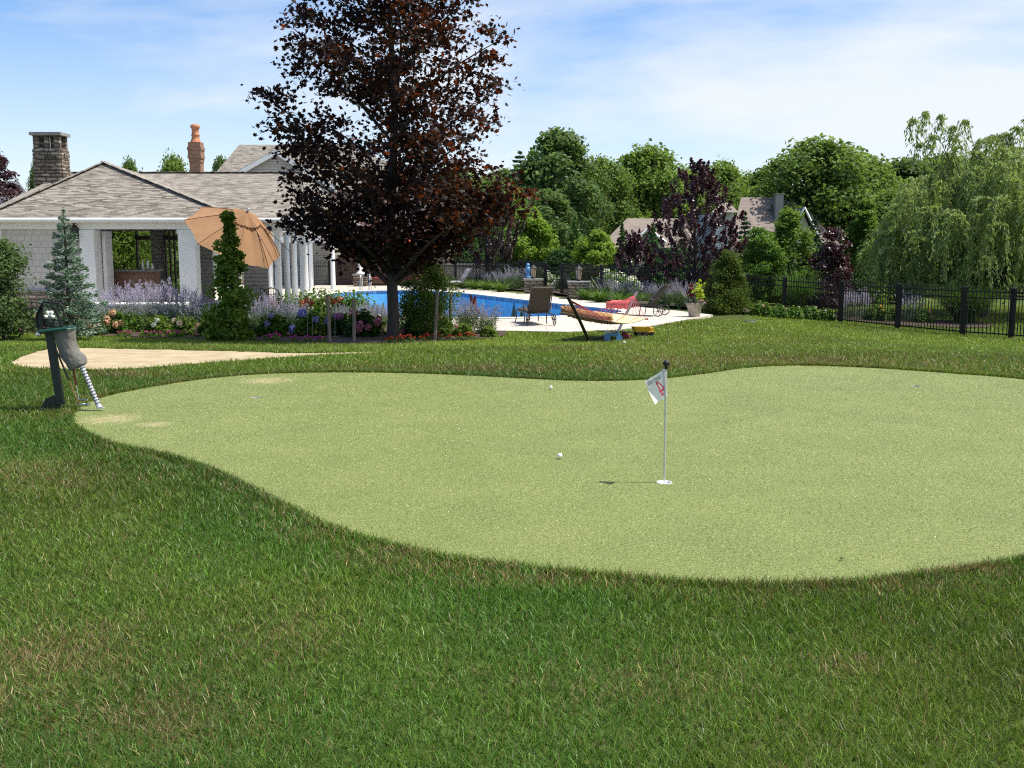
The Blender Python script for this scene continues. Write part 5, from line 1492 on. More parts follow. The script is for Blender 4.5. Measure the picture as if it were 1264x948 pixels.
def spikes_plant(name, label, p, H_, nst=46, spread=.55, colS=(.42, .38, .56), colG=(.14, .19, .13), branch=True, lean=(0, 0), cat='flowering plant', dens=1.0, group=None, wst=.006):
    root = empty(name, p, label, cat, group)
    cen, dd, cc, sz = [], [], [], []
    m = MB()
    for k in range(nst):
        a = random.uniform(0, 2 * PI); sp0 = spread * random.random() ** .6
        L_ = H_ * random.uniform(.65, 1.05)
        tip_ = Vector((math.cos(a) * sp0 + lean[0] * L_, math.sin(a) * sp0 + lean[1] * L_, L_ * (1 - .15 * sp0)))
        b0_ = Vector((math.cos(a) * sp0 * .25, math.sin(a) * sp0 * .25, 0))
        mid = b0_ + (tip_ - b0_) * .5 + Vector((math.cos(a) * -.03, math.sin(a) * -.03, .06))
        m.tube([b0_, mid, tip_], [wst * .6, wst * .45, wst * .25], n=3, caps=False)
        tips = [(mid + (tip_ - mid) * .1, tip_)]
        if branch:
            for q in range(8):
                f = random.uniform(.15, .85); b_ = mid + (tip_ - mid) * f
                a2 = random.uniform(0, 2 * PI); l2 = L_ * random.uniform(.10, .24) * (1.1 - f * .5)
                e_ = b_ + Vector((math.cos(a2) * l2 * .55, math.sin(a2) * l2 * .55, l2 * .85))
                m.tube([b_, e_], wst * .3, n=3, caps=False); tips.append((b_, e_))
        for s_, e_ in tips:
            l_ = (e_ - s_).length; nn = max(3, int(l_ * 95 * dens))
            u = rng.uniform(0, 1, nn)
            pts_ = np.array(s_)[None] + (np.array(e_ - s_))[None] * u[:, None] + rng.normal(0, .010, (nn, 3))
            cen.append(pts_); cc.append(np.array(colS)[None] * rng.uniform(.7, 1.25, (nn, 1))); sz.append(np.full(nn, .026))
            dd.append(rng.normal(0, 1, (nn, 3)) + np.array([0, 0, 1]))
        nn = 22
        u = rng.uniform(.05, .6, nn)
        pts_ = np.array(b0_)[None] + np.array(tip_ - b0_)[None] * u[:, None] + rng.normal(0, .05, (nn, 3)); pts_[:, 2] = np.abs(pts_[:, 2])
        cen.append(pts_); cc.append(np.array(colG)[None] * rng.uniform(.6, 1.35, (nn, 1))); sz.append(rng.uniform(.04, .075, nn)); dd.append(rng.normal(0, .6, (nn, 3)) + np.array([0, 0, 1]))
    stm = m.build('stems', noisemat('sage_stem', (.20, .22, .18), (.28, .30, .26), rough=.8) if 'sage_stem' not in MATS else MATS['sage_stem'], root)
    ns = [c for i, c in enumerate(cen)]
    cen = np.concatenate(cen); dd = np.concatenate(dd); cc = np.concatenate(cc); sz = np.concatenate(sz)
    dd /= np.linalg.norm(dd, axis=1)[:, None]; a = rng.normal(0, 1, dd.shape); x = np.cross(a, dd); x /= np.linalg.norm(x, axis=1)[:, None]
    Rf = np.stack([x, dd, np.cross(x, dd)], 1)
    isf = sz < .03
    cards('flower_spikes', cen[isf], T_leaf, sz[isf], Rf[isf], cc[isf], M_petal, root)
    cards('leaves', cen[~isf], T_leaf * np.array([.7, 1, 1]), sz[~isf], Rf[~isf], cc[~isf], M_leaf, root)
    return root
def clump_grass(name, label, p, H_, R, n=900, pal=((.05, .12, .015), (.12, .22, .03)), w_=.012, droop=.75, lean=.9, cat='plant', mat=None):
    root = empty(name, p, label, cat)
    a = rng.uniform(0, 2 * PI, n); r_ = R * .22 * np.sqrt(rng.uniform(0, 1, n))
    rt = np.stack([np.cos(a) * r_, np.sin(a) * r_, np.zeros(n)], 1); a2 = a + rng.normal(0, .5, n)
    hd = np.stack([np.cos(a2), np.sin(a2), 0 * a], 1)
    ln = H_ * 1.45 * rng.uniform(.6, 1.1, n)
    cm = colmix(n, pal, .2, rng.uniform(0, 1, n))
    V, F, Cc = ribbons(n, rt, hd, ln, rng.uniform(.15, 1, n) * lean * R / H_, rng.uniform(.3, 1, n) * droop, w_ * rng.uniform(.7, 1.3, n), 6, cm * .8, cm)
    V[:, 2] = np.maximum(V[:, 2], .01)
    link('blades', mesh_np('blades', V, F, Cc), mat or M_grass, root)
    return root
def copyto(src, p, rz, s, label, group=None):
    r = copy_tree(src); r.location = p; r.rotation_euler = (0, 0, rz); r.scale = (s, s, s * random.uniform(.92, 1.08))
    tag(r, label); 
    if group: r['group'] = group
    return r
def B(px, py): # base point in the bed
    q = G(px, py)
    return Vector((q.x, q.y, gz(q.x, q.y) + .01))
GS = 'tall pale purple sage plants along the left flower bed'
sage = spikes_plant('russian_sage', 'tall pale purple sage at the left end of the row, beside the blue spruce', B(158, 402), 1.28, nst=23, spread=.64, dens=.8, colG=(.20, .26, .17), colS=(.52, .47, .60), group=GS)
for k, (px, py, s, lab) in enumerate([(184, 404, 1.05, 'tall pale purple sage in front of the bar counter'), (206, 402, .98, 'tall pale purple sage left of the wide white pillar'), (228, 405, .95, 'tall pale purple sage in front of the wide white pillar'),
                                      (172, 398, .9, 'shorter pale purple sage behind the front row'), (250, 408, .85, 'pale purple sage just left of the cypress shrub'), (304, 410, .88, 'pale purple sage in front of the tan umbrella'),
                                      (328, 409, .80, 'pale purple sage under the right edge of the tan umbrella'), (350, 408, .72, 'pale purple sage right of the tan umbrella'), (138, 400, .8, 'pale purple sage touching the blue spruce'),
                                      (284, 412, .62, 'low pale purple sage at the foot of the cypress shrub'), (368, 410, .6, 'low pale purple sage left of the first tree stake')]):
    copyto(sage, B(px, py), k * 1.7, s, lab, GS)
GV = 'grey lavender clumps in the bed around the maple'
lav = spikes_plant('lavender', 'grey lavender clump just right of the maple trunk', B(505, 412), .80, nst=60, spread=.50, colS=(.38, .35, .42), colG=(.17, .23, .11), branch=False, dens=1.1, group=GV)
for k, (px, py, s, lab) in enumerate([(540, 410, .95, 'grey lavender clump between the two right stakes'), (575, 412, 1.05, 'grey lavender clump leaning at the right end of the bed'), (597, 413, 1.0, 'last grey lavender clump at the right end of the bed, by the pool'),
                                      (465, 408, .85, 'grey lavender clump just left of the maple trunk'), (455, 402, .8, 'grey lavender clump behind the left stakes'), (480, 402, .75, 'grey lavender clump behind the maple trunk'), (422, 404, .8, 'grey lavender clump between the left stakes')]):
    copyto(lav, B(px, py), k * 1.3, s, lab, GV)
# leafy plants
GC = 'grey green catmint mounds in the left flower bed'
for k, (px, py, s, lab) in enumerate([(128, 404, 1.0, 'grey green mound right of the blue spruce'), (166, 405, 1.1, 'grey green mound below the left sages'), (192, 406, 1.15, 'grey green mound below the bar counter'), (214, 408, 1.1, 'grey green mound left of the wide pillar'),
                                      (238, 409, 1.1, 'grey green mound right of the wide pillar'), (262, 409, 1.0, 'grey green mound at the left of the cypress shrub'), (312, 411, 1.1, 'grey green mound right of the cypress shrub'), (334, 411, 1.1, 'grey green mound below the umbrella edge'), (360, 411, 1.0, 'grey green mound left of the blue hydrangea')]):
    if k == 0: cat_ = spikes_plant('catmint', lab, B(px, py), .72, nst=75, spread=.55, colS=(.36, .38, .40), colG=(.19, .27, .14), branch=False, dens=.5, group=GC)
    else: copyto(cat_, B(px, py), k * 2.1, s, lab, GC)
YG_ = ((.06, .12, .015), (.17, .24, .04)); PK = (.60, .22, .30); PEACH = (.72, .47, .30); BL = (.30, .32, .72)
for px, py, s, col, nb, pal, lab in [
    (14, 408, 1.0, (.72, .62, .36), 6, YG_, 'yellow green hydrangea with cream blooms at the far left'), (40, 410, .9, (.72, .60, .32), 5, YG_, 'yellow green hydrangea behind the golf club stand'),
    (66, 408, .8, (.74, .5, .34), 3, YG_, 'hydrangea under the blue spruce'), (100, 409, .95, PEACH, 6, ((.04, .09, .015), (.1, .16, .03)), 'hydrangea with peach blooms right of the golf club stand'),
    (118, 415, .62, PEACH, 7, ((.04, .09, .015), (.1, .16, .03)), 'low hydrangea with a row of peach blooms at the lawn edge'), (146, 412, 1.0, PEACH, 5, ((.035, .085, .012), (.08, .15, .02)), 'dark green hydrangea with peach blooms in front of the low white table'),
    (196, 413, .85, (.55, .6, .5), 2, YG_, 'green leafy hydrangea in front of the sage row'), (228, 414, .8, (.6, .5, .4), 2, YG_, 'green leafy hydrangea below the wide white pillar'),
    (262, 415, .85, PEACH, 3, ((.06, .12, .012), (.12, .2, .02)), 'bright green hydrangea left of the cypress foot'), (305, 417, .6, (.5, .4, .42), 3, ((.03, .07, .03), (.07, .13, .06)), 'low hydrangea with faded blooms under the cypress'),
    (338, 416, 1.0, (.42, .36, .55), 3, ((.04, .1, .012), (.1, .19, .02)), 'bright green hydrangea below the umbrella edge'), (385, 415, 1.1, BL, 6, ((.05, .11, .012), (.12, .2, .025)), 'hydrangea with blue blooms left of the first stake'),
    (448, 416, 1.15, PK, 6, ((.02, .06, .012), (.06, .12, .02)), 'dark green shrub with pink blooms left of the maple trunk'), (420, 414, .95, (.5, .2, .42), 5, ((.02, .06, .012), (.06, .12, .02)), 'shrub with mauve blooms between the left stakes'),
    (512, 416, .85, PK, 4, ((.04, .09, .02), (.09, .16, .03)), 'rose shrub with pink blooms right of the maple trunk'), (545, 415, .8, (.68, .2, .28), 5, ((.05, .1, .02), (.12, .18, .04)), 'rose shrub with red pink blooms between the right stakes'),
    (572, 416, .6, (.6, .3, .3), 2, YG_, 'low leafy shrub right of the last stake'), (604, 417, .5, (.5, .4, .2), 1, YG_, 'low leafy shrub at the right tip of the bed'),
    (215, 407, .9, (.5, .55, .45), 1, ((.06, .11, .03), (.13, .19, .07)), 'grey green leafy shrub inside the sage row'), (170, 410, .8, (.7, .5, .4), 2, ((.05, .1, .02), (.12, .19, .05)), 'leafy shrub left of the sage row')]:
    hydrangea(lab, B(px, py), s, col, nb, pal)
GH = 'low clipped hedge shrubs between the flower bed and the pool'
for k, (px, py) in enumerate([(352, 398), (368, 397), (386, 396), (404, 396), (422, 396), (440, 397)]):
    labs = ['low clipped hedge shrub nearest the pavilion column', 'low clipped hedge shrub second from the pavilion column', 'low clipped hedge shrub behind the blue hydrangea', 'low clipped hedge shrub behind the first stake', 'low clipped hedge shrub behind the second stake', 'low clipped hedge shrub nearest the pool water']
    if k == 0: hsrc = hydrangea(labs[0], B(px, py), 1.3, (.55, .18, .12), 1, ((.06, .13, .02), (.14, .22, .04)), R=.46, name='hedge_shrub', leafs=.06, group=GH, hmul=1.15)
    else: copyto(hsrc, B(px, py), k, 1.3, labs[k], GH)
clump_grass('daylily', 'daylily with arching leaves behind the first stake', B(402, 405), .55, .4, 260, w_=.022)
clump_grass('daylily', 'daylily with arching leaves left of the first stake', B(374, 407), .55, .4, 260, w_=.022)
for px, py, lab in [(378, 371, 'orange lily flower left of the first stake'), (384, 374, 'second orange lily flower, lower, left of the first stake'), (412, 372, 'orange lily flower right of the first stake')]:
    q = D(px, py, 23.2)
    r_ = empty('lily', (q.x, q.y, gz(q.x, q.y) + .02), lab, 'flower'); m = MB(); zz_ = q.z - r_.location.z; m.tube([(0, 0, 0), (.02, 0, zz_ * .5), (0, 0, zz_)], .006, n=4); m.build('stem', MATS['sage_stem'], r_)
    petals('blossom', .05, 26, (.75, .22, .12), r_, (0, 0, zz_), .07)
cn = empty('canna', B(585, 411), 'dark red leaved canna at the pool end of the bed', 'plant')
n = 9; V = []
for k in range(n):
    a = k * 2.4; m_ = None
    V.append((math.cos(a) * .08, math.sin(a) * .08, .45 + .05 * k))
cards('leaves', np.array(V), np.array([(0, -.5, 0), (.17, -.1, .05), (.12, .25, .03), (0, .5, -.02), (-.12, .25, .03), (-.17, -.1, .05)]), np.full(n, .42), np.stack([np.cross(np.array([[0, .2, .95]] * n), frames(n)[:, 1]) , np.array([[random.uniform(-.4, .4), random.uniform(-.3, .3), .9] for _ in range(n)]), frames(n)[:, 2]], 1), colmix(n, ((.10, .02, .015), (.16, .035, .02)), .2, rng.uniform(0, 1, n)), M_petal, cn)
MB().tube([(0, 0, 0), (0, 0, .8)], .012, n=5).build('stem', MATS['sage_stem'], cn)
# low annuals along the lawn edge
def annual(name, label, p, col, group):
    root = empty(name, p, label, 'flower', group); n = 150
    v = rng.normal(0, 1, (n, 3)); v /= np.linalg.norm(v, axis=1)[:, None]; v[:, 2] = np.abs(v[:, 2])
    cards('leaves', v * np.array([.13, .13, .12]) * rng.uniform(.4, 1, (n, 1)), T_leaf, .045 * rng.uniform(.7, 1.2, n), frames(n, .3), colmix(n, GM, .25, rng.uniform(0, 1, n)), M_leaf, root)
    for k in range(6):
        a = random.uniform(0, 6.28); r_ = random.uniform(.02, .13); z_ = .15 - r_ * .5
        if k == 0: o = petals('blossom', .018, 14, col, root, (r_ * math.cos(a), r_ * math.sin(a), z_), .036); me = o.data
        else: o = link('blossom', me, M_petal, root); o.location = (r_ * math.cos(a), r_ * math.sin(a), z_)
    return root
ORD = ['first', 'second', 'third', 'fourth', 'fifth', 'sixth', 'seventh', 'eighth', 'ninth', 'tenth', 'eleventh']
edge_px = [(0, 411.5), (60, 413), (150, 417), (250, 419), (360, 424), (430, 426), (500, 425), (560, 421), (612, 418)]
for gi, (x0_, x1_, cnt, col, lab) in enumerate([(70, 130, 6, (.62, .52, .42), 'small cream flower clump right of the club stand'), (140, 245, 8, (.55, .14, .26), 'small magenta flower clump along the lawn below the sage'),
                                        (290, 400, 7, (.45, .07, .28), 'small purple pink flower clump left of the first stake'), (478, 592, 10, (.55, .08, .05), 'small red flower clump right of the maple trunk'), (20, 60, 3, (.7, .15, .35), 'small pink flower clump beside the golf club stand')]):
    src = None
    for k in range(cnt):
        px = x0_ + (x1_ - x0_) * (k + random.uniform(.1, .9)) / cnt; py = np.interp(px, [e[0] for e in edge_px], [e[1] for e in edge_px]) - 1.2
        p = B(px, py)
        ol = lab.replace('small', 'small ' + ORD[k], 1) + (', counted from the left')
        if src is None: src = annual('edging_flower', ol, p, col, lab.replace('clump', 'clumps'))
        else: copyto(src, p, k, random.uniform(.8, 1.3), ol)
# plants along the far fence
GF = 'lavender clumps planted along the far fence'
src = None
def FB(px, py): q = P(px, py, -.38); return Vector((q.x, q.y, -.38))
for k, (px, py, s, lab) in enumerate([(572, 352, 1.1, 'lavender clump at the left end of the far fence bed'), (588, 354, 1.15, 'lavender clump under the small dark tree'), (604, 356, 1.1, 'lavender clump right of the small dark tree trunk'), (620, 357.5, 1.2, 'lavender clump in the middle of the far fence bed'),
                                      (636, 359, 1.5, 'largest lavender clump just left of the lantern pillar'), (748, 371, 1.1, 'lavender clump in front of the white hydrangeas'), (765, 373, 1.15, 'lavender clump below the purple shrub'), (790, 376, 1.2, 'lavender clump behind the red towel'),
                                      (806, 378, 1.1, 'lavender clump behind the right lounger wheels'), (822, 379, 1.1, 'lavender clump behind the right lounger back'), (842, 381, 1.2, 'lavender clump left of the flower pot'), (856, 382, 1.1, 'lavender clump behind the flower pot')]):
    if src is None: src = spikes_plant('lavender', lab, FB(px, py), .85, nst=60, spread=.55, colS=(.36, .33, .44), colG=(.10, .17, .06), branch=False, dens=.6, group=GF, wst=.009); src.scale = (s, s, s)
    else: copyto(src, FB(px, py), k, s, lab, GF)
for px, py, lab in [(600, 359, 'bright green daylily clump below the small dark tree'), (618, 361, 'bright green daylily clump in the far fence bed'), (706 + 18, 371, 'bright green daylily clump at the foot of the right gate pillar'), (740, 374, 'bright green daylily clump right of the right gate pillar'),
                    (768, 378, 'bright green daylily clump behind the hammock'), (800, 379, 'dark green daylily clump behind the right lounger'), (572, 357, 'bright green daylily clump near the grey lounger'), (585, 358, 'bright green daylily clump left of the small dark tree')]:
    clump_grass('daylily', lab, FB(px, py), .55, .6, 380, w_=.03, pal=((.07, .15, .02), (.17, .28, .05)))
for px, py, s, lab in [(650, 355, 1.5, 'white hydrangea left of the left gate pillar'), (668, 356, 1.5, 'white hydrangea behind the left gate pillar'), (680, 358, 1.2, 'white hydrangea seen through the gate'), (700, 359, 1.2, 'white hydrangea behind the right gate post'), (757, 367, 1.7, 'tall white hydrangea behind the fence'), (744, 366, 1.3, 'white hydrangea right of the right gate pillar'), (775, 368, 1.3, 'white hydrangea left of the red towel')]:
    hydrangea(lab, FB(px, py) + Vector((0, .3, 0)), s, (.78, .80, .62), 7, GM, R=.5, br=.12, leafs=.12)
# behind the right fence
q = G(1190, 399)
clump_grass('fountain_grass', 'big arching ornamental grass behind the right fence, under the willow', (q.x, q.y, q.z), 1.35, 1.25, 3200, w_=.022, pal=((.06, .13, .02), (.16, .27, .06)), cat='ornamental grass')
clump_grass('fountain_grass', 'ornamental grass tuft behind the fence at the foot of the tall light green tree', (X(986, 40), 40, -.75), 1.5, .95, 1300, w_=.028, pal=((.07, .16, .02), (.16, .29, .05)), cat='ornamental grass')
clump_grass('fountain_grass', 'ornamental grass seen through the pavilion behind the bar', (X(168, 40.5), 40.5, -.4), 1.25, 1.1, 2200, w_=.03, pal=((.08, .17, .02), (.20, .32, .05)), cat='ornamental grass')
for k, (px, py, s, lab) in enumerate([(1046, 394, .9, 'mauve sage clump behind the right fence, leftmost'), (1062, 395, .95, 'mauve sage clump behind the right fence, second from the left'), (1122, 398, .9, 'mauve sage clump left of the big ornamental grass')]):
    copyto(sage, G(px, py), k, s, lab)
for k, (px, py, s, col, lab) in enumerate([(940, 391, .9, (.6, .5, .3), 'low leafy plant at the fence foot right of the conical shrub'), (960, 393, .8, (.6, .5, .4), 'low leafy plant behind the fence, left of the first post'), (1000, 395, .85, (.7, .7, .6), 'low leafy plant behind the fence, right of the first post'),
                                     (1020, 396, .8, (.7, .7, .6), 'low leafy plant left of the mauve sage'), (1082, 396, 1.0, (.75, .45, .05), 'leafy plant with orange yellow blooms behind the fence'), (1096, 397, .9, (.75, .6, .1), 'leafy plant with yellow blooms behind the fence'), (1140, 399, .8, (.7, .3, .3), 'leafy plant left of the big ornamental grass'), (980, 394, .8, (.6, .6, .5), 'low leafy plant behind the first fence post')]):
    hydrangea(lab, G(px, py), s, col, 2 if px > 1070 else 1, ((.06, .13, .02), (.14, .24, .05)), R=.42, name='leafy_plant', br=.05)
# ------------------------------------------------------------------ pool furniture
def lounger(label, loc, rz, cush=None, ang_=52):
    root = empty('sun_lounger', loc, label, 'lounger', None, rz)
    cush = cush or M_cushion
    m = MB()
    for s in (-.31, .31):
        m.tube([(-1.0, s, .30), (-.95, s, .33), (.35, s, .33), (.62, s, .30)], .017, n=8)
    for x_ in (-.98, -.5, 0, .35): m.tube([(x_, -.31, .32), (x_, .31, .32)], .012, n=6)
    m.build('frame', M_iron, root)
    for s in (-.31, .31):
        MB().tube([(-.88, s, .31), (-.90, s * 1.05, .12), (-.95, s * 1.08, 0.012)], .015, n=6).build('leg', M_iron, root)
        MB().tube([(.05, s, .31), (.03, s, .15), (.0, s * 1.05, 0.012)], .015, n=6).build('leg', M_iron, root)
        a_ = MB().tube([(-.05, s, .33), (-.02, s * 1.08, .52), (.15, s * 1.08, .55), (.42, s * 1.08, .54), (.52, s, .42)], .016, n=8); a_.build('armrest', M_iron, root)
        w_ = MB()
        for k in range(24):
            a0 = 2 * PI * k / 24; a1 = 2 * PI * (k + 1) / 24
            w_.tube([(.62 + .15 * math.cos(a0), s * 1.2, .165 + .15 * math.sin(a0)), (.62 + .15 * math.cos(a1), s * 1.2, .165 + .15 * math.sin(a1))], .014, n=6, caps=False)
        for k in range(6):
            a0 = PI / 3 * k; w_.tube([(.62, s * 1.2, .165), (.62 + .15 * math.cos(a0), s * 1.2, .165 + .15 * math.sin(a0))], .007, n=4)
        w_.ball((.62, s * 1.2, .165), .03, 6)
        w_.tube([(.62, s * 1.2, .165), (.62, s, .165), (.55, s, .32)], .013, n=5)
        w_.build('wheel', M_iron, root)
    def cushion(x0, z0, L_, th, a, name):
        bm_ = MB(); n1, n2 = 14, 10
        top, bot = [], []
        for i in range(n1 + 1):
            for j in range(n2 + 1):
                u, v = i / n1, j / n2 - .5
                edge = (1 - abs(2 * u - 1) ** 8) * (1 - abs(2 * v) ** 8)
                pil = th * (.35 + .65 * edge) * (1 - .12 * (math.cos(u * PI * 6) ** 8))
                w0 = .29 * (1 - .06 * (u ** 4 if name == 'back_cushion' else 0))
                lx = u * L_
                for t_, lst in ((1, top), (0, bot)):
                    hz = .02 + (pil if t_ else 0)
                    lst.append((x0 + lx * math.cos(a) - hz * math.sin(a), v * 2 * w0, z0 + lx * math.sin(a) + hz * math.cos(a)))
        k = len(top); fs = []
        for i in range(n1):
            for j in range(n2):
                q0 = i * (n2 + 1) + j; q = (q0, q0 + n2 + 1, q0 + n2 + 2, q0 + 1)
                fs.append(q); fs.append(tuple(k + z for z in q[::-1]))
        rim = [i * (n2 + 1) for i in range(n1 + 1)] + [n1 * (n2 + 1) + j for j in range(1, n2 + 1)] + [i * (n2 + 1) + n2 for i in range(n1 - 1, -1, -1)] + [j for j in range(n2 - 1, 0, -1)]
        for a_, b_ in zip(rim, rim[1:] + rim[:1]): fs.append((a_, b_, k + b_, k + a_))
        bm_.add(top + bot, fs, smooth=True)
        return bm_
    cushion(-.98, .33, 1.28, .085, 0, 'seat').build('seat_cushion', M_creamcush if cush is M_creamcush else cush, root)
    a = math.radians(ang_)
    cushion(.32, .36, .80, .10, a, 'back_cushion').build('back_cushion', cush, root)
    m = MB()
    for s in (-.3, .3): m.tube([(.33, s, .34), (.33 + .8 * math.cos(a), s, .34 + .8 * math.sin(a))], .016, n=8)
    m.tube([(.33 + .8 * math.cos(a), -.3, .34 + .8 * math.sin(a)), (.33 + .8 * math.cos(a), .3, .34 + .8 * math.sin(a))], .016, n=8)
    m.tube([(.33 + .5 * math.cos(a), .2, .34 + .5 * math.sin(a)), (.7, .2, .32)], .01, n=5)
    m.build('back_frame', M_iron, root)
    return root
ra = -1.34
wp_ = P(668, 402.5, -.35); hdv = Vector((math.cos(ra), math.sin(ra)))
lounger('dark cushioned sun lounger seen from behind, nearest the pool edge', (wp_.x - hdv.x * .62, wp_.y - hdv.y * .62 + .1, -.35), ra, ang_=58)
rb = math.radians(-24)
w1, w2 = P(806, 391.5, -.35), P(826, 388.5, -.35); wc = (w1 + w2) / 2; hdv = Vector((math.cos(rb), math.sin(rb)))
lg2 = lounger('dark cushioned sun lounger seen from the side, with a red towel on its foot end', (wc.x - hdv.x * .62, wc.y - hdv.y * .62, -.35), rb, ang_=48)
lounger('grey sun lounger at the far side of the pool, right of the rounded green shrub', (X(562, 51), 51, -.35), math.radians(20), cush=noisemat('grey_cushion', (.25, .25, .25), (.32, .32, .31)), ang_=55)
# red towel draped over the foot end
tw = MB(); n1, n2 = 16, 14
vs = []; fs = []
for i in range(n1 + 1):
    for j in range(n2 + 1):
        u = -1.06 + .72 * i / n1; v = -.52 + 1.04 * j / n2
        av = abs(v); y_ = v if av < .31 else math.copysign(.31 + (av - .31) * .12, v)
        z_ = .44 - max(0, av - .31) * 1.1 + .012 * math.sin(u * 25 + v * 9)
        if u < -1.0: z_ -= .02
        vs.append((u, y_ + .01 * math.sin(u * 21), z_))
for i in range(n1):
    for j in range(n2): q0 = i * (n2 + 1) + j; fs.append((q0, q0 + n2 + 1, q0 + n2 + 2, q0 + 1))
tw.add(vs, fs, smooth=True)
t_ = tw.build('towel', M_redtowel, loc=lg2.location.copy()); t_.rotation_euler = (0, 0, rb)
sol = t_.modifiers.new('thick', 'SOLIDIFY'); sol.thickness = .012
tag(t_, 'bright red towel draped over the foot end of the right lounger', 'towel')

# wicker armchairs beyond the pool
def wicker(label, px, wide, group=None, src=None):
    p = P(px, 352.5, -.35)
    root = empty('wicker_chair', (p.x, p.y, -.35), label, 'armchair', group)
    w2_ = wide / 2
    m = MB(); n = 16; pr_ = []
    for k in range(n + 1):
        a = PI * k / n; pr_.append((math.cos(a) * w2_ * .92, .55 + .42 * math.sin(a)))
    vs = [(x, .30, z) for x, z in pr_] + [(x * 1.02, .42, z + .02) for x, z in pr_] + [(x, .30, .2) for x, z in pr_] + [(x, .40, .2) for x, z in pr_]
    k_ = n + 1; fs = []
    for i in range(n): fs += [(i, i + 1, i + 1 + 2 * k_, i + 2 * k_), (i + 1, i, i + k_, i + 1 + k_), (i + k_, i + 3 * k_, i + 1 + 3 * k_, i + 1 + k_)]
    m.add(vs, fs); m.build('backrest', M_wicker, root)
    for s in (-1, 1): MB().bx(s * w2_ - .05, s * w2_ + .05, -.35, .36, .02, .62).build('arm', M_wicker, root, bevel=.03)
    MB().bx(-w2_ + .052, w2_ - .052, -.34, .30, .12, .36).build('seat', M_wicker, root, bevel=.02)
    MB().bx(-w2_ + .06, w2_ - .06, -.34, .28, .362, .46).build('cushion', M_maroon, root, bevel=.04)
    return root
wicker('brown wicker armchair beyond the pool, left of the maple trunk', 468, .95)
wicker('wide brown wicker sofa beyond the pool, right of the maple trunk', 503, 1.45)
# chrome pool rails
for px in (446, 457):
    p = P(px, 358.2, -.35); m = MB()
    m.tube([(0, .35, 0), (0, .35, .55), (0, .2, .78), (0, -.05, .80), (0, -.3, .62), (0, -.42, .1), (0, -.45, -.5)], .024, n=8)
    tag(m.build('pool_handrail', M_chrome, loc=(p.x, p.y, -.35)), 'chrome handrail of the pool ladder, ' + ('left one' if px == 446 else 'right one'), 'handrail')
# iron chairs under the umbrella
def ironchair(label, px, Y, rz):
    r_ = empty('patio_chair', (X(px, Y), Y, -.35), label, 'chair', None, rz)
    MB().lathe([(.001, .43), (.24, .43), (.25, .45), (.24, .47), (.001, .475)], n=20).build('seat', M_black, r_)
    m = MB(); pts_ = [(-.24, .2, .45), (-.27, .26, .75), (-.18, .3, .95), (0, .31, 1.02), (.18, .3, .95), (.27, .26, .75), (.24, .2, .45)]; m.tube(pts_, .017, n=6)
    for k in range(-3, 4): m.tube([(k * .06, .22, .46), (k * .065, .29, 1.0 - abs(k) * .03)], .009, n=4)
    for k in range(3): m.tube([(-.24, .25, .6 + k * .12), (.24, .25, .6 + k * .12)], .009, n=4)
    m.build('backrest', M_black, r_)
    for sx in (-.2, .2):
        for sy in (-.18, .18): MB().tube([(sx, sy, .44), (sx * 1.2, sy * 1.2, 0)], .014, n=5).build('leg', M_black, r_)
        MB().tube([(sx * 1.2, .2, .66), (sx * 1.35, -.05, .68), (sx * 1.2, -.2, .64), (sx * 1.15, -.2, .44)], .014, n=5).build('arm', M_black, r_)
    return r_
ironchair('black iron chair under the right side of the tan umbrella', 331, 27.6, PI + .4)
ironchair('black iron chair behind the tan umbrella, left of the white column', 318, 29.6, .5)
tt = empty('patio_dining_table', (X(306, 28.6), 28.6, -.35), 'round dark iron table under the tan umbrella', 'table')
MB().lathe([(.001, .70), (.55, .70), (.57, .715), (.55, .73), (.03, .73)], n=28).build('table_top', M_black, tt)
for k in range(4): a = PI / 4 + k * PI / 2; MB().tube([(.1 * math.cos(a), .1 * math.sin(a), .7), (.38 * math.cos(a), .38 * math.sin(a), .0)], .018, n=6).build('leg', M_black, tt)

# ------------------------------------------------------------------ tilted tan umbrella
au = D(305, 263, 26.5)
um = empty('patio_umbrella', (au.x + .05, au.y, -.35), 'large tan patio umbrella tilted towards the lawn', 'umbrella')
ax = Vector((-.16 + .40, -.60 + .0, .78)).normalized()
ax = Vector((.42, -.38, .83)).normalized()
u1 = Vector((0, 0, 1)).cross(ax).normalized(); u2 = ax.cross(u1)
Ru, Hc = 1.42, .72
ns, nr = 8, 10
seg = 8; tot = ns * seg
def canopy_pt(a, fr, f, k):
    dip_ = math.sin(PI * fr)
    rad = Ru * f * (1 - .10 * dip_ * f)
    wr = .020 * math.sin(a * 19 + f * 3) * (.3 + .7 * max(0, math.cos(a - 5.6))) * (1 - .3 * f)
    od = u1 * math.cos(a) + u2 * math.sin(a); wg = max(0, od.x) ; rad *= 1 - .20 * wg * f
    drop = Hc * (f ** 1.18) + .26 * wg * f ** 1.6 + .075 * dip_ * math.sin(PI * min(1, f * .9 + .1)) + wr
    return au + (u1 * math.cos(a) + u2 * math.sin(a)) * rad - ax * drop
m = MB()
for q in range(ns):
    vs = []; fs = []
    for j in range(nr + 1):
        f = max(.02, j / nr)
        for k in range(seg + 1):
            fr = k / seg; vs.append(canopy_pt(2 * PI * (q + fr) / ns + .25, fr, f, k))
    for j in range(nr):
        for k in range(seg): a = j * (seg + 1) + k; fs.append((a, a + seg + 1, a + seg + 2, a + 1))
    m.add(vs, fs, smooth=True)
cn_ = m.build('canopy', M_copper, um, world=True)
m = MB()
for q in range(ns):
    a = 2 * PI * q / ns + .25
    m.tube([canopy_pt(a, 0, max(.02, j / nr), 0) + ax * .006 for j in range(nr + 1)], .009, n=5)
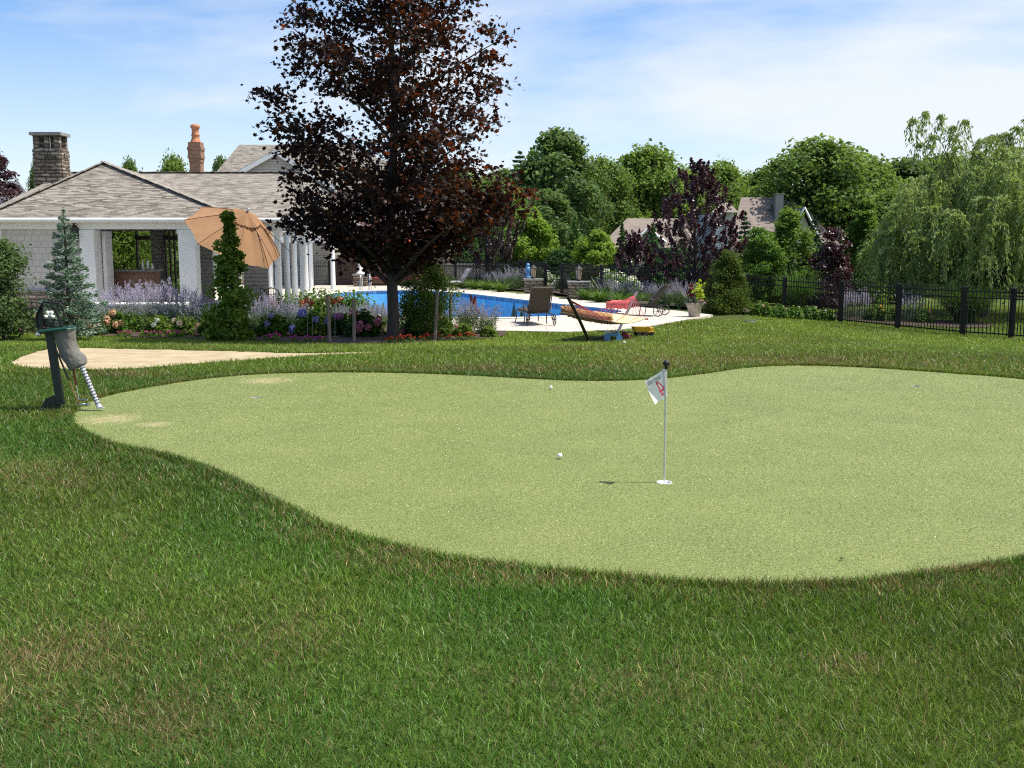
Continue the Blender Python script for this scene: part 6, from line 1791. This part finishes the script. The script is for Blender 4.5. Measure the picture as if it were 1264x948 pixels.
sm_ = m.build('seam', M_tancanvas, um, world=True)
m = MB()
vs = []; fs = []
for j, f in enumerate((.0, .5, 1.0)):
    for k in range(tot):
        a = 2 * PI * k / tot + .25; fr = (k % seg) / seg
        rad = .02 + .42 * f * (1 - .12 * math.sin(PI * fr)); drop = -.05 + .19 * f ** 1.1 + .022 * math.sin(k * 3.1) * f + .05 * math.sin(PI * fr) * f
        vs.append(au + (u1 * math.cos(a) + u2 * math.sin(a)) * rad - ax * drop)
for j in range(2):
    for k in range(tot): a = j * tot + k; b = j * tot + (k + 1) % tot; fs.append((a, a + tot, b + tot, b))
m.add(vs, fs, smooth=True); m.build('vent', M_copper, um, world=True)
hub = au - ax * .55; 
m = MB(); m.tube([au + ax * .03, au - ax * 1.0], .02, n=8); tilt = au - ax * 1.0
m.tube([tilt, (um.location.x + (tilt.x - au.x), tilt.y, -.33)], .022, n=8)
m.tube([(tilt.x + .05, tilt.y, -.349), (tilt.x + .05, tilt.y, -.29)], .25, n=20)
m.build('pole', M_iron, um, world=True)
m = MB(); m.tube([au + ax * .02, au + ax * .07], .03, n=10); m.ball(tuple(au + ax * .11), .035, 8); m.build('finial', M_alu, um, world=True)
for k in range(ns):
    a = 2 * PI * k / ns + .25; e = au + (u1 * math.cos(a) + u2 * math.sin(a)) * Ru - ax * (Hc + .03); mid = au + (u1 * math.cos(a) + u2 * math.sin(a)) * Ru * .5 - ax * (Hc * .42 + .06)
    m = MB(); m.tube([au - ax * .05, mid, e], .009, n=5); m.tube([hub - ax * .15, mid], .008, n=4); m.build('rib', M_iron, um, world=True)

# ------------------------------------------------------------------ hammock and stand
zl = float(zg(1.7, 22)); zr2 = float(zg(2.5, 24))
st = empty('hammock_stand', (1.9, 22.8, zl), 'black steel hammock stand with two leaning arms on the lawn', 'stand')
TL, BLf = D(700.5, 366, 21.0), G(727, 422.5); TR, BRf = D(786.5, 360, 25.3), G(763, 411)
MB().tube([BLf + Vector((0, 0, .03)), BLf + (TL - BLf) * .5 + Vector((.015, 0, .01)), TL], .034, n=10).build('arm', M_black, st, world=True)
MB().tube([BRf + Vector((0, 0, .03)), BRf + (TR - BRf) * .5 + Vector((-.015, 0, .01)), TR], .034, n=10).build('arm', M_alu, st, world=True)  # bright metal on this arm stands in for sunlight on the black steel
MB().tube([BLf + Vector((0, 0, .035)), BRf + Vector((0, 0, .04))], .034, n=10).build('base_beam', M_black, st, world=True)
for q in (BLf, BRf): MB().tube([q + Vector((-.55, .25, .022)), q + Vector((0, 0, .03)), q + Vector((.55, -.25, .022))], .026, n=8).build('foot', M_black, st, world=True)
hm = empty('hammock', (1.9, 22.8, .15), 'hammock of cream and red striped cloth strung between two leaning stand arms', 'hammock')
n0l, n0r = D(694, 386.5, 22.35), D(757, 398, 21.95); n1l, n1r = D(733, 385.5, 24.35), D(797, 393.5, 23.9)
def stripes():
    m_, n, l = newmat('striped_cloth'); b = n['Principled BSDF']; b.inputs['Roughness'].default_value = .9
    t = n.new('ShaderNodeTexCoord'); sx = n.new('ShaderNodeSeparateXYZ'); l.new(t.outputs['UV'], sx.inputs[0])
    wv = n.new('ShaderNodeMath'); wv.operation = 'MULTIPLY'; wv.inputs[1].default_value = 4.0; l.new(sx.outputs[0], wv.inputs[0])
    fr = n.new('ShaderNodeMath'); fr.operation = 'FRACT'; l.new(wv.outputs[0], fr.inputs[0])
    r = n.new('ShaderNodeValToRGB'); r.color_ramp.interpolation = 'CONSTANT'; e = r.color_ramp.elements
    e[0].position = 0; e[0].color = (.66, .52, .30, 1); e[1].position = .38; e[1].color = (.60, .16, .06, 1)
    for p_, c_ in ((.5, (.62, .50, .28, 1)), (.72, (.42, .44, .20, 1)), (.84, (.66, .52, .30, 1))): k_ = e.new(p_); k_.color = c_
    l.new(fr.outputs[0], r.inputs[0]); l.new(r.outputs[0], b.inputs['Base Color']); return m_
n1, n2 = 14, 10; vs = []; fs = []; uvs = []
for i in range(n1 + 1):
    for j in range(n2 + 1):
        u, v = i / n1, j / n2
        p = (n0l * (1 - v) + n0r * v) * (1 - u) + (n1l * (1 - v) + n1r * v) * u
        p = p - Vector((0, 0, .16 * math.sin(PI * u) * (.4 + .6 * math.sin(PI * v)) ))
        vs.append(p)
for i in range(n1):
    for j in range(n2):
        q0 = i * (n2 + 1) + j; fs.append((q0, q0 + n2 + 1, q0 + n2 + 2, q0 + 1))
        uvs.append([(j / n2, i / n1), (j / n2, (i + 1) / n1), ((j + 1) / n2, (i + 1) / n1), ((j + 1) / n2, i / n1)])
m = MB(); m.add(vs, fs, uvs, smooth=True); bd = m.build('bed_cloth', stripes(), hm, world=True); so = bd.modifiers.new('t', 'SOLIDIFY'); so.thickness = .03
for a, b in ((n0l, n0r), (n1l, n1r)):
    d_ = (b - a).normalized() * .06; MB().tube([a - d_, b + d_], .02, n=8).build('spreader_bar', M_redcanvas if a is n1l else M_wood, hm, world=True)
m = MB()
for a, b, top in ((n0l, n0r, TL), (n1l, n1r, TR)):
    rg = top + (((a + b) / 2) - top) * .18
    m.tube([top, rg], .008, n=5)
    for k in range(13): m.tube([rg, a + (b - a) * k / 12], .006, n=4, caps=False)
m.build('suspension_cords', M_rope, hm, world=True)
# pink netting panel at the head end
tq = TL + (((n0l + n0r) / 2) - TL) * .25
# fringed pillow roll on the near edge
pill = empty('hammock_pillow', n0l, 'fringed orange brown pillow roll lying along the near edge of the hammock', 'pillow')
M_pil = noisemat('pillow_weave', (.22, .07, .025), (.50, .30, .14), scale=26, rough=.95)
pa, pb_ = n0l + Vector((-.02, .12, .075)), n0r + Vector((.0, .12, .06))
m = MB(); m.tube([pa, pa + (pb_ - pa) * .05, pa + (pb_ - pa) * .5 - Vector((0, 0, .03)), pa + (pb_ - pa) * .95, pb_], [.03, .10, .12, .11, .03], n=14); m.build('roll', M_pil, pill, world=True)
nf = 520; t = rng.uniform(0, 1, nf); cenf = np.array(pa)[None] + np.array(pb_ - pa)[None] * t[:, None]; an = rng.uniform(0, 2 * PI, nf)
cenf[:, 2] += .11 * np.sin(an) - .03 * np.sin(PI * t); cenf[:, 1] += .11 * np.cos(an) - .0
cards('fringe', cenf - np.array(pill.location), T_long * np.array([1, 1, 1]), rng.uniform(.05, .10, nf), frames(nf, 0), colmix(nf, ((.30, .12, .03), (.60, .48, .28)), .25, rng.uniform(0, 1, nf)), M_petal, pill)
# toys on the grass by the hammock
def gnd(px, py): q = G(px, py); return Vector((q.x, q.y, q.z + .005))
p = gnd(794, 415)
tk = empty('toy_truck', p, 'yellow toy dump truck on the grass under the hammock', 'toy', None, .25)
m = MB(); m.bx(-.02, .30, -.11, .11, .10, .15); m.bx(.18, .30, -.1, .1, .151, .26); m.build('chassis', M_yellow, tk, bevel=.01)
m = MB(); m.add([(-.28, -.12, .13), (.14, -.12, .13), (.14, .12, .13), (-.28, .12, .13), (-.34, -.14, .29), (.17, -.14, .27), (.17, .14, .27), (-.34, .14, .29)], [(0, 3, 2, 1), (0, 1, 5, 4), (1, 2, 6, 5), (2, 3, 7, 6), (3, 0, 4, 7)]); m.build('dump_bed', M_yellow, tk)
for x_ in (-.18, .02, .22):
    for s in (-1, 1): MB().tube([(x_, s * .10, .07), (x_, s * .155, .07)], .07, n=16).build('wheel', M_rubber, tk)
MB().bx(.301, .305, -.07, .07, .17, .24).build('windscreen', M_glass, tk)
tk.scale = (.8, .8, .8)
p = gnd(757, 421)
tc_ = empty('toy_tricycle', p, 'blue and white toy on the grass at the foot of the hammock stand', 'toy', None, .1)
MB().tube([(-.16, 0, .16), (-.02, 0, .12), (.12, 0, .17)], .03, n=8).build('body', M_blue, tc_)
for x_ in (-.14, .13): MB().tube([(x_, -.035, .07), (x_, .035, .07)], .072, n=16).build('wheel', M_blue, tc_); 
MB().tube([(.12, -.1, .24), (.12, .1, .24)], .013, n=6).build('handlebar', M_white, tc_)
MB().tube([(.12, 0, .17), (.12, 0, .24)], .013, n=6).build('stem', M_white, tc_)
MB().bx(-.2, -.08, -.05, .05, .19, .22).build('seat', M_white, tc_, bevel=.008)
p = gnd(771, 419)
mt_ = MB(); mt_.bx(-.12, .12, -.08, .08, .02, .12); mt_.bx(-.06, .05, -.07, .07, .121, .18)
tr_ = empty('toy_car', p, 'dark red toy car between the yellow truck and the blue toy', 'toy', None, -.3); mt_.build('body', M_maroon, tr_, bevel=.015)
for x_ in (-.07, .07):
    for s in (-1, 1): MB().tube([(x_, s * .06, .035), (x_, s * .095, .035)], .035, n=12).build('wheel', M_rubber, tr_)

# flower pot on the patio
p = P(857, 391, -.35)
pot = empty('flower_pot', p, 'tan clay pot of mixed flowers on the patio corner', 'planter')
MB().lathe([(.16, 0), (.17, .02), (.20, .22), (.25, .36), (.27, .37), (.27, .42), (.24, .42), (.22, .36), (.001, .35)], n=24).build('pot', M_tan_pot, pot)
n = 420; v = rng.normal(0, 1, (n, 3)); v /= np.linalg.norm(v, axis=1)[:, None]; v[:, 2] = np.abs(v[:, 2]); cen = v * np.array([.36, .3, .28]) * rng.uniform(.3, 1, (n, 1)) + np.array([0, 0, .38])
pc = np.array([(.10, .18, .03), (.16, .20, .15), (.34, .14, .17), (.22, .28, .30), (.10, .16, .03)])[rng.integers(0, 5, n)]
cards('trailing_flowers', cen, T_round, .07 * rng.uniform(.6, 1.2, n), frames(n), pc * rng.uniform(.7, 1.2, (n, 1)), M_petal, pot)
n = 130; cen = rng.normal(0, 1, (n, 3)) * np.array([.09, .09, .13]) + np.array([.10, 0, .72]); cards('lime_foliage', cen, T_leaf, .12 * rng.uniform(.7, 1.2, n), frames(n), colmix(n, ((.30, .40, .02), (.42, .50, .05)), .15, rng.uniform(0, 1, n)), M_leaf, pot)
n = 60; cen = rng.normal(0, 1, (n, 3)) * np.array([.05, .06, .12]) + np.array([-.13, 0, .72]); cards('dark_red_foliage', cen, T_leaf, .12 * rng.uniform(.7, 1.2, n), frames(n), colmix(n, ((.10, .012, .01), (.18, .03, .02)), .15, rng.uniform(0, 1, n)), M_petal, pot)
# white edging stones beside the pot
m = MB(); m.ball((0, 0, .05), .09, 6, (2.6, 1, .7)); tag(m.build('edging_stone', M_coping, loc=(X(873, 31), 31.4, -.46)), 'pale edging stone on the ground right of the flower pot', 'stone')
q = G(925, 397.5); m = MB(); m.lathe([(.001, .03), (.22, .03), (.24, .02), (.25, .0)], n=20); tag(m.build('valve_cover', M_darkpost, loc=(q.x, q.y, q.z + .005)), 'flat dark valve cover in the lawn near the conical shrub', 'cover')

# tree stakes
for px, yb_, yt_, lean, lab in [(407, 424, 364, 3.0, 'weathered wooden tree stake furthest left of the maple'), (436.5, 424, 369, 0, 'weathered wooden tree stake nearer left of the maple'), (536, 422, 358, -4, 'weathered wooden tree stake nearer right of the maple, leaning'), (555, 414, 361, -1, 'weathered wooden tree stake furthest right of the maple')]:
    b_ = B(px, yb_); t_p = D(px - lean, yt_, b_.y)
    m = MB(); d_ = t_p - b_; m.tube([(0, 0, -.1), tuple(d_ * .5 + Vector((.01, 0, 0))), tuple(d_)], [.042, .038, .040], n=9); tag(m.build('tree_stake', M_wood, loc=b_), lab, 'stake')

# ------------------------------------------------------------------ golf things
F0_ = CUPS[0]
fs_ = empty('golf_flagstick', (F0_.x, F0_.y, 0), 'short white flagstick with a number 4 flag standing in the nearest cup', 'flagstick')
zt4 = D(822, 447, F0_.y).z; lean4 = D(822.3, 447, F0_.y).x - F0_.x
def onp(z): return Vector((lean4 * z / zt4, 0, z))
MB().tube([onp(-.09) * 1, onp(zt4 * .5), onp(zt4 - .05)], .0085, n=12).build('pole', M_alu, fs_)
m = MB(); kt = onp(zt4 - .01); m.ball((kt.x, 0, kt.z), .0245, 12); m.tube([kt - Vector((0, 0, .045)), kt - Vector((0, 0, .015))], .011, n=10); m.build('knob', M_black, fs_)
Yf = F0_.y
def fl_(px, py, dy=0): q = D(px, py, Yf + dy); return Vector((q.x - F0_.x, q.y - Yf, q.z))
A0, A1, A2, A3 = fl_(819.5, 456), fl_(796, 471, -.03), fl_(808, 499.5, -.05), fl_(822.5, 491)
def flagp(u, v, off=0):
    p = (A0 * (1 - u) + A1 * u) * (1 - v) + (A3 * (1 - u) + A2 * u) * v
    p = p + Vector((0, -.022 * math.sin(u * PI * 1.6 + v * 2.2) * u - .010 * math.sin(u * 9 + v * 5) * u, .004 * math.sin(v * 8) * u))
    return p + Vector((0, off, 0))
n = 22; vs = [flagp(i / n, j / n) for i in range(n + 1) for j in range(n + 1)]; fs = [(i * (n + 1) + j, (i + 1) * (n + 1) + j, (i + 1) * (n + 1) + j + 1, i * (n + 1) + j + 1) for i in range(n) for j in range(n)]
m = MB(); m.add(vs, fs, smooth=True); flg = m.build('flag', M_flag, fs_)
MB().tube([A0 + Vector((0, 0, .003)), onp(A3.z)], .0125, n=10).build('flag_sleeve', M_flag, flg)
m = MB()
def f4(a, b, off): return flagp(.285 + a * .66 + b * .37, .55 - b * .80, -.0022 - off)
for k, q in enumerate([[(.08, .36), (.19, .36), (.19, -.33), (.08, -.33)], [(.10, .36), (.00, .36), (-.30, -.08), (-.20, -.08)], [(-.30, -.17), (.30, -.17), (.30, -.07), (-.30, -.07)], [(-.02, -.36), (.29, -.36), (.29, -.28), (-.02, -.28)]]):
    for r_ in range(6):
        t0, t1 = r_ / 6, (r_ + 1) / 6; L2 = lambda p, q_, t: (p[0] + (q_[0] - p[0]) * t, p[1] + (q_[1] - p[1]) * t)
        if k in (0, 1): qq = [L2(q[0], q[3], t0), L2(q[1], q[2], t0), L2(q[1], q[2], t1), L2(q[0], q[3], t1)]
        else: qq = [L2(q[0], q[1], t0), L2(q[0], q[1], t1), L2(q[3], q[2], t1), L2(q[3], q[2], t0)]
        m.face([f4(p[0], p[1], k * .0003) for p in qq])
m.build('numeral', M_red4, flg)
# worn grey strip of printing along the top of the flag (unreadable in the photograph)
m = MB()
rg = random.Random(4)
for k in range(13):
    u0 = .20 + k * .058
    w_ = rg.uniform(.022, .040)
    m.add([flagp(u0, .10, -.0022), flagp(u0 + w_, .10, -.0022), flagp(u0 + w_, .24 - .02 * (k % 3), -.0022), flagp(u0, .24 - .02 * (k % 3), -.0022)], [(0, 1, 2, 3)])
for v0 in (.11, .20): m.add([flagp(.2 + i * .06, v0, -.0024) for i in range(13)] + [flagp(.2 + i * .06, v0 + .035, -.0024) for i in range(13)], [(i, i + 1, i + 14, i + 13) for i in range(12)])
m.build('worn_print', M_greytext, flg)
for k, (c, lab) in enumerate(zip(CUPS, ('white cup liner in the green at the foot of the flagstick', 'pale grey cup in the left part of the green without a flag', 'pale grey cup near the back right of the green'))):
    m = MB(); m.lathe([(.0535, -.10), (.0535, .003), (.058, .0035), (.058, .001)], n=28); m.face([(.0535 * math.cos(2 * PI * i / 28), .0535 * math.sin(2 * PI * i / 28), -.055 if k else -.022) for i in range(28)])
    tag(m.build('golf_cup', M_white if k == 0 else M_slab, loc=(c.x, c.y, 0)), lab, 'cup')
def ball(px, py, lab, z=None, Y=None, group=None):
    if Y is None: p = G(px, py); p.z = (0 if inside(GREEN, [p.x], [p.y])[0] else p.z)
    else: p = D(px, py, Y); p.z -= .0215
    m = MB(); m.ball((0, 0, 0), .0215, 14)
    o = m.build('golf_ball', M_ball, loc=(p.x, p.y, p.z + .0245 + (.004 if Y is None else -.003)))
    tag(o, lab, 'golf ball', group); return o
ball(691, 566.5, 'white golf ball left of the flagstick on the green'); ball(680, 481, 'white golf ball near the back edge of the green')
ball(770.5, 424.5, 'white ball in the grass beside the toy cars').scale = (1.5, 1.5, 1.5)

# golf club stand
YS = 10.85
def S_(px, py, dy=0): return D(px, py, YS + dy)
gb = S_(70, 500); zgr = float(zg(gb.x, gb.y))
sb = empty('golf_club_stand', (gb.x, gb.y, zgr), 'dark upright golf club stand with grey canvas sleeve at the left edge of the green', 'stand')
m = MB(); a, b = S_(60.5, 409), S_(75, 499); d_ = (b - a); 
sx_ = Vector((1, 0, 0)); vsb = []
for p_ in (a, b):
    for dx, dy in ((-.042, -.02), (.042, -.02), (.042, .03), (-.042, .03)): vsb.append(p_ + Vector((dx, dy, 0)))
m.add(vsb, [(0, 1, 5, 4), (1, 2, 6, 5), (2, 3, 7, 6), (3, 0, 4, 7), (0, 3, 2, 1), (4, 5, 6, 7)]); m.build('post', M_darkpost, sb, world=True, bevel=.006)
m = MB(); fp = S_(66, 499); zf0 = zgr - .005
pts_ = [(fp.x + .06, fp.y - .09), (fp.x + .07, fp.y + .12)] + [(fp.x - .02 + .14 * math.cos(t) * 1.0, fp.y + .02 + .12 * math.sin(t)) for t in np.linspace(PI * .55, PI * 1.45, 9)]
m.prism(pts_, zf0, zf0 + .03); m.add([(fp.x - .14, fp.y + .0, zf0 + .03), (fp.x - .09, fp.y, zf0 + .12), (fp.x + .0, fp.y, zf0 + .165), (fp.x + .03, fp.y, zf0 + .16), (fp.x + .05, fp.y, zf0 + .03),
       (fp.x - .14, fp.y + .06, zf0 + .03), (fp.x - .09, fp.y + .06, zf0 + .12), (fp.x + .0, fp.y + .06, zf0 + .165), (fp.x + .03, fp.y + .06, zf0 + .16), (fp.x + .05, fp.y + .06, zf0 + .03)],
      [(0, 4, 3, 2, 1), (5, 6, 7, 8, 9), (0, 1, 6, 5), (1, 2, 7, 6), (2, 3, 8, 7)]); m.build('foot', M_darkpost, sb, world=True)
m = MB(); t0, t1 = S_(55, 409), S_(88, 405.5)
M_ = Matrix.Rotation(-math.atan2(t1.z - t0.z, t1.x - t0.x), 3, 'Y')
m.box((t0 + t1) / 2, ((t1 - t0).length, .24, .018), M=M_); 
for dy in (-.12, .12): m.tube([t0 + Vector((0, dy, .01)), t1 + Vector((0, dy, .01))], .014, n=8)
m.build('tray', M_greenmetal, sb, world=True)
m = MB()
for dy in (-.10, .10):
    m.tube([S_(50, 412, dy), S_(44.5, 398, dy), S_(45.5, 388, dy), S_(52, 374.5, dy), S_(55, 373, dy), S_(74, 374.5, dy), S_(78, 378, dy), S_(79, 392, dy)], .0105, n=8)
    m.tube([S_(52, 408, dy), S_(52.5, 376, dy)], .012, n=8); m.tube([S_(68, 381, dy), S_(78, 406, dy)], .016, n=8)
for a_, b_ in ((52, 374.5), (76, 375.5), (46, 390)): m.tube([S_(a_, b_, -.10), S_(a_, b_, .10)], .010, n=8)
m.build('handle_frame', M_black, sb, world=True)
m = MB()
pl_ = [(45, 398), (44, 390), (50, 378), (52, 380), (52.5, 402), (48, 404)]
A_ = [S_(x_, y_, -.09) for x_, y_ in pl_]; Bq = [S_(x_, y_, .09) for x_, y_ in pl_]; k = len(pl_)
m.add(A_ + Bq, [tuple(range(k)), tuple(range(k, 2 * k))[::-1]] + [(i, (i + 1) % k, (i + 1) % k + k, i + k) for i in range(k)]); m.build('side_guard', M_darkpost, sb, world=True)
m = MB(); q0_, q1_ = S_(58, 401), S_(63, 394); m.box((q0_ + q1_) / 2, (.075, .14, .09)); m.box(S_(68, 400), (.05, .12, .06)); m.build('divider_block', M_darkpost, sb, world=True, bevel=.008)
MB().tube([S_(45, 413, -.1), S_(50, 413, -.1)], .02, n=8).build('clip', M_alu, sb, world=True)
# canvas sleeve, slumped
sec = [(80.5, 405.5, 12.0), (81, 412, 11.6), (82, 422, 11.3), (84.5, 431, 11.2), (88, 438, 11.4), (92, 443, 12.2), (95, 448, 12.0), (97.5, 453, 10.5)]
M_c = []; nn = 28; vs = []
for i, (cx_, cy_, hw) in enumerate(sec):
    t = i / (len(sec) - 1); tiltz = -.10 * 0 + (.34 * t)      # sections turn as the sleeve bends
    c = S_(cx_, cy_); hw_ = hw * YS / FPX
    for k in range(nn):
        a = 2 * PI * k / nn; fold = 1 + .07 * math.sin(3 * a + t * 9) * t + .03 * math.sin(7 * a + 2)
        ex = Vector((math.cos(tiltz + .1), 0, math.sin(tiltz + .1))); vs.append(c + ex * (hw_ * math.cos(a) * fold) + Vector((0, 1, 0)) * (hw_ * .8 * math.sin(a) * fold))
fs = [(i * nn + k, i * nn + (k + 1) % nn, (i + 1) * nn + (k + 1) % nn, (i + 1) * nn + k) for i in range(len(sec) - 1) for k in range(nn)]
m = MB(); m.add(vs, fs, smooth=True); bg_ = m.build('canvas_sleeve', M_greyfab, sb, world=True)
so = bg_.modifiers.new('t', 'SOLIDIFY'); so.thickness = .006; sd = bg_.modifiers.new('s', 'SUBSURF'); sd.levels = sd.render_levels = 2
dt = bpy.data.textures.new('creases', 'CLOUDS'); dt.noise_scale = .075; dm = bg_.modifiers.new('d', 'DISPLACE'); dm.texture = dt; dm.strength = .022; dm.mid_level = .5; dm.texture_coords = 'LOCAL'
MB().lathe([(.108, -.008), (.118, 0), (.108, .008)], tuple(S_(80.5, 405.5) + Vector((0, 0, .0))), n=28).build('rim', M_greenmetal, sb, world=True)
# perforated ball tube
tb0, tb1 = S_(101, 452, -.02), S_(122.5, 502.5, -.06)
tb1.z = max(tb1.z, .02)
bt = empty('ball_tube', tb1, 'silver perforated golf ball pick up tube leaning out of the canvas sleeve', 'ball tube')
m = MB(); m.tube([tb0, tb1], [.026, .026], n=20); m.build('tube', M_alu, bt, world=True)
m = MB(); d_ = (tb1 - tb0); ax_ = d_.normalized(); e1 = ax_.cross(Vector((0, 1, 0))).normalized(); e2 = ax_.cross(e1)
for i in range(13):
    for k in range(10):
        a = 2 * PI * (k + .5 * (i % 2)) / 10; c = tb0 + d_ * ((i + .7) / 14) + (e1 * math.cos(a) + e2 * math.sin(a)) * .0262
        nrm = (e1 * math.cos(a) + e2 * math.sin(a)); tt_ = ax_; bb_ = nrm.cross(tt_)
        m.face([c + (tt_ * math.cos(q) * .0095 + bb_ * math.sin(q) * .0062) + nrm * .0008 for q in [2 * PI * z / 8 for z in range(8)]])
m.build('holes', M_black, bt, world=True)['kind'] = 'stuff'
m = MB(); m.tube([tb1 - ax_ * .02, tb1 + ax_ * .005], [.03, .033], n=20); m.box(tb1 + Vector((.03, 0, -.008)), (.05, .05, .012)); m.build('foot_cap', M_alu, bt, world=True)
# two putters hanging down beside the post
def putter(a, b, label, shaft, head=True):
    r_ = empty('golf_putter', (b.x, b.y, max(b.z, .0)), label, 'golf club')
    MB().tube([a, a + (b - a) * .55], .011, n=8).build('grip', M_darkpost if head else M_maroon, r_, world=True)
    MB().tube([a + (b - a) * .53, b], .0055, n=8).build('shaft', shaft, r_, world=True)
    m = MB(); c = b + Vector((.05, -.01, .012))
    if head:
        m.box(c + Vector((0, -.02, 0)), (.115, .018, .026))
        pts_ = [c + Vector((math.cos(t) * .055, .005 + math.sin(t) * .07, 0)) for t in np.linspace(0, PI, 12)]; m.tube(pts_, .009, n=8)
    else: m.box(c, (.10, .022, .024)); 
    m.build('head', M_chrome, r_, world=True, bevel=.003)
putter(S_(69, 431, -.05), S_(98.5, 501, -.05), 'putter with copper shaft and ring shaped head leaning behind the canvas sleeve', M_shaft)
putter(S_(90, 452, .04), S_(97.5, 495, .03), 'putter with red brown grip between the post and the ball tube', M_chrome, head=False)
for k, (px, py) in enumerate([(56.5, 391), (61.5, 389.5), (59, 386), (65, 391), (63.5, 386)]):
    ball(px, py, ['leftmost', 'lower middle', 'lowest', 'rightmost', 'upper right'][k] + ' white golf ball held in the top frame of the club stand', Y=YS + .02 * (k % 3), group='golf balls in the top frame of the club stand').scale = (1.0, 1.0, 1.0)
# a small weed poking through the green
q = P(1040, 692, 0)
clump_grass('weed', 'tiny weed sprig growing through the near right part of the green', (q.x, q.y, 0), .03, .03, 14, w_=.006, pal=((.02, .07, .01), (.04, .10, .01)))
print('objects', len(bpy.data.objects))
